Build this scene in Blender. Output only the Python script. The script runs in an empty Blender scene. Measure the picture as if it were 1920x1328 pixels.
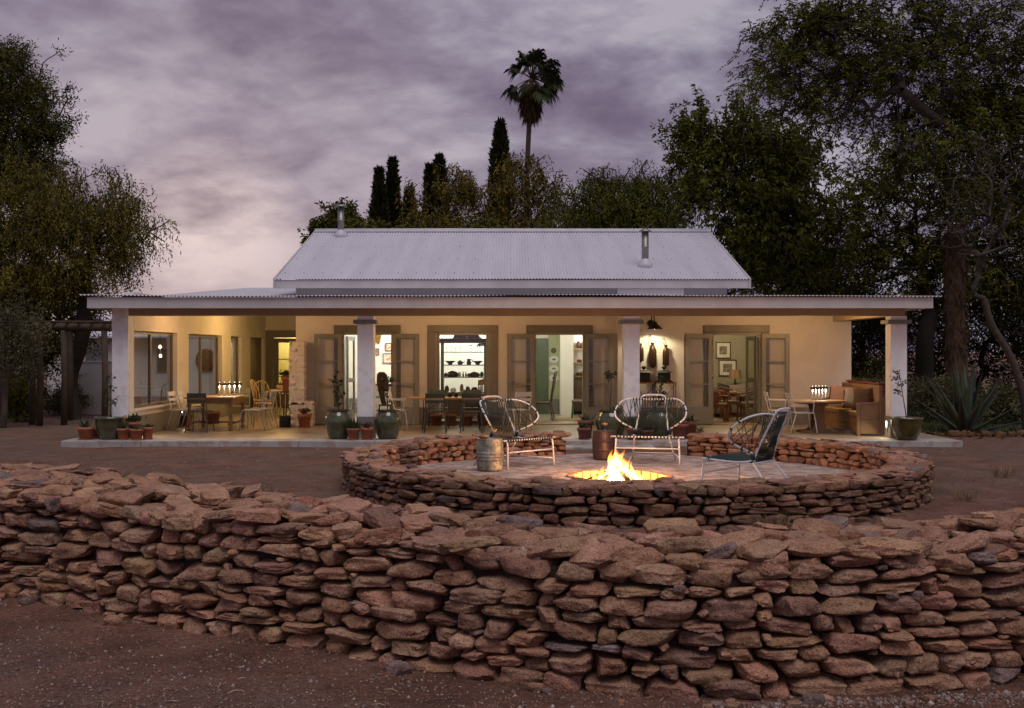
import bpy, math, random
import numpy as np
from math import sin, cos, pi, radians
from mathutils import Vector

# ------------------------------------------------------------------ camera, sky, sun, exposure
scene = bpy.context.scene
COL = scene.collection
cam_data = bpy.data.cameras.new('camera')
cam = bpy.data.objects.new('camera', cam_data)
COL.objects.link(cam)
CAM_Z = 1.87
cam.location = (0, 0, CAM_Z)
cam.rotation_euler = (radians(90), 0, 0)
cam_data.sensor_width = 36.0
cam_data.lens = 36.0 * 2100 / 1920
cam_data.shift_y = -4 / 1920
cam_data.clip_start = 0.1
cam_data.clip_end = 3000
scene.camera = cam

scene.view_settings.view_transform = 'Standard'
scene.view_settings.look = 'None'
scene.view_settings.gamma = 1
scene.view_settings.exposure = 0.0
scene.cycles.use_denoising = True
scene.cycles.max_bounces = 7
scene.cycles.diffuse_bounces = 4
scene.cycles.glossy_bounces = 3
scene.cycles.transmission_bounces = 6
scene.cycles.transparent_max_bounces = 32
scene.cycles.sample_clamp_indirect = 4.0
scene.cycles.caustics_reflective = False
scene.cycles.caustics_refractive = False

SUN_AZ, SUN_EL = radians(164), radians(63)       # soft dusk light from the open sky behind the camera
sun_data = bpy.data.lights.new('sun', 'SUN')
sun_data.energy = 1.5
sun_data.angle = radians(38)
sun_data.color = (1.0, 0.93, 0.90)
sun = bpy.data.objects.new('sun', sun_data)
COL.objects.link(sun)
_d = Vector((sin(SUN_AZ) * cos(SUN_EL), cos(SUN_AZ) * cos(SUN_EL), sin(SUN_EL)))
sun.rotation_euler = _d.to_track_quat('Z', 'Y').to_euler()
sun.location = (0, 0, 60)

world = bpy.data.worlds.new('World')
scene.world = world
world.use_nodes = True
NT = world.node_tree
NT.nodes.clear()


def N(nt, kind, **kw):
    n = nt.nodes.new(kind)
    for k, v in kw.items():
        if k == 'inp':
            for a, b in v.items():
                n.inputs[a].default_value = b
        else:
            setattr(n, k, v)
    return n


def ramp(nt, fac, stops, interp='LINEAR'):
    r = nt.nodes.new('ShaderNodeValToRGB')
    r.color_ramp.interpolation = interp
    el = r.color_ramp.elements
    while len(el) > 1:
        el.remove(el[-1])
    el[0].position = stops[0][0]
    c = stops[0][1]
    el[0].color = tuple(c) + (1,) if len(c) == 3 else c
    for p, c in stops[1:]:
        e = el.new(p)
        e.color = tuple(c) + (1,) if len(c) == 3 else c
    nt.links.new(fac, r.inputs['Fac'])
    return r.outputs['Color']


def math_n(nt, op, a, b=None, clamp=False):
    m = nt.nodes.new('ShaderNodeMath')
    m.operation = op
    m.use_clamp = clamp
    for i, v in enumerate((a, b)):
        if v is None:
            continue
        if isinstance(v, (int, float)):
            m.inputs[i].default_value = v
        else:
            nt.links.new(v, m.inputs[i])
    return m.outputs[0]


def mixc(nt, fac, a, b, blend='MIX'):
    m = nt.nodes.new('ShaderNodeMix')
    m.data_type = 'RGBA'
    m.blend_type = blend
    m.clamp_factor = True
    for s, v in ((m.inputs[0], fac), (m.inputs[6], a), (m.inputs[7], b)):
        if isinstance(v, (int, float)):
            s.default_value = v
        elif isinstance(v, (tuple, list)):
            s.default_value = tuple(v) + (1,) if len(v) == 3 else v
        else:
            nt.links.new(v, s)
    return m.outputs[2]


def build_sky():
    nt = NT
    L = nt.links.new
    tc = N(nt, 'ShaderNodeTexCoord')
    sep = N(nt, 'ShaderNodeSeparateXYZ')
    L(tc.outputs['Generated'], sep.inputs[0])
    X, Y, Z = sep.outputs
    zc = math_n(nt, 'MAXIMUM', Z, 0.0)
    den = math_n(nt, 'ADD', zc, 0.34)
    px = math_n(nt, 'DIVIDE', X, den)
    py = math_n(nt, 'DIVIDE', Y, den)
    comb = N(nt, 'ShaderNodeCombineXYZ')
    L(px, comb.inputs[0])
    L(py, comb.inputs[1])

    def cloud(scale, sx, sy, off, detail, rough, rot=0.0, dist=0.0):
        mp = N(nt, 'ShaderNodeMapping')
        mp.inputs['Location'].default_value = off
        mp.inputs['Scale'].default_value = (sx, sy, 1)
        mp.inputs['Rotation'].default_value = (0, 0, rot)
        L(comb.outputs[0], mp.inputs[0])
        no = N(nt, 'ShaderNodeTexNoise')
        no.inputs['Scale'].default_value = scale
        no.inputs['Detail'].default_value = detail
        no.inputs['Roughness'].default_value = rough
        no.inputs['Distortion'].default_value = dist
        L(mp.outputs[0], no.inputs['Vector'])
        return no.outputs['Fac']
    big = cloud(1.05, 0.85, 1.15, (3.3, 6.1, 0), 4, 0.5, 0.16, 0.2)
    mid = cloud(3.0, 0.95, 1.15, (4.1, 7.0, 2.0), 9, 0.55, 0.22, 0.2)
    fine = cloud(10.0, 1.0, 1.15, (9.3, 1.0, 5.0), 10, 0.58, 0.25, 0.25)
    c = math_n(nt, 'ADD', math_n(nt, 'MULTIPLY', big, 0.80), math_n(nt, 'MULTIPLY', mid, 0.85))
    c = math_n(nt, 'ADD', c, math_n(nt, 'MULTIPLY', fine, 0.26))
    c = math_n(nt, 'MULTIPLY', math_n(nt, 'SUBTRACT', c, 0.728), 2.95, True)
    # thick cloud is darker and more violet, thin cloud lets the dusk through
    body = ramp(nt, c, [(0.05, (0.122, 0.094, 0.160)), (0.35, (0.165, 0.133, 0.212)), (0.55, (0.225, 0.190, 0.278)), (0.70, (0.285, 0.255, 0.345)),
                        (0.85, (0.375, 0.340, 0.425)), (1.0, (0.47, 0.43, 0.505))])
    # clear dusk sky behind the clouds
    sky = N(nt, 'ShaderNodeTexSky')
    sky.sky_type = 'NISHITA'
    sky.sun_disc = False
    sky.sun_elevation = radians(4)
    sky.sun_rotation = radians(-16)
    clear = mixc(nt, 1.0, sky.outputs[0], (0.02, 0.02, 0.022), 'MULTIPLY')
    col = mixc(nt, 0.10, body, clear)
    # the set sun lights the cloud from behind on the low left
    gd = Vector((-0.27, 1.0, 0.105)).normalized()
    dot = N(nt, 'ShaderNodeVectorMath', operation='DOT_PRODUCT')
    L(tc.outputs['Generated'], dot.inputs[0])
    dot.inputs[1].default_value = gd
    dv = dot.outputs['Value']
    wide = ramp(nt, dv, [(0.86, (0, 0, 0)), (0.965, (0.22, 0.22, 0.22)), (1.0, (0.85, 0.85, 0.85))], 'EASE')
    tight = ramp(nt, dv, [(0.9968, (0, 0, 0)), (1.0, (1, 1, 1))], 'EASE')
    thin = math_n(nt, 'ADD', math_n(nt, 'MULTIPLY', c, 0.95), 0.22, True)
    gl = math_n(nt, 'MULTIPLY', wide, thin)
    col = mixc(nt, math_n(nt, 'MULTIPLY', gl, 0.60), col, (0.54, 0.44, 0.48))
    gt = math_n(nt, 'MULTIPLY', tight, math_n(nt, 'POWER', thin, 1.6))
    col = mixc(nt, math_n(nt, 'MULTIPLY', gt, 0.75), col, (0.95, 0.76, 0.70))
    # horizon band a little warmer and paler
    hz = ramp(nt, zc, [(0.0, (1, 1, 1)), (0.15, (0, 0, 0))], 'EASE')
    side = ramp(nt, dv, [(0.90, (0, 0, 0)), (0.99, (1, 1, 1))], 'EASE')
    col = mixc(nt, math_n(nt, 'MULTIPLY', math_n(nt, 'MULTIPLY', hz, side), 0.58), col, (0.64, 0.49, 0.49))
    bg = N(nt, 'ShaderNodeBackground')
    bg.inputs['Strength'].default_value = 1.0
    L(col, bg.inputs['Color'])
    out = N(nt, 'ShaderNodeOutputWorld')
    L(bg.outputs[0], out.inputs['Surface'])


build_sky()

# ------------------------------------------------------------------ helpers
RNG = np.random.default_rng(7)
M = {}


def mat(name, col, rough=0.6, metal=0.0, var=0.14, vscale=6.0, bump=0.0, bscale=40.0, col2=None, attr=False,
        spec=0.5, emit=None, estr=0.0, coat=0.0, detail=6, stops=None, speck=None, stretch=None):
    """A procedural material: noise between two tones of the colour, optional fine relief."""
    m = bpy.data.materials.new(name)
    m.use_nodes = True
    nt = m.node_tree
    L = nt.links.new
    b = nt.nodes['Principled BSDF']
    b.inputs['Roughness'].default_value = rough
    b.inputs['Metallic'].default_value = metal
    b.inputs['Specular IOR Level'].default_value = spec
    b.inputs['Coat Weight'].default_value = coat
    tc = N(nt, 'ShaderNodeTexCoord')
    no = N(nt, 'ShaderNodeTexNoise')
    no.inputs['Scale'].default_value = vscale
    no.inputs['Detail'].default_value = detail
    no.inputs['Roughness'].default_value = 0.6
    if stretch:
        mpn = N(nt, 'ShaderNodeMapping')
        mpn.inputs['Scale'].default_value = stretch
        L(tc.outputs['Object'], mpn.inputs[0])
        L(mpn.outputs[0], no.inputs['Vector'])
    else:
        L(tc.outputs['Object'], no.inputs['Vector'])
    lo = tuple(c * (1 - var) for c in col)
    hi = col2 if col2 else tuple(min(1, c * (1 + var)) for c in col)
    c = ramp(nt, no.outputs['Fac'], stops or [(0.3, lo), (0.7, hi)])
    if attr:
        at = N(nt, 'ShaderNodeAttribute')
        at.attribute_name = 'tint'
        c = mixc(nt, 1.0, c, at.outputs['Color'], 'MULTIPLY')
    if speck:
        n2 = N(nt, 'ShaderNodeTexNoise')
        n2.inputs['Scale'].default_value = speck[0]
        n2.inputs['Detail'].default_value = 3
        L(tc.outputs['Object'], n2.inputs['Vector'])
        f = ramp(nt, n2.outputs['Fac'], [(speck[1], (0, 0, 0)), (speck[1] + 0.06, (1, 1, 1))])
        c = mixc(nt, math_n(nt, 'MULTIPLY', f, speck[3]), c, speck[2])
    L(c, b.inputs['Base Color'])
    if bump:
        n3 = N(nt, 'ShaderNodeTexNoise')
        n3.inputs['Scale'].default_value = bscale
        n3.inputs['Detail'].default_value = 5
        n3.inputs['Roughness'].default_value = 0.65
        L(tc.outputs['Object'], n3.inputs['Vector'])
        bp = N(nt, 'ShaderNodeBump')
        bp.inputs['Strength'].default_value = 1.0
        bp.inputs['Distance'].default_value = bump
        L(n3.outputs['Fac'], bp.inputs['Height'])
        L(bp.outputs[0], b.inputs['Normal'])
    if emit:
        b.inputs['Emission Color'].default_value = tuple(emit) + (1,)
        b.inputs['Emission Strength'].default_value = estr
    M[name] = m
    return m


def tag(o, label=None, cat=None, group=None, kind=None):
    if label:
        o['label'] = label
    if cat:
        o['category'] = cat
    if group:
        o['group'] = group
    if kind:
        o['kind'] = kind
    return o


def empty(name, loc=(0, 0, 0), rz=0.0, label=None, cat=None, group=None):
    o = bpy.data.objects.new(name, None)
    o.empty_display_size = 0.2
    COL.objects.link(o)
    o.location = loc
    o.rotation_euler = (0, 0, rz)
    tag(o, label, cat, group)
    return o


def link(name, me, material, parent=None):
    o = bpy.data.objects.new(name, me)
    COL.objects.link(o)
    if material is not None:
        me.materials.append(M[material] if isinstance(material, str) else material)
    if parent is not None:
        o.parent = parent
    return o


def np_mesh(name, v, loops, sizes, smooth=False, tint=None):
    """Mesh straight from arrays: v (n,3), loops flat vertex indices, sizes per-face counts."""
    me = bpy.data.meshes.new(name)
    v = np.asarray(v, dtype=np.float32)
    loops = np.asarray(loops, dtype=np.int32).ravel()
    sizes = np.asarray(sizes, dtype=np.int32).ravel()
    me.vertices.add(len(v))
    me.vertices.foreach_set('co', v.ravel())
    me.loops.add(len(loops))
    me.loops.foreach_set('vertex_index', loops)
    me.polygons.add(len(sizes))
    st = np.zeros(len(sizes), dtype=np.int32)
    st[1:] = np.cumsum(sizes)[:-1]
    me.polygons.foreach_set('loop_start', st)
    if smooth:
        me.polygons.foreach_set('use_smooth', np.ones(len(sizes), dtype=bool))
    me.update(calc_edges=True)
    if tint is not None:
        a = me.attributes.new('tint', 'FLOAT_COLOR', 'POINT')
        t = np.ones((len(v), 4), dtype=np.float32)
        t[:, :3] = tint
        a.data.foreach_set('color', t.ravel())
    return me


class MB:
    """Collects shapes and links them as one mesh object."""

    def __init__(self):
        self.v, self.f, self.s = [], [], []

    def add(self, verts, faces, smooth=False):
        o = len(self.v)
        self.v += [tuple(p) for p in verts]
        self.f += [tuple(i + o for i in f) for f in faces]
        self.s += [smooth] * len(faces)
        return self

    def box(self, x0, x1, y0, y1, z0, z1):
        return self.add([(x0, y0, z0), (x1, y0, z0), (x1, y1, z0), (x0, y1, z0), (x0, y0, z1), (x1, y0, z1), (x1, y1, z1), (x0, y1, z1)],
                        [(0, 3, 2, 1), (4, 5, 6, 7), (0, 1, 5, 4), (1, 2, 6, 5), (2, 3, 7, 6), (3, 0, 4, 7)])

    def hexa(self, p):
        """Box from 8 corners, bottom ring then top ring."""
        return self.add(p, [(0, 3, 2, 1), (4, 5, 6, 7), (0, 1, 5, 4), (1, 2, 6, 5), (2, 3, 7, 6), (3, 0, 4, 7)])

    def bar(self, a, b, w, h, up=(0, 0, 1)):
        a, b = Vector(a), Vector(b)
        d = (b - a).normalized()
        u = Vector(up)
        s = d.cross(u)
        if s.length < 1e-4:
            s = d.cross(Vector((1, 0, 0)))
        s.normalize()
        t = s.cross(d).normalized()
        s *= w / 2
        t *= h / 2
        return self.hexa([a - s - t, a + s - t, b + s - t, b - s - t, a - s + t, a + s + t, b + s + t, b - s + t])

    def tube(self, pts, r, n=8, closed=False, cap=True):
        pts = [Vector(p) for p in pts]
        m = len(pts)
        rs = r if isinstance(r, (list, tuple)) else [r] * m
        t0 = (pts[1] - pts[0]).normalized()
        ref = Vector((0, 0, 1)) if abs(t0.z) < 0.9 else Vector((1, 0, 0))
        nrm = t0.cross(ref).normalized()
        rings = []
        for i in range(m):
            if closed:
                t = (pts[(i + 1) % m] - pts[i - 1]).normalized()
            else:
                t = (pts[min(i + 1, m - 1)] - pts[max(i - 1, 0)]).normalized()
            nrm = (nrm - t * nrm.dot(t))
            if nrm.length < 1e-6:
                nrm = t.orthogonal()
            nrm.normalize()
            bi = t.cross(nrm)
            rings.append([pts[i] + (nrm * cos(2 * pi * k / n) + bi * sin(2 * pi * k / n)) * rs[i] for k in range(n)])
        o = len(self.v)
        for rg in rings:
            self.v += [tuple(p) for p in rg]
        for i in range(m if closed else m - 1):
            a, b = o + i * n, o + ((i + 1) % m) * n
            for k in range(n):
                self.f.append((a + k, a + (k + 1) % n, b + (k + 1) % n, b + k))
                self.s.append(True)
        if cap and not closed:
            self.f.append(tuple(o + k for k in reversed(range(n))))
            self.s.append(False)
            self.f.append(tuple(o + (m - 1) * n + k for k in range(n)))
            self.s.append(False)
        return self

    def lathe(self, prof, n=24, c=(0, 0, 0), close=True):
        o = len(self.v)
        for r, z in prof:
            for k in range(n):
                a = 2 * pi * k / n
                self.v.append((c[0] + r * cos(a), c[1] + r * sin(a), c[2] + z))
        for i in range(len(prof) - 1):
            for k in range(n):
                a, b = o + i * n, o + (i + 1) * n
                self.f.append((a + k, a + (k + 1) % n, b + (k + 1) % n, b + k))
                self.s.append(True)
        if close:
            self.f.append(tuple(o + k for k in reversed(range(n))))
            self.s.append(False)
            e = o + (len(prof) - 1) * n
            self.f.append(tuple(e + k for k in range(n)))
            self.s.append(False)
        return self

    def prism(self, poly, y0, y1):
        """Outline in x,z extruded in y."""
        n = len(poly)
        v = [(x, y0, z) for x, z in poly] + [(x, y1, z) for x, z in poly]
        f = [tuple(range(n)), tuple(reversed(range(n, 2 * n)))]
        f += [(i, i + n, (i + 1) % n + n, (i + 1) % n) for i in range(n)]
        return self.add(v, f)

    def slab(self, poly, z0, z1):
        """Outline in x,y extruded in z."""
        n = len(poly)
        v = [(x, y, z0) for x, y in poly] + [(x, y, z1) for x, y in poly]
        f = [tuple(reversed(range(n))), tuple(range(n, 2 * n))]
        f += [(i, (i + 1) % n, (i + 1) % n + n, i + n) for i in range(n)]
        return self.add(v, f)

    def mesh(self, name):
        me = bpy.data.meshes.new(name)
        me.from_pydata(self.v, [], self.f)
        me.polygons.foreach_set('use_smooth', self.s)
        me.update()
        return me

    def build(self, name, material, parent=None, bevel=0.0, subs=0):
        o = link(name, self.mesh(name), material, parent)
        if bevel:
            b = o.modifiers.new('bevel', 'BEVEL')
            b.width = bevel
            b.segments = 2
            b.limit_method = 'ANGLE'
        if subs:
            s = o.modifiers.new('subdivision', 'SUBSURF')
            s.levels = s.render_levels = subs
        return o


def copy_tree(o, parent=None, loc=None, rz=None, label=None):
    c = o.copy()
    COL.objects.link(c)
    c.parent = parent
    for ch in list(o.children):
        copy_tree(ch, c)
    if loc is not None:
        c.location = loc
    if rz is not None:
        c.rotation_euler = (0, 0, rz)
    if label:
        c['label'] = label
    return c


def arc(c, r, a0, a1, n, z=0.0):
    return [(c[0] + r * cos(a0 + (a1 - a0) * i / n), c[1] + r * sin(a0 + (a1 - a0) * i / n), z) for i in range(n + 1)]


def spline(pts, k=6):
    """Catmull-Rom through the points."""
    p = [np.array(q, dtype=float) for q in pts]
    p = [2 * p[0] - p[1]] + p + [2 * p[-1] - p[-2]]
    out = []
    for i in range(1, len(p) - 2):
        for j in range(k):
            t = j / k
            out.append(0.5 * ((2 * p[i]) + (p[i + 1] - p[i - 1]) * t + (2 * p[i - 1] - 5 * p[i] + 4 * p[i + 1] - p[i + 2]) * t ** 2
                              + (3 * p[i] - p[i - 1] - 3 * p[i + 1] + p[i + 2]) * t ** 3))
    out.append(p[-2])
    return [tuple(q) for q in out]


def lamp(name, kind, loc, energy, color, radius=0.05, parent=None, spot=None, target=None, blend=0.5):
    d = bpy.data.lights.new(name, kind)
    d.energy = energy
    d.color = color
    d.shadow_soft_size = radius
    o = bpy.data.objects.new(name, d)
    COL.objects.link(o)
    o.location = loc
    if kind == 'SPOT':
        d.spot_size = spot
        d.spot_blend = blend
        o.rotation_euler = (Vector(loc) - Vector(target)).to_track_quat('Z', 'Y').to_euler()
    if parent:
        o.parent = parent
    return o


# ------------------------------------------------------------------ materials
mat('plaster', (0.70, 0.65, 0.60), 0.75, speck=(1.4, 0.56, (0.58, 0.50, 0.43), 0.28), var=0.05, vscale=1.6, bump=0.004, bscale=22)
mat('column_plaster', (0.82, 0.81, 0.82), 0.7, speck=(4.5, 0.57, (0.56, 0.46, 0.38), 0.30), var=0.10, vscale=3.0, stretch=(1.2, 1.2, 0.5), detail=5, bump=0.003, bscale=25)
mat('upper_plaster', (0.66, 0.62, 0.60), 0.8, var=0.06, vscale=1.5, bump=0.003, bscale=25)
mat('upper_plaster_pale', (0.82, 0.79, 0.77), 0.8, var=0.06, vscale=1.5, bump=0.003, bscale=25)
mat('dado_grey', (0.20, 0.19, 0.175), 0.65, var=0.12, vscale=3, bump=0.003, bscale=30)
mat('olive_trim', (0.165, 0.148, 0.118), 0.45, var=0.10, vscale=4, bump=0.001, bscale=80)
mat('olive_door', (0.23, 0.22, 0.19), 0.42, var=0.08, vscale=4, bump=0.001, bscale=80)
mat('white_roof', (0.52, 0.505, 0.565), 0.45, var=0.09, vscale=1.0, spec=0.5, stretch=(2.6, 0.22, 0.22), detail=9)
mat('white_board', (0.50, 0.475, 0.475), 0.5, var=0.13, vscale=2.2, stretch=(0.8, 1, 0.5), detail=4, bump=0.001, bscale=60)
mat('ceiling_board', (0.66, 0.60, 0.50), 0.6, var=0.05, vscale=2.0)
mat('beam_paint', (0.34, 0.25, 0.17), 0.6, var=0.08, vscale=2.0)
mat('concrete', (0.36, 0.30, 0.23), 0.30, var=0.16, vscale=1.3, bump=0.0015, bscale=60, spec=0.45)
mat('concrete_edge', (0.36, 0.335, 0.32), 0.7, speck=(3.5, 0.52, (0.23, 0.145, 0.105), 0.55), var=0.2, vscale=2.3, bump=0.004, bscale=40)
mat('rough_white_stone', (0.66, 0.60, 0.55), 0.85, var=0.10, vscale=7, bump=0.02, bscale=16)
mat('steel', (0.30, 0.29, 0.27), 0.48, metal=0.9, var=0.12, vscale=9)
mat('galvanised', (0.22, 0.22, 0.19), 0.5, metal=0.35, vscale=7, bump=0.004, bscale=60, stops=[(0.32, (0.10, 0.10, 0.075)), (0.5, (0.24, 0.24, 0.21)), (0.68, (0.40, 0.39, 0.36))], speck=(22, 0.56, (0.16, 0.085, 0.045), 0.75))
mat('rust_drum', (0.085, 0.045, 0.042), 0.45, metal=0.35, var=0.35, vscale=8, bump=0.002, bscale=60)
mat('chair_enamel', (0.56, 0.56, 0.60), 0.4, var=0.12, vscale=14, bump=0.0008, bscale=120)
mat('white_metal', (0.72, 0.71, 0.72), 0.35, var=0.05, vscale=8)
mat('grey_metal', (0.40, 0.39, 0.43), 0.4, var=0.05, vscale=8)
mat('green_metal', (0.045, 0.062, 0.052), 0.4, var=0.15, vscale=8)
mat('green_cord', (0.012, 0.026, 0.022), 0.65, var=0.3, vscale=60)
mat('black_iron', (0.018, 0.016, 0.014), 0.5, metal=0.4, var=0.3, vscale=20, bump=0.001, bscale=80)
mat('terracotta', (0.34, 0.115, 0.06), 0.75, var=0.22, vscale=7, bump=0.002, bscale=50)
mat('dark_terracotta', (0.17, 0.06, 0.042), 0.75, var=0.25, vscale=7, bump=0.002, bscale=50)
mat('green_glaze', (0.085, 0.10, 0.042), 0.12, var=0.40, vscale=4.5, spec=0.6, coat=0.4, stops=[(0.3, (0.040, 0.043, 0.022)), (0.6, (0.080, 0.080, 0.036)), (0.75, (0.13, 0.115, 0.045))])
mat('brown_glaze', (0.075, 0.060, 0.016), 0.10, var=0.4, vscale=4.5, spec=0.6, coat=0.4)
mat('soil', (0.035, 0.024, 0.018), 0.95, var=0.4, vscale=30, bump=0.01, bscale=50)
mat('wood', (0.30, 0.165, 0.075), 0.5, var=0.30, vscale=5, bump=0.001, bscale=40)
mat('table_wood', (0.42, 0.27, 0.13), 0.38, var=0.20, vscale=5)
mat('pale_wood', (0.22, 0.12, 0.06), 0.6, var=0.22, vscale=4, bump=0.002, bscale=30)
mat('dark_wood', (0.075, 0.038, 0.022), 0.4, var=0.3, vscale=7)
mat('red_wood', (0.16, 0.055, 0.025), 0.4, var=0.3, vscale=7)
mat('pole_wood', (0.055, 0.036, 0.024), 0.85, var=0.3, vscale=5, bump=0.006, bscale=20)
mat('wicker', (0.46, 0.35, 0.21), 0.7, var=0.2, vscale=20)
mat('pink_linen', (0.32, 0.20, 0.165), 0.9, var=0.1, vscale=9, bump=0.003, bscale=90)
mat('brown_linen', (0.065, 0.030, 0.020), 0.9, var=0.15, vscale=9, bump=0.003, bscale=90)
mat('grey_linen', (0.20, 0.16, 0.13), 0.9, var=0.12, vscale=9, bump=0.003, bscale=90)
mat('charcoal_linen', (0.03, 0.03, 0.032), 0.9, var=0.2, vscale=9, bump=0.003, bscale=90)
mat('seat_pad', (0.36, 0.27, 0.10), 0.9, var=0.12, vscale=9, bump=0.003, bscale=90)
mat('room_white', (0.80, 0.79, 0.74), 0.7, var=0.03, vscale=2)
mat('room_green', (0.40, 0.44, 0.27), 0.7, var=0.06, vscale=2)
mat('room_olive', (0.28, 0.25, 0.17), 0.7, var=0.10, vscale=2)
mat('room_yellow', (0.74, 0.66, 0.36), 0.7, var=0.04, vscale=2)
mat('green_paint', (0.085, 0.115, 0.07), 0.45, var=0.12, vscale=5)
mat('bright_green_paint', (0.06, 0.20, 0.03), 0.4, var=0.12, vscale=5)
mat('porcelain', (0.75, 0.76, 0.74), 0.15, var=0.03, vscale=8)
mat('black_print', (0.03, 0.03, 0.03), 0.5, var=0.2, vscale=20)
mat('picture_paper', (0.62, 0.58, 0.50), 0.8, var=0.1, vscale=8)
mat('picture_art', (0.20, 0.17, 0.12), 0.8, vscale=11, detail=2, stops=[(0.30, (0.07, 0.055, 0.04)), (0.55, (0.22, 0.18, 0.12)), (0.75, (0.45, 0.40, 0.32))])
mat('picture_red', (0.3, 0.1, 0.05), 0.8, vscale=16, stops=[(0.45, (0.70, 0.66, 0.56)), (0.55, (0.5, 0.2, 0.06)), (0.65, (0.25, 0.1, 0.04))])
mat('brass', (0.55, 0.36, 0.10), 0.3, metal=1.0, var=0.15, vscale=10)
mat('copper', (0.06, 0.03, 0.018), 0.4, metal=0.6, var=0.25, vscale=8)
mat('lamp_shade_fabric', (0.22, 0.14, 0.08), 0.8, var=0.1, vscale=20)
mat('rug', (0.28, 0.19, 0.09), 0.95, var=0.2, vscale=30, bump=0.003, bscale=60)
mat('bulb_warm', (1, 0.8, 0.5), emit=(1.0, 0.78, 0.45), estr=14.0, var=0)
mat('bulb_white', (1, 0.95, 0.85), emit=(1.0, 0.93, 0.80), estr=10.0, var=0)
mat('lamp_tip', (1, 0.95, 0.85), emit=(1.0, 0.90, 0.72), estr=3.0, var=0)
mat('red_planter', (0.17, 0.045, 0.028), 0.7, var=0.2, vscale=9, bump=0.002, bscale=40)
mat('white_wall', (0.50, 0.48, 0.47), 0.8, var=0.1, vscale=1.5, bump=0.004, bscale=20)
mat('charred_wood', (0.016, 0.011, 0.009), 0.9, var=0.5, vscale=12, bump=0.01, bscale=30)
mat('ash', (0.20, 0.17, 0.15), 0.95, var=0.4, vscale=14, bump=0.01, bscale=30)
mat('pit_brick', (0.42, 0.20, 0.10), 0.85, var=0.25, vscale=9, bump=0.006, bscale=30)
mat('ring_gravel', (0.42, 0.30, 0.24), 0.95, vscale=4.0, detail=10, bump=0.03, bscale=55,
    stops=[(0.34, (0.20, 0.115, 0.088)), (0.47, (0.36, 0.255, 0.215)), (0.62, (0.56, 0.44, 0.385))], speck=(38, 0.56, (0.68, 0.57, 0.50), 0.7))


def stone_material():
    m = bpy.data.materials.new('stone')
    m.use_nodes = True
    nt = m.node_tree
    L = nt.links.new
    b = nt.nodes['Principled BSDF']
    b.inputs['Roughness'].default_value = 0.95
    b.inputs['Specular IOR Level'].default_value = 0.15
    tc = N(nt, 'ShaderNodeTexCoord')
    at = N(nt, 'ShaderNodeAttribute')
    at.attribute_name = 'tint'
    oi = N(nt, 'ShaderNodeObjectInfo')
    vm = N(nt, 'ShaderNodeVectorMath', operation='ADD')
    L(tc.outputs['Object'], vm.inputs[0])
    cx = N(nt, 'ShaderNodeCombineXYZ')
    L(math_n(nt, 'MULTIPLY', oi.outputs['Random'], 37.0), cx.inputs[0])
    L(cx.outputs[0], vm.inputs[1])

    def noise(scale, detail, rough):
        n = N(nt, 'ShaderNodeTexNoise')
        n.inputs['Scale'].default_value = scale
        n.inputs['Detail'].default_value = detail
        n.inputs['Roughness'].default_value = rough
        L(vm.outputs[0], n.inputs['Vector'])
        return n.outputs['Fac']
    patch = noise(6.0, 8, 0.65)
    grain = noise(75.0, 4, 0.7)
    col = ramp(nt, patch, [(0.30, (0.235, 0.118, 0.076)), (0.44, (0.35, 0.188, 0.122)), (0.58, (0.43, 0.245, 0.163)), (0.74, (0.52, 0.34, 0.25))])
    col = mixc(nt, 1.0, col, at.outputs['Color'], 'MULTIPLY')
    g = ramp(nt, grain, [(0.32, (0.55, 0.52, 0.50)), (0.50, (1, 1, 1)), (0.68, (1.35, 1.38, 1.40))])
    col = mixc(nt, 1.0, col, g, 'MULTIPLY')
    # pale lime and lichen flecks, dark pits
    fl = ramp(nt, noise(42.0, 3, 0.6), [(0.655, (0, 0, 0)), (0.70, (1, 1, 1))])
    big = ramp(nt, noise(7.0, 3, 0.5), [(0.46, (0, 0, 0)), (0.60, (1, 1, 1))])
    col = mixc(nt, math_n(nt, 'MULTIPLY', math_n(nt, 'MULTIPLY', fl, big), 0.85), col, (0.62, 0.50, 0.43))
    pit = ramp(nt, noise(30.0, 2, 0.5), [(0.30, (1, 1, 1)), (0.36, (0, 0, 0))])
    col = mixc(nt, math_n(nt, 'MULTIPLY', pit, 0.55), col, (0.06, 0.032, 0.025))
    L(col, b.inputs['Base Color'])
    h = math_n(nt, 'ADD', math_n(nt, 'MULTIPLY', noise(16.0, 5, 0.65), 1.0), math_n(nt, 'MULTIPLY', grain, 0.28))
    h = math_n(nt, 'SUBTRACT', h, math_n(nt, 'MULTIPLY', pit, 0.15))
    bp = N(nt, 'ShaderNodeBump')
    bp.inputs['Distance'].default_value = 0.045
    L(h, bp.inputs['Height'])
    L(bp.outputs[0], b.inputs['Normal'])
    M['stone'] = m


stone_material()
mat('pebble', (0.42, 0.33, 0.29), 0.9, var=0.3, vscale=20, attr=True)
mat('dry_straw', (0.42, 0.31, 0.20), 0.9, var=0.3, vscale=20)
mat('straw_tuft', (0.24, 0.165, 0.09), 0.9, var=0.3, vscale=10, attr=True)
mat('bark', (0.036, 0.026, 0.018), 0.95, var=0.35, vscale=9, bump=0.02, bscale=18)
mat('bark_grey', (0.060, 0.044, 0.032), 0.95, var=0.3, vscale=9, bump=0.012, bscale=18)
mat('palm_bark', (0.085, 0.050, 0.030), 0.95, var=0.35, vscale=10, bump=0.03, bscale=14)


def leafmat(name, col, rough=0.6, spec=0.08, trans=0.0):
    m = mat(name, col, rough, var=0.28, vscale=0.5, attr=True, spec=spec, detail=3)
    return m


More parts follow.
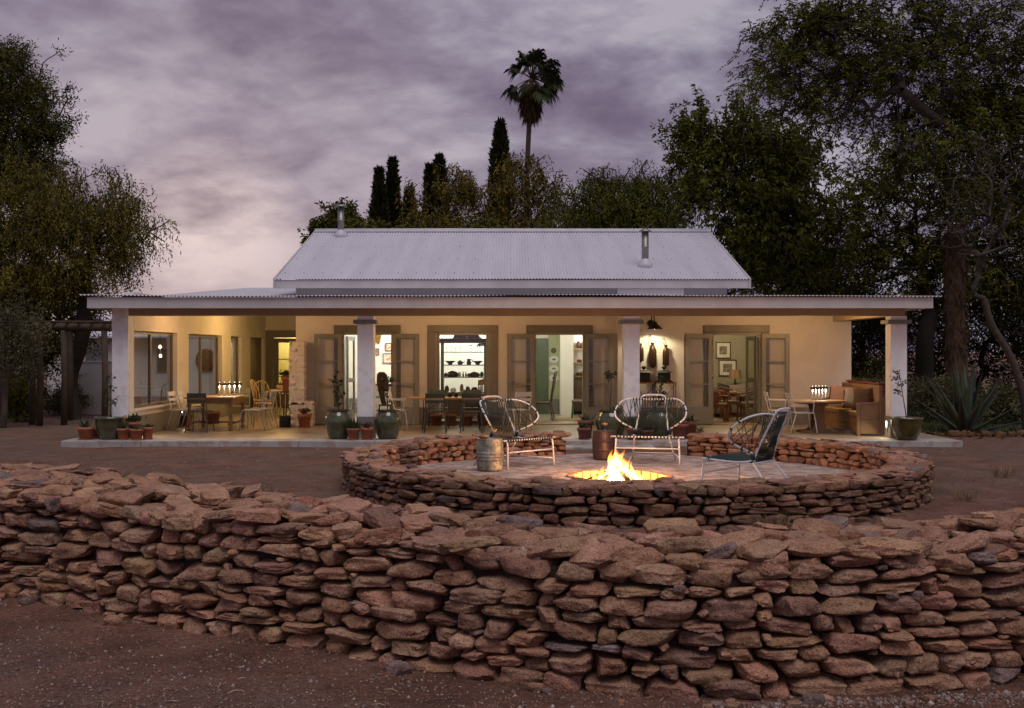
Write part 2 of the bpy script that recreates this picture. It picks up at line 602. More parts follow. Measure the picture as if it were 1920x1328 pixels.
leafmat('leaf_acacia', (0.074, 0.070, 0.013))
leafmat('leaf_pepper', (0.110, 0.092, 0.016))
leafmat('leaf_jacaranda', (0.076, 0.078, 0.010))
leafmat('leaf_dark', (0.066, 0.062, 0.007))
leafmat('leaf_cypress', (0.034, 0.034, 0.011))
leafmat('leaf_gum', (0.120, 0.090, 0.014))
leafmat('leaf_olive', (0.082, 0.080, 0.012))
leafmat('leaf_palm', (0.050, 0.058, 0.024), 0.45)
leafmat('leaf_palm_dead', (0.095, 0.058, 0.028), 0.8)
leafmat('leaf_agave', (0.070, 0.085, 0.062), 0.5)
leafmat('leaf_pot', (0.045, 0.06, 0.028))
leafmat('leaf_succulent', (0.09, 0.10, 0.06))
leafmat('leaf_rust', (0.14, 0.07, 0.045))
leafmat('leaf_shrub', (0.105, 0.098, 0.048))
leafmat('grass_green', (0.035, 0.055, 0.015))
leafmat('blossom', (0.16, 0.10, 0.33))


def glass_mat(name, tint=(0.9, 0.92, 0.9), refl=0.14, rough=0.02):
    m = bpy.data.materials.new(name)
    m.use_nodes = True
    nt = m.node_tree
    nt.nodes.remove(nt.nodes['Principled BSDF'])
    tr = N(nt, 'ShaderNodeBsdfTransparent')
    tr.inputs[0].default_value = tuple(tint) + (1,)
    gl = N(nt, 'ShaderNodeBsdfGlossy')
    gl.inputs['Roughness'].default_value = rough
    fr = N(nt, 'ShaderNodeFresnel')
    fr.inputs[0].default_value = 1.5
    f = math_n(nt, 'ADD', math_n(nt, 'MULTIPLY', fr.outputs[0], 1.2), refl - 0.05, True)
    ge = N(nt, 'ShaderNodeNewGeometry')            # only the outer face of a pane mirrors
    f = math_n(nt, 'MULTIPLY', f, math_n(nt, 'SUBTRACT', 1.0, ge.outputs['Backfacing']))
    mx = N(nt, 'ShaderNodeMixShader')
    nt.links.new(f, mx.inputs[0])
    nt.links.new(tr.outputs[0], mx.inputs[1])
    nt.links.new(gl.outputs[0], mx.inputs[2])
    nt.links.new(mx.outputs[0], nt.nodes['Material Output'].inputs[0])
    M[name] = m


glass_mat('window_glass', refl=0.10)
glass_mat('door_glass', (0.93, 0.93, 0.90), refl=0.08)
glass_mat('drink_glass', (0.92, 0.93, 0.92), refl=0.12)
# ------------------------------------------------------------------ ground
RING_C = np.array([1.74, 16.55])
RING_R = 4.22
RING_IN = 3.66
PIT_C = np.array([1.60, 16.70])
PIT_R = 0.78


def wavy(x, y, seed, scale):
    r = np.random.default_rng(seed)
    out = np.zeros_like(np.asarray(x, dtype=float))
    for i in range(7):
        k = r.normal(size=2) * scale * (1.0 + 0.7 * i)
        out = out + np.sin(k[0] * x + k[1] * y + r.uniform(0, 6.28)) / (1 + 0.6 * i)
    return out / 2.5


def ground_z(x, y):
    x = np.asarray(x, dtype=float)
    y = np.asarray(y, dtype=float)
    base = np.interp(y, [-50, 0, 7, 12.5, 18, 60], [-0.30, -0.27, -0.23, -0.10, 0.0, 0.0])
    near = np.clip((24.0 - y) / 3.0, 0, 1) * np.clip((y + 2) / 4, 0, 1)
    z = base + 0.024 * wavy(x, y, 3, 0.7) * near + 0.012 * wavy(x, y, 5, 3.0) * near
    d = np.hypot(x - PIT_C[0], y - PIT_C[1])
    z = z - 0.42 * (d < PIT_R + 0.16)
    dr = np.hypot(x - RING_C[0], y - RING_C[1])
    z = np.where((dr < RING_R) & (d >= PIT_R + 0.16), np.minimum(z, -0.03), z)
    # under the house nothing shows; keep the sheet below the slab
    return z


def ground_material():
    m = bpy.data.materials.new('ground_soil')
    m.use_nodes = True
    nt = m.node_tree
    L = nt.links.new
    b = nt.nodes['Principled BSDF']
    b.inputs['Roughness'].default_value = 0.95
    b.inputs['Specular IOR Level'].default_value = 0.2
    tc = N(nt, 'ShaderNodeTexCoord')

    def noise(scale, detail=6, rough=0.6, dist=0.0, off=(0, 0, 0)):
        mp = N(nt, 'ShaderNodeMapping')
        mp.inputs['Location'].default_value = off
        L(tc.outputs['Object'], mp.inputs[0])
        n = N(nt, 'ShaderNodeTexNoise')
        n.inputs['Scale'].default_value = scale
        n.inputs['Detail'].default_value = detail
        n.inputs['Roughness'].default_value = rough
        n.inputs['Distortion'].default_value = dist
        L(mp.outputs[0], n.inputs['Vector'])
        return n.outputs['Fac']
    soil = ramp(nt, noise(1.6, 9, 0.65), [(0.30, (0.115, 0.055, 0.037)), (0.46, (0.205, 0.095, 0.064)), (0.60, (0.28, 0.140, 0.096)), (0.75, (0.33, 0.195, 0.138))])
    grey = ramp(nt, noise(5.0, 9, 0.7), [(0.32, (0.105, 0.080, 0.068)), (0.55, (0.170, 0.135, 0.116)), (0.72, (0.26, 0.21, 0.18))])
    sep = N(nt, 'ShaderNodeSeparateXYZ')
    L(tc.outputs['Object'], sep.inputs[0])
    X, Y, Z = sep.outputs
    # crushed grey gravel lies over the red earth in drifts: the track in front and the yard by the house
    yard = ramp(nt, math_n(nt, 'MULTIPLY', Y, 1 / 40), [(0.30, (0, 0, 0)), (0.42, (0.55, 0.55, 0.55)), (0.60, (0.75, 0.75, 0.75))], 'EASE')
    tr = math_n(nt, 'ADD', math_n(nt, 'MULTIPLY', X, 0.5), math_n(nt, 'MULTIPLY', Y, 0.95))
    track = ramp(nt, math_n(nt, 'MULTIPLY', tr, 1 / 12), [(0.40, (1, 1, 1)), (0.54, (0, 0, 0))], 'EASE')
    mask = math_n(nt, 'ADD', track, yard)
    nn = ramp(nt, noise(0.7, 8, 0.62, 0.9, (5, 2, 0)), [(0.36, (0.15, 0.15, 0.15)), (0.60, (1, 1, 1))])
    col = mixc(nt, math_n(nt, 'MULTIPLY', mask, nn), soil, grey)
    # pale grit
    gm = ramp(nt, noise(28, 6, 0.75), [(0.30, (0.42, 0.40, 0.40)), (0.5, (1, 1, 1)), (0.70, (1.62, 1.62, 1.64))])
    col = mixc(nt, 1.0, col, gm, 'MULTIPLY')
    g = ramp(nt, noise(95, 3, 0.5), [(0.58, (0, 0, 0)), (0.65, (1, 1, 1))])
    col = mixc(nt, math_n(nt, 'MULTIPLY', g, 0.35), col, (0.40, 0.30, 0.26))
    L(col, b.inputs['Base Color'])
    bp = N(nt, 'ShaderNodeBump')
    bp.inputs['Distance'].default_value = 0.09
    bp.inputs['Strength'].default_value = 1.0
    hsum = math_n(nt, 'ADD', noise(14, 7, 0.7), math_n(nt, 'MULTIPLY', noise(70, 4, 0.6), 0.45))
    L(hsum, bp.inputs['Height'])
    L(bp.outputs[0], b.inputs['Normal'])
    M['ground_soil'] = m


ground_material()


def build_ground():
    def axis(lo, f0, f1, hi, fine):
        mid = np.arange(f0, f1, fine)
        a = [f0]
        s = fine
        while a[-1] > lo:
            s *= 1.35
            a.append(a[-1] - s)
        b = [mid[-1]]
        s = fine
        while b[-1] < hi:
            s *= 1.35
            b.append(b[-1] + s)
        return np.concatenate([np.array(a[1:])[::-1], mid, np.array(b[1:])])
    xs = axis(-900, -8, 8, 900, 0.11)
    ys = axis(-60, 2.5, 24, 1500, 0.11)
    gx, gy = np.meshgrid(xs, ys)
    gz = ground_z(gx, gy)
    v = np.stack([gx, gy, gz], -1).reshape(-1, 3)
    nx, ny = len(xs), len(ys)
    i = np.arange(nx * ny).reshape(ny, nx)
    f = np.stack([i[:-1, :-1], i[:-1, 1:], i[1:, 1:], i[1:, :-1]], -1).reshape(-1, 4)
    me = np_mesh('ground', v, f, np.full(len(f), 4), True)
    o = link('ground', me, 'ground_soil')
    tag(o, 'red brown bare earth yard with pale grit around the stone walls', 'ground', kind='structure')


build_ground()

# ------------------------------------------------------------------ stones


def cube_sphere(n):
    """Unit cube surface grid, n faces per edge, as (verts, quads)."""
    idx, vs, fs = {}, [], []

    def vid(p):
        k = tuple(int(round(c * n)) for c in p)
        if k not in idx:
            idx[k] = len(vs)
            vs.append([2 * c / n - 1 for c in k])
        return idx[k]
    for ax in range(3):
        for side in (0, 1):
            for a in range(n):
                for b in range(n):
                    q = []
                    for da, db in ((0, 0), (1, 0), (1, 1), (0, 1)):
                        p = [0, 0, 0]
                        p[ax] = side
                        p[(ax + 1) % 3] = (a + da) / n
                        p[(ax + 2) % 3] = (b + db) / n
                        q.append(vid(p))
                    fs.append(q if side else q[::-1])
    return np.array(vs, dtype=float), np.array(fs)


CS = {n: cube_sphere(n) for n in (3, 4, 6, 8, 11)}


def rock_verts(r, w, d, h, n, power=None, cuts=8):
    c, f = CS[n]
    p = power or r.uniform(4.2, 8.5)
    q = c / (np.sum(np.abs(c) ** p, axis=1) ** (1 / p))[:, None]
    # tapering, skew, lumps
    nz = np.zeros(len(q))
    for i in range(5):
        k = r.normal(size=3) * (1.1 + 0.9 * i)
        nz += np.sin(q @ k + r.uniform(0, 6.28)) / (1.4 + i)
    q = q * (1 + 0.085 * nz)[:, None]
    q[:, 2] *= 1 + r.uniform(-0.28, 0.28) * q[:, 0]
    q[:, 0] += r.uniform(-0.22, 0.22) * q[:, 2]
    q[:, 1] *= 1 + r.uniform(-0.2, 0.2) * q[:, 0]
    for i in range(cuts):
        nr = r.normal(size=3) * np.array([1.0, 0.9, 0.9])
        nr /= np.linalg.norm(nr)
        e = q @ nr
        lim = e.max() * r.uniform(0.70, 0.93)
        q = q - np.maximum(e - lim, 0)[:, None] * nr * 1.0
    q = q / np.maximum(np.abs(q).max(0), 1e-6)
    if n >= 6:
        nz = np.zeros(len(q))
        for i in range(6):
            k = r.normal(size=3) * (4 + 1.6 * i)
            nz += np.sin(q @ k + r.uniform(0, 6.28)) / 3
        q = q * (1 + 0.030 * nz)[:, None]
    if n >= 8:
        q = q * (1 + r.normal(size=len(q)) * 0.008)[:, None]
    return q * np.array([w / 2, d / 2, h / 2]), f


def pack(L, H, r, w_rng, h_rng, res=0.02, base=None, tol=0.05):
    """Lay a face of dry stone: always set the next stone on the lowest place."""
    n = int(L / res)
    sky = np.zeros(n) if base is None else base(np.arange(n) * res).astype(float)
    out = []
    for _ in range(6000):
        i = int(np.argmin(sky))
        z0 = sky[i]
        if z0 > H - 0.05:
            break
        a = i
        while a > 0 and sky[a - 1] < z0 + tol:
            a -= 1
        b = i + 1
        while b < n and sky[b] < z0 + tol:
            b += 1
        seg = (b - a) * res
        w = r.uniform(*w_rng)
        if r.random() < 0.18:
            w *= 0.6
        if seg - w < w_rng[0] * 0.62:
            w = seg
        if seg > w and r.random() < 0.5:
            s1 = b
            s0 = max(a, b - int(w / res))
        else:
            s0 = a
            s1 = min(b, a + int(w / res))
        if s1 <= s0:
            s1 = s0 + 1
        w = (s1 - s0) * res
        if w < 0.07:
            # a chink too small for a stone: a pinning chip closes it
            lo = sky[max(0, s0 - 1)] if s0 > 0 else 9
            hi = sky[min(n - 1, s1)] if s1 < n else 9
            top = min(lo, hi, z0 + 0.10)
            top = max(top, z0 + 0.025)
            if w > 0.035 and top - z0 > 0.03 and r.random() < 0.6:
                out.append(((s0 + s1) / 2 * res, (z0 + top) / 2, w * 1.05, top - z0, 0.0, True))
            sky[s0:s1] = top + 0.002
            continue
        h = r.uniform(*h_rng) * (0.72 + 0.6 * min(w, 0.34))
        h = min(h, w * 0.85)
        top = z0 + h
        zb0 = sky[s0:s1].max()
        top = max(top, zb0 + 0.045)
        # keep to the courses of the neighbours when close
        for nb in (s0 - 1, s1):
            if 0 <= nb < n and abs(sky[nb] - top) < 0.04 and sky[nb] - zb0 > 0.05:
                top = sky[nb]
        zb = sky[s0:s1].mean()
        tilt = math.atan2(sky[s0:s1][-1] - sky[s0:s1][0], max(w, 0.05)) * 0.6 + r.normal() * 0.035
        out.append(((s0 + s1) / 2 * res, (zb + top) / 2, w, top - zb, tilt, False))
        sky[s0:s1] = top + r.normal(size=1)[0] * 0.003
    return out


def rot_z(v, a):
    c, s = cos(a), sin(a)
    return v @ np.array([[c, s, 0], [-s, c, 0], [0, 0, 1]])


def rot_y(v, a):
    c, s = cos(a), sin(a)
    return v @ np.array([[c, 0, s], [0, 1, 0], [-s, 0, c]])


def rot_x(v, a):
    c, s = cos(a), sin(a)
    return v @ np.array([[1, 0, 0], [0, c, s], [0, -s, c]])


def stone_tint(r, grey=0.10, dark=1.0):
    t = r.uniform(0.80, 1.16) * dark
    u = r.random()
    if u < grey:
        return np.array([0.70, 0.88, 1.20]) * t * 0.85
    if u < grey + 0.08:
        return np.array([0.72, 0.72, 0.80]) * t
    return np.array([1.0 + r.normal() * 0.04, 1.0 + r.normal() * 0.035, 1.0 + r.normal() * 0.05]) * t


class StoneWall:
    def __init__(self, name, label, cat='stone wall'):
        self.root = empty(name, (0, 0, 0), 0, label, cat)
        self.items = []

    def put(self, r, c, w, d, h, az, tilt, roll, n, tint, cuts=8):
        v, f = rock_verts(r, w, d, h, n, cuts=cuts)
        v = rot_y(v, tilt)
        v = rot_x(v, roll)
        v = rot_z(v, az)
        c = np.array(c, dtype=float)
        dist = np.linalg.norm(c - np.array([0, 0, CAM_Z]))
        self.items.append([w * h / dist ** 2, c, v, f, tint])

    def finish(self, score, limit=296):
        for it in self.items:
            it[0] *= score(it[1])
        self.items.sort(key=lambda t: -t[0])
        for s, c, v, f, t in self.items[:limit]:
            me = np_mesh('stone', v, f, np.full(len(f), 4), True, t)
            me.set_sharp_from_angle(angle=radians(38))
            o = link('stone', me, 'stone', self.root)
            o.location = c
        vs, fs, ts, k = [], [], [], 0
        for s, c, v, f, t in self.items[limit:]:
            vs.append(v + c)
            fs.append(f + k)
            ts.append(np.tile(t, (len(v), 1)))
            k += len(v)
        if vs:
            F = np.concatenate(fs)
            me = np_mesh('packing_stones', np.concatenate(vs), F, np.full(len(F), 4), True, np.concatenate(ts))
            me.set_sharp_from_angle(angle=radians(38))
            o = link('packing_stones', me, 'stone', self.root)
            o['kind'] = 'stuff'


class Path:
    def __init__(self, pts):
        self.p = np.array(pts, dtype=float)
        seg = np.hypot(*np.diff(self.p, axis=0).T)
        self.s = np.concatenate([[0], np.cumsum(seg)])
        self.L = self.s[-1]

    def at(self, s):
        x = np.interp(s, self.s, self.p[:, 0])
        y = np.interp(s, self.s, self.p[:, 1])
        e = 0.12
        dx = np.interp(s + e, self.s, self.p[:, 0]) - np.interp(s - e, self.s, self.p[:, 0])
        dy = np.interp(s + e, self.s, self.p[:, 1]) - np.interp(s - e, self.s, self.p[:, 1])
        l = math.hypot(dx, dy) or 1
        return np.array([x, y]), np.array([dx, dy]) / l


mat('wall_core', (0.045, 0.024, 0.018), 1.0, var=0.4, vscale=6, bump=0.05, bscale=9)  # dark filler added behind the stones to keep light out of the gaps


def core(root, path, off0, off1, top, z_extra=0.0):
    """Dark filler added between the two faces to block light through the joints."""
    mb = MB()
    ss = np.linspace(0, path.L, 60)
    a, b = [], []
    for s in ss:
        p, t = path.at(s)
        nrm = np.array([-t[1], t[0]])
        th = off1(s) if callable(off1) else off1
        a.append(p + nrm * off0)
        b.append(p + nrm * th)
    for i in range(len(ss) - 1):
        zb = -0.6
        mb.hexa([(*a[i], zb), (*a[i + 1], zb), (*b[i + 1], zb), (*b[i], zb), (*a[i], top), (*a[i + 1], top), (*b[i + 1], top), (*b[i], top)])
    o = mb.build('light_block_core', 'wall_core', root)
    o['kind'] = 'stuff'


def front_wall():
    r = np.random.default_rng(21)
    W = StoneWall('dry_stone_wall', 'long curved dry stone wall of red sandstone across the front')
    pts = spline([(-8.0, 11.0), (-6.2, 10.25), (-4.24, 9.28), (-2.3, 8.2), (-0.94, 7.55), (0.13, 7.02), (1.09, 6.76), (2.07, 6.80), (3.25, 7.11), (4.6, 7.7), (6.0, 8.5)], 8)
    P = Path([(p[0], p[1]) for p in pts])
    H = 0.82

    def thick(s):
        return float(np.interp(s, [0, 2.2, 4.4, 6.5, 9, P.L], [1.75, 1.7, 1.55, 1.12, 1.12, 1.15]))
    for s, z, w, h, tilt, chip in pack(P.L, H, r, (0.19, 0.43), (0.092, 0.152)):
        p, t = P.at(s)
        nrm = np.array([-t[1], t[0]])          # into the wall
        gz = float(ground_z(p[0], p[1])) - 0.03
        batter = 0.10 * (z / H)
        if chip:
            c = p + nrm * (0.10 + batter)
            W.put(r, (*c, gz + z), w * 1.1, 0.12, h * 1.1, math.atan2(t[1], t[0]) + r.normal() * 0.2, r.normal() * 0.2, 0, 4, stone_tint(r, 0.5))
            continue
        dep = r.uniform(0.24, 0.36)
        c = p + nrm * (dep / 2 + batter + r.normal() * 0.018)
        W.put(r, (*c, gz + z), w * 1.01, dep, h * 1.05, math.atan2(t[1], t[0]) + r.normal() * 0.06, tilt, r.normal() * 0.07, 11, stone_tint(r, 0.02))
    # capping: broad flat stones laid loosely over the full width, two layers deep
    s = 0.1
    for layer in range(2):
        s = 0.1
        while s < P.L:
            th = thick(s)
            y = 0.16 if layer == 0 else 0.10 + r.uniform(0, 0.2)
            while y < th:
                p, t = P.at(s + r.uniform(-0.12, 0.12))
                nrm = np.array([-t[1], t[0]])
                w, d = r.uniform(0.22, 0.46), r.uniform(0.17, 0.32)
                h = r.uniform(0.07, 0.13)
                if layer == 1 and r.random() < 0.45:
                    y += d
                    continue
                c = p + nrm * (y + 0.07)
                gz = float(ground_z(p[0], p[1]))
                edge = 0.03 * (1 - abs(2 * y / th - 1))
                z = gz + H - 0.035 + layer * 0.052 + edge + r.normal() * 0.020
                W.put(r, (*c, z), w, d, h, math.atan2(t[1], t[0]) + r.normal() * 0.45, r.normal() * 0.14, r.normal() * 0.16, 11, stone_tint(r, 0.03) * 1.03)
                y += d * 0.95
            s += 0.30
    # far face, seen only along the top
    for s, z, w, h, tilt, chip in pack(P.L, H - 0.1, r, (0.3, 0.6), (0.16, 0.24)):
        p, t = P.at(s)
        nrm = np.array([-t[1], t[0]])
        c = p + nrm * (thick(s) - 0.05)
        W.put(r, (*c, float(ground_z(p[0], p[1])) + z), w, 0.25, h, math.atan2(t[1], t[0]), tilt, 0, 3, stone_tint(r))
    # pinning chips wedged into the joints
    for i in range(95):
        s = r.uniform(1.5, P.L)
        p, t = P.at(s)
        nrm = np.array([-t[1], t[0]])
        z = r.uniform(0.02, H - 0.06)
        c = p + nrm * (0.06 + 0.10 * z / H + r.uniform(-0.02, 0.03))
        w = r.uniform(0.035, 0.085)
        W.put(r, (*c, float(ground_z(p[0], p[1])) + z), w, 0.09, w * r.uniform(0.35, 0.7), math.atan2(t[1], t[0]) + r.normal() * 0.4, r.normal() * 0.3, 0, 4, stone_tint(r, 0.30) * 1.1)
    # tumbled stones along the foot
    for i in range(40):
        s = r.uniform(1.5, P.L)
        p, t = P.at(s)
        nrm = np.array([-t[1], t[0]])
        c = p - nrm * r.uniform(0.02, 0.14)
        w = r.uniform(0.05, 0.16)
        W.put(r, (*c, float(ground_z(c[0], c[1])) + w * 0.12), w, w * 0.8, w * 0.55, r.uniform(0, 6.28), 0, 0, 4, stone_tint(r, 0.35))
    core(W.root, P, 0.20, lambda s: thick(s) - 0.1, H - 0.32)

    def score(c):
        px = 960 + 2100 * c[0] / c[1]
        if px < -80 or px > 2000:
            return 0.0
        s = (P.p[:, 0] - c[0]) ** 2 + (P.p[:, 1] - c[1]) ** 2
        dd = math.sqrt(s.min())
        return 0.15 if (dd > thick(5) - 0.12 and c[2] < 0.45) else 1.0
    W.finish(score)


front_wall()


def ring_wall():
    r = np.random.default_rng(33)
    W = StoneWall('fire_pit_wall', 'low round stone wall encircling the fire pit and lounge chairs')
    H = 0.36
    A0, A1 = radians(102), radians(102 + 360 - 34)        # the gap opens toward the house

    def ringpath(R):
        return Path([(RING_C[0] + R * (1 + 0.006 * sin(5 * a)) * cos(a), RING_C[1] + R * (1 + 0.006 * sin(5 * a)) * sin(a)) for a in np.linspace(A0, A1, 160)])
    po, pi_ = ringpath(RING_R), ringpath(RING_IN)

    def base_o(s):
        out = []
        for q in s:
            p, _ = po.at(q)
            out.append(float(ground_z(p[0] * 1.0, p[1])) - 0.05 if True else 0)
        return np.array(out)

    def gz_out(p):
        v = p - RING_C
        q = RING_C + v / np.linalg.norm(v) * (RING_R + 0.2)
        return float(ground_z(q[0], q[1]))
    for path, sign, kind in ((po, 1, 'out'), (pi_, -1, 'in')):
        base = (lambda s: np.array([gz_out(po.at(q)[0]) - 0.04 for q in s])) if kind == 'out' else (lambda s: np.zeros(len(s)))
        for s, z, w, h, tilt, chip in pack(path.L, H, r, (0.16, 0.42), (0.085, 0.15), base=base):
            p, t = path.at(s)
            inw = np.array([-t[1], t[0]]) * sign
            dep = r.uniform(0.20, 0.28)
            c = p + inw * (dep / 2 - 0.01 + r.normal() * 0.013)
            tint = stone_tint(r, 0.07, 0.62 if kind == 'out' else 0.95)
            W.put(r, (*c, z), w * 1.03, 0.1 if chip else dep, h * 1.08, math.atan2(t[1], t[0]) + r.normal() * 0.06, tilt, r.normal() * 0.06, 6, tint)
    s = 0.0
    while s < po.L:
        for k, rad in enumerate((0.12, 0.30, 0.46)):
            p, t = po.at(s + r.uniform(-0.1, 0.1))
            inw = np.array([-t[1], t[0]])
            c = p + inw * (rad + r.normal() * 0.02)
            W.put(r, (*c, H + 0.005 + r.normal() * 0.014), r.uniform(0.20, 0.42), r.uniform(0.15, 0.26), r.uniform(0.05, 0.09),
                  math.atan2(t[1], t[0]) + r.normal() * 0.3, r.normal() * 0.07, r.normal() * 0.08, 6, stone_tint(r, 0.06, 0.95))
        s += 0.27
    core(W.root, po, 0.14, 0.44, H - 0.10)

    def score(c):
        v = c[:2] - RING_C
        rad = np.linalg.norm(v)
        toward = -v[1] / max(rad, 0.1)
        if c[2] > H - 0.05:
            return 0.9
        mid = (RING_R + RING_IN) / 2
        if rad > mid:
            return 1.0 if toward > 0.02 else 0.1
        return 1.0 if toward < -0.02 else 0.08
    W.finish(score)


ring_wall()


def fire_ring_floor():
    n = 72
    v, f = [], []
    radii = [PIT_R + 0.02, 1.1, 1.7, 2.4, 2.9]
    for i, R in enumerate(radii):
        for k in range(n):
            a = 2 * pi * k / n
            x, y = PIT_C[0] + R * cos(a), PIT_C[1] + R * sin(a)
            v.append((x, y, 0.02 + 0.006 * float(wavy(x, y, 11, 2.5))))
    for k in range(n):
        a = 2 * pi * k / n
        x, y = RING_C[0] + (RING_IN + 0.25) * cos(a), RING_C[1] + (RING_IN + 0.25) * sin(a)
        v.append((x, y, 0.012))
    for i in range(len(radii)):
        for k in range(n):
            a, b = i * n, (i + 1) * n
            f.append((a + k, b + k, b + (k + 1) % n, a + (k + 1) % n))
    me = bpy.data.meshes.new('terrace_floor')
    me.from_pydata(v, [], f)
    me.polygons.foreach_set('use_smooth', [True] * len(f))
    o = link('terrace_floor', me, 'ring_gravel')
    tag(o, 'pale gravel floor of the round fire pit terrace', 'terrace', kind='structure')


fire_ring_floor()


def flame_material():
    m = bpy.data.materials.new('flame')
    m.use_nodes = True
    nt = m.node_tree
    L = nt.links.new
    nt.nodes.remove(nt.nodes['Principled BSDF'])
    tc = N(nt, 'ShaderNodeTexCoord')
    at = N(nt, 'ShaderNodeAttribute')
    at.attribute_name = 'tint'             # red channel: height along the tongue
    sep = N(nt, 'ShaderNodeSeparateColor')
    L(at.outputs['Color'], sep.inputs[0])
    h = sep.outputs[0]
    no = N(nt, 'ShaderNodeTexNoise')
    no.inputs['Scale'].default_value = 14
    mp = N(nt, 'ShaderNodeMapping')
    mp.inputs['Scale'].default_value = (1, 1, 0.25)
    L(tc.outputs['Object'], mp.inputs[0])
    L(mp.outputs[0], no.inputs['Vector'])
    col = ramp(nt, h, [(0.0, (1.0, 0.62, 0.22)), (0.45, (1.0, 0.48, 0.10)), (0.8, (1.0, 0.30, 0.035)), (1.0, (0.9, 0.16, 0.01))])
    st = ramp(nt, h, [(0.0, (0.9, 0.9, 0.9)), (0.35, (0.75, 0.75, 0.75)), (0.75, (0.30, 0.30, 0.30)), (1.0, (0.0, 0.0, 0.0))])
    k = math_n(nt, 'MULTIPLY', math_n(nt, 'MULTIPLY', st, ramp(nt, no.outputs['Fac'], [(0.3, (0.35, 0.35, 0.35)), (0.65, (1.2, 1.2, 1.2))])), 5.0)
    em = N(nt, 'ShaderNodeEmission')
    L(col, em.inputs[0])
    L(k, em.inputs[1])
    tr = N(nt, 'ShaderNodeBsdfTransparent')
    ad = N(nt, 'ShaderNodeAddShader')
    L(em.outputs[0], ad.inputs[0])
    L(tr.outputs[0], ad.inputs[1])
    L(ad.outputs[0], nt.nodes['Material Output'].inputs[0])
    M['flame'] = m


flame_material()


def fire():
    r = np.random.default_rng(5)
    # the sunken pit: a lining of bricks round a bed of ash
    pit = empty('fire_pit', (PIT_C[0], PIT_C[1], 0), 0, 'sunken round brick lined pit glowing orange around the fire', 'fire pit')
    nb = 26
    for k in range(nb):
        a0, a1 = 2 * pi * (k + 0.04) / nb, 2 * pi * (k + 0.96) / nb
        R0 = PIT_R - 0.09
        R1 = PIT_R + 0.015
        zt = 0.030 + r.normal() * 0.006
        mb = MB()
        mb.hexa([(R0 * cos(a0), R0 * sin(a0), -0.33), (R1 * cos(a0), R1 * sin(a0), -0.33), (R1 * cos(a1), R1 * sin(a1), -0.33), (R0 * cos(a1), R0 * sin(a1), -0.33),
                 (R0 * cos(a0), R0 * sin(a0), zt), (R1 * cos(a0), R1 * sin(a0), zt), (R1 * cos(a1), R1 * sin(a1), zt), (R0 * cos(a1), R0 * sin(a1), zt)])
        mb.build('brick', 'pit_brick', pit, bevel=0.012)
    mb = MB()
    mb.lathe([(PIT_R, -0.27), (0.5, -0.23), (0.25, -0.17), (0.001, -0.15)], 28, close=False)
    mb.build('ash_bed', 'ash', pit)
    camp = empty('campfire', (PIT_C[0] - 0.02, PIT_C[1] + 0.02, -0.18), 0, 'bright log fire blazing in the round pit', 'fire')
    for k in range(9):
        a = 2 * pi * k / 9 + r.uniform(-0.2, 0.2)
        R = r.uniform(0.34, 0.5)
        up = 0.34 if k % 3 else 0.06
        p0 = Vector((R * cos(a), R * sin(a), 0.06 + r.uniform(0, 0.05)))
        p1 = Vector((-0.08 * cos(a), -0.08 * sin(a), up))
        mb = MB()
        mid = (p0 + p1) / 2 + Vector((r.normal(), r.normal(), r.normal())) * 0.02
        rr = r.uniform(0.028, 0.05)
        mb.tube([p0, mid, p1], [rr, rr * 0.95, rr * 0.7], 9)
        mb.build('log', 'charred_wood', camp)
    # tongues of flame, thin bright shells that add up to white in the middle
    vs, fs, ts, k0 = [], [], [], 0
    for i in range(190):
        ang, rad = r.uniform(0, 6.28), abs(r.normal()) * 0.21
        bx, by = rad * cos(ang), rad * sin(ang)
        H = r.uniform(0.24, 0.62) * max(0.36, 1 - rad * 1.25)
        W = r.uniform(0.035, 0.085) * (1.0 if i > 12 else 1.4)
        lean = np.array([-bx * 0.45 + r.normal() * 0.05, -by * 0.45 + r.normal() * 0.05])
        ph, fr, am = r.uniform(0, 6.28), r.uniform(4, 9), r.uniform(0.01, 0.04)
        rows, n = 12, 8
        for j in range(rows + 1):
            t = j / rows
            w = W * (sin(pi * min(1, 0.18 + t * 0.82)) ** 0.8) * (1 - 0.55 * t) + 0.001
            cx = bx + lean[0] * t + am * sin(fr * t + ph) * t * 2
            cy = by + lean[1] * t + am * cos(fr * t + ph * 1.3) * t * 2
            for q in range(n):
                a = 2 * pi * q / n
                vs.append((cx + w * cos(a), cy + w * sin(a), 0.03 + H * t))
                ts.append((t, rad, 0))
        for j in range(rows):
            for q in range(n):
                fs.append((k0 + j * n + q, k0 + j * n + (q + 1) % n, k0 + (j + 1) * n + (q + 1) % n, k0 + (j + 1) * n + q))
        k0 += (rows + 1) * n
    me = np_mesh('flames', vs, fs, np.full(len(fs), 4), True, np.array(ts))
    o = link('flames', me, 'flame', camp)
    o['kind'] = 'stuff'
    lamp('firelight', 'POINT', (0, 0, 0.34), 290, (1.0, 0.50, 0.20), 0.14, camp)
    # embers
    mb = MB()
    for i in range(60):
        a, R = r.uniform(0, 6.28), abs(r.normal()) * 0.2
        s = r.uniform(0.01, 0.03)
        x, y = R * cos(a), R * sin(a)
        z = 0.035
        mb.box(x - s, x + s, y - s, y + s, z - s, z + s)
    mat('ember', (0.3, 0.05, 0.01), 0.9, emit=(1.0, 0.28, 0.04), estr=4.0)
    o = mb.build('embers', 'ember', camp)
    o['kind'] = 'stuff'


fire()


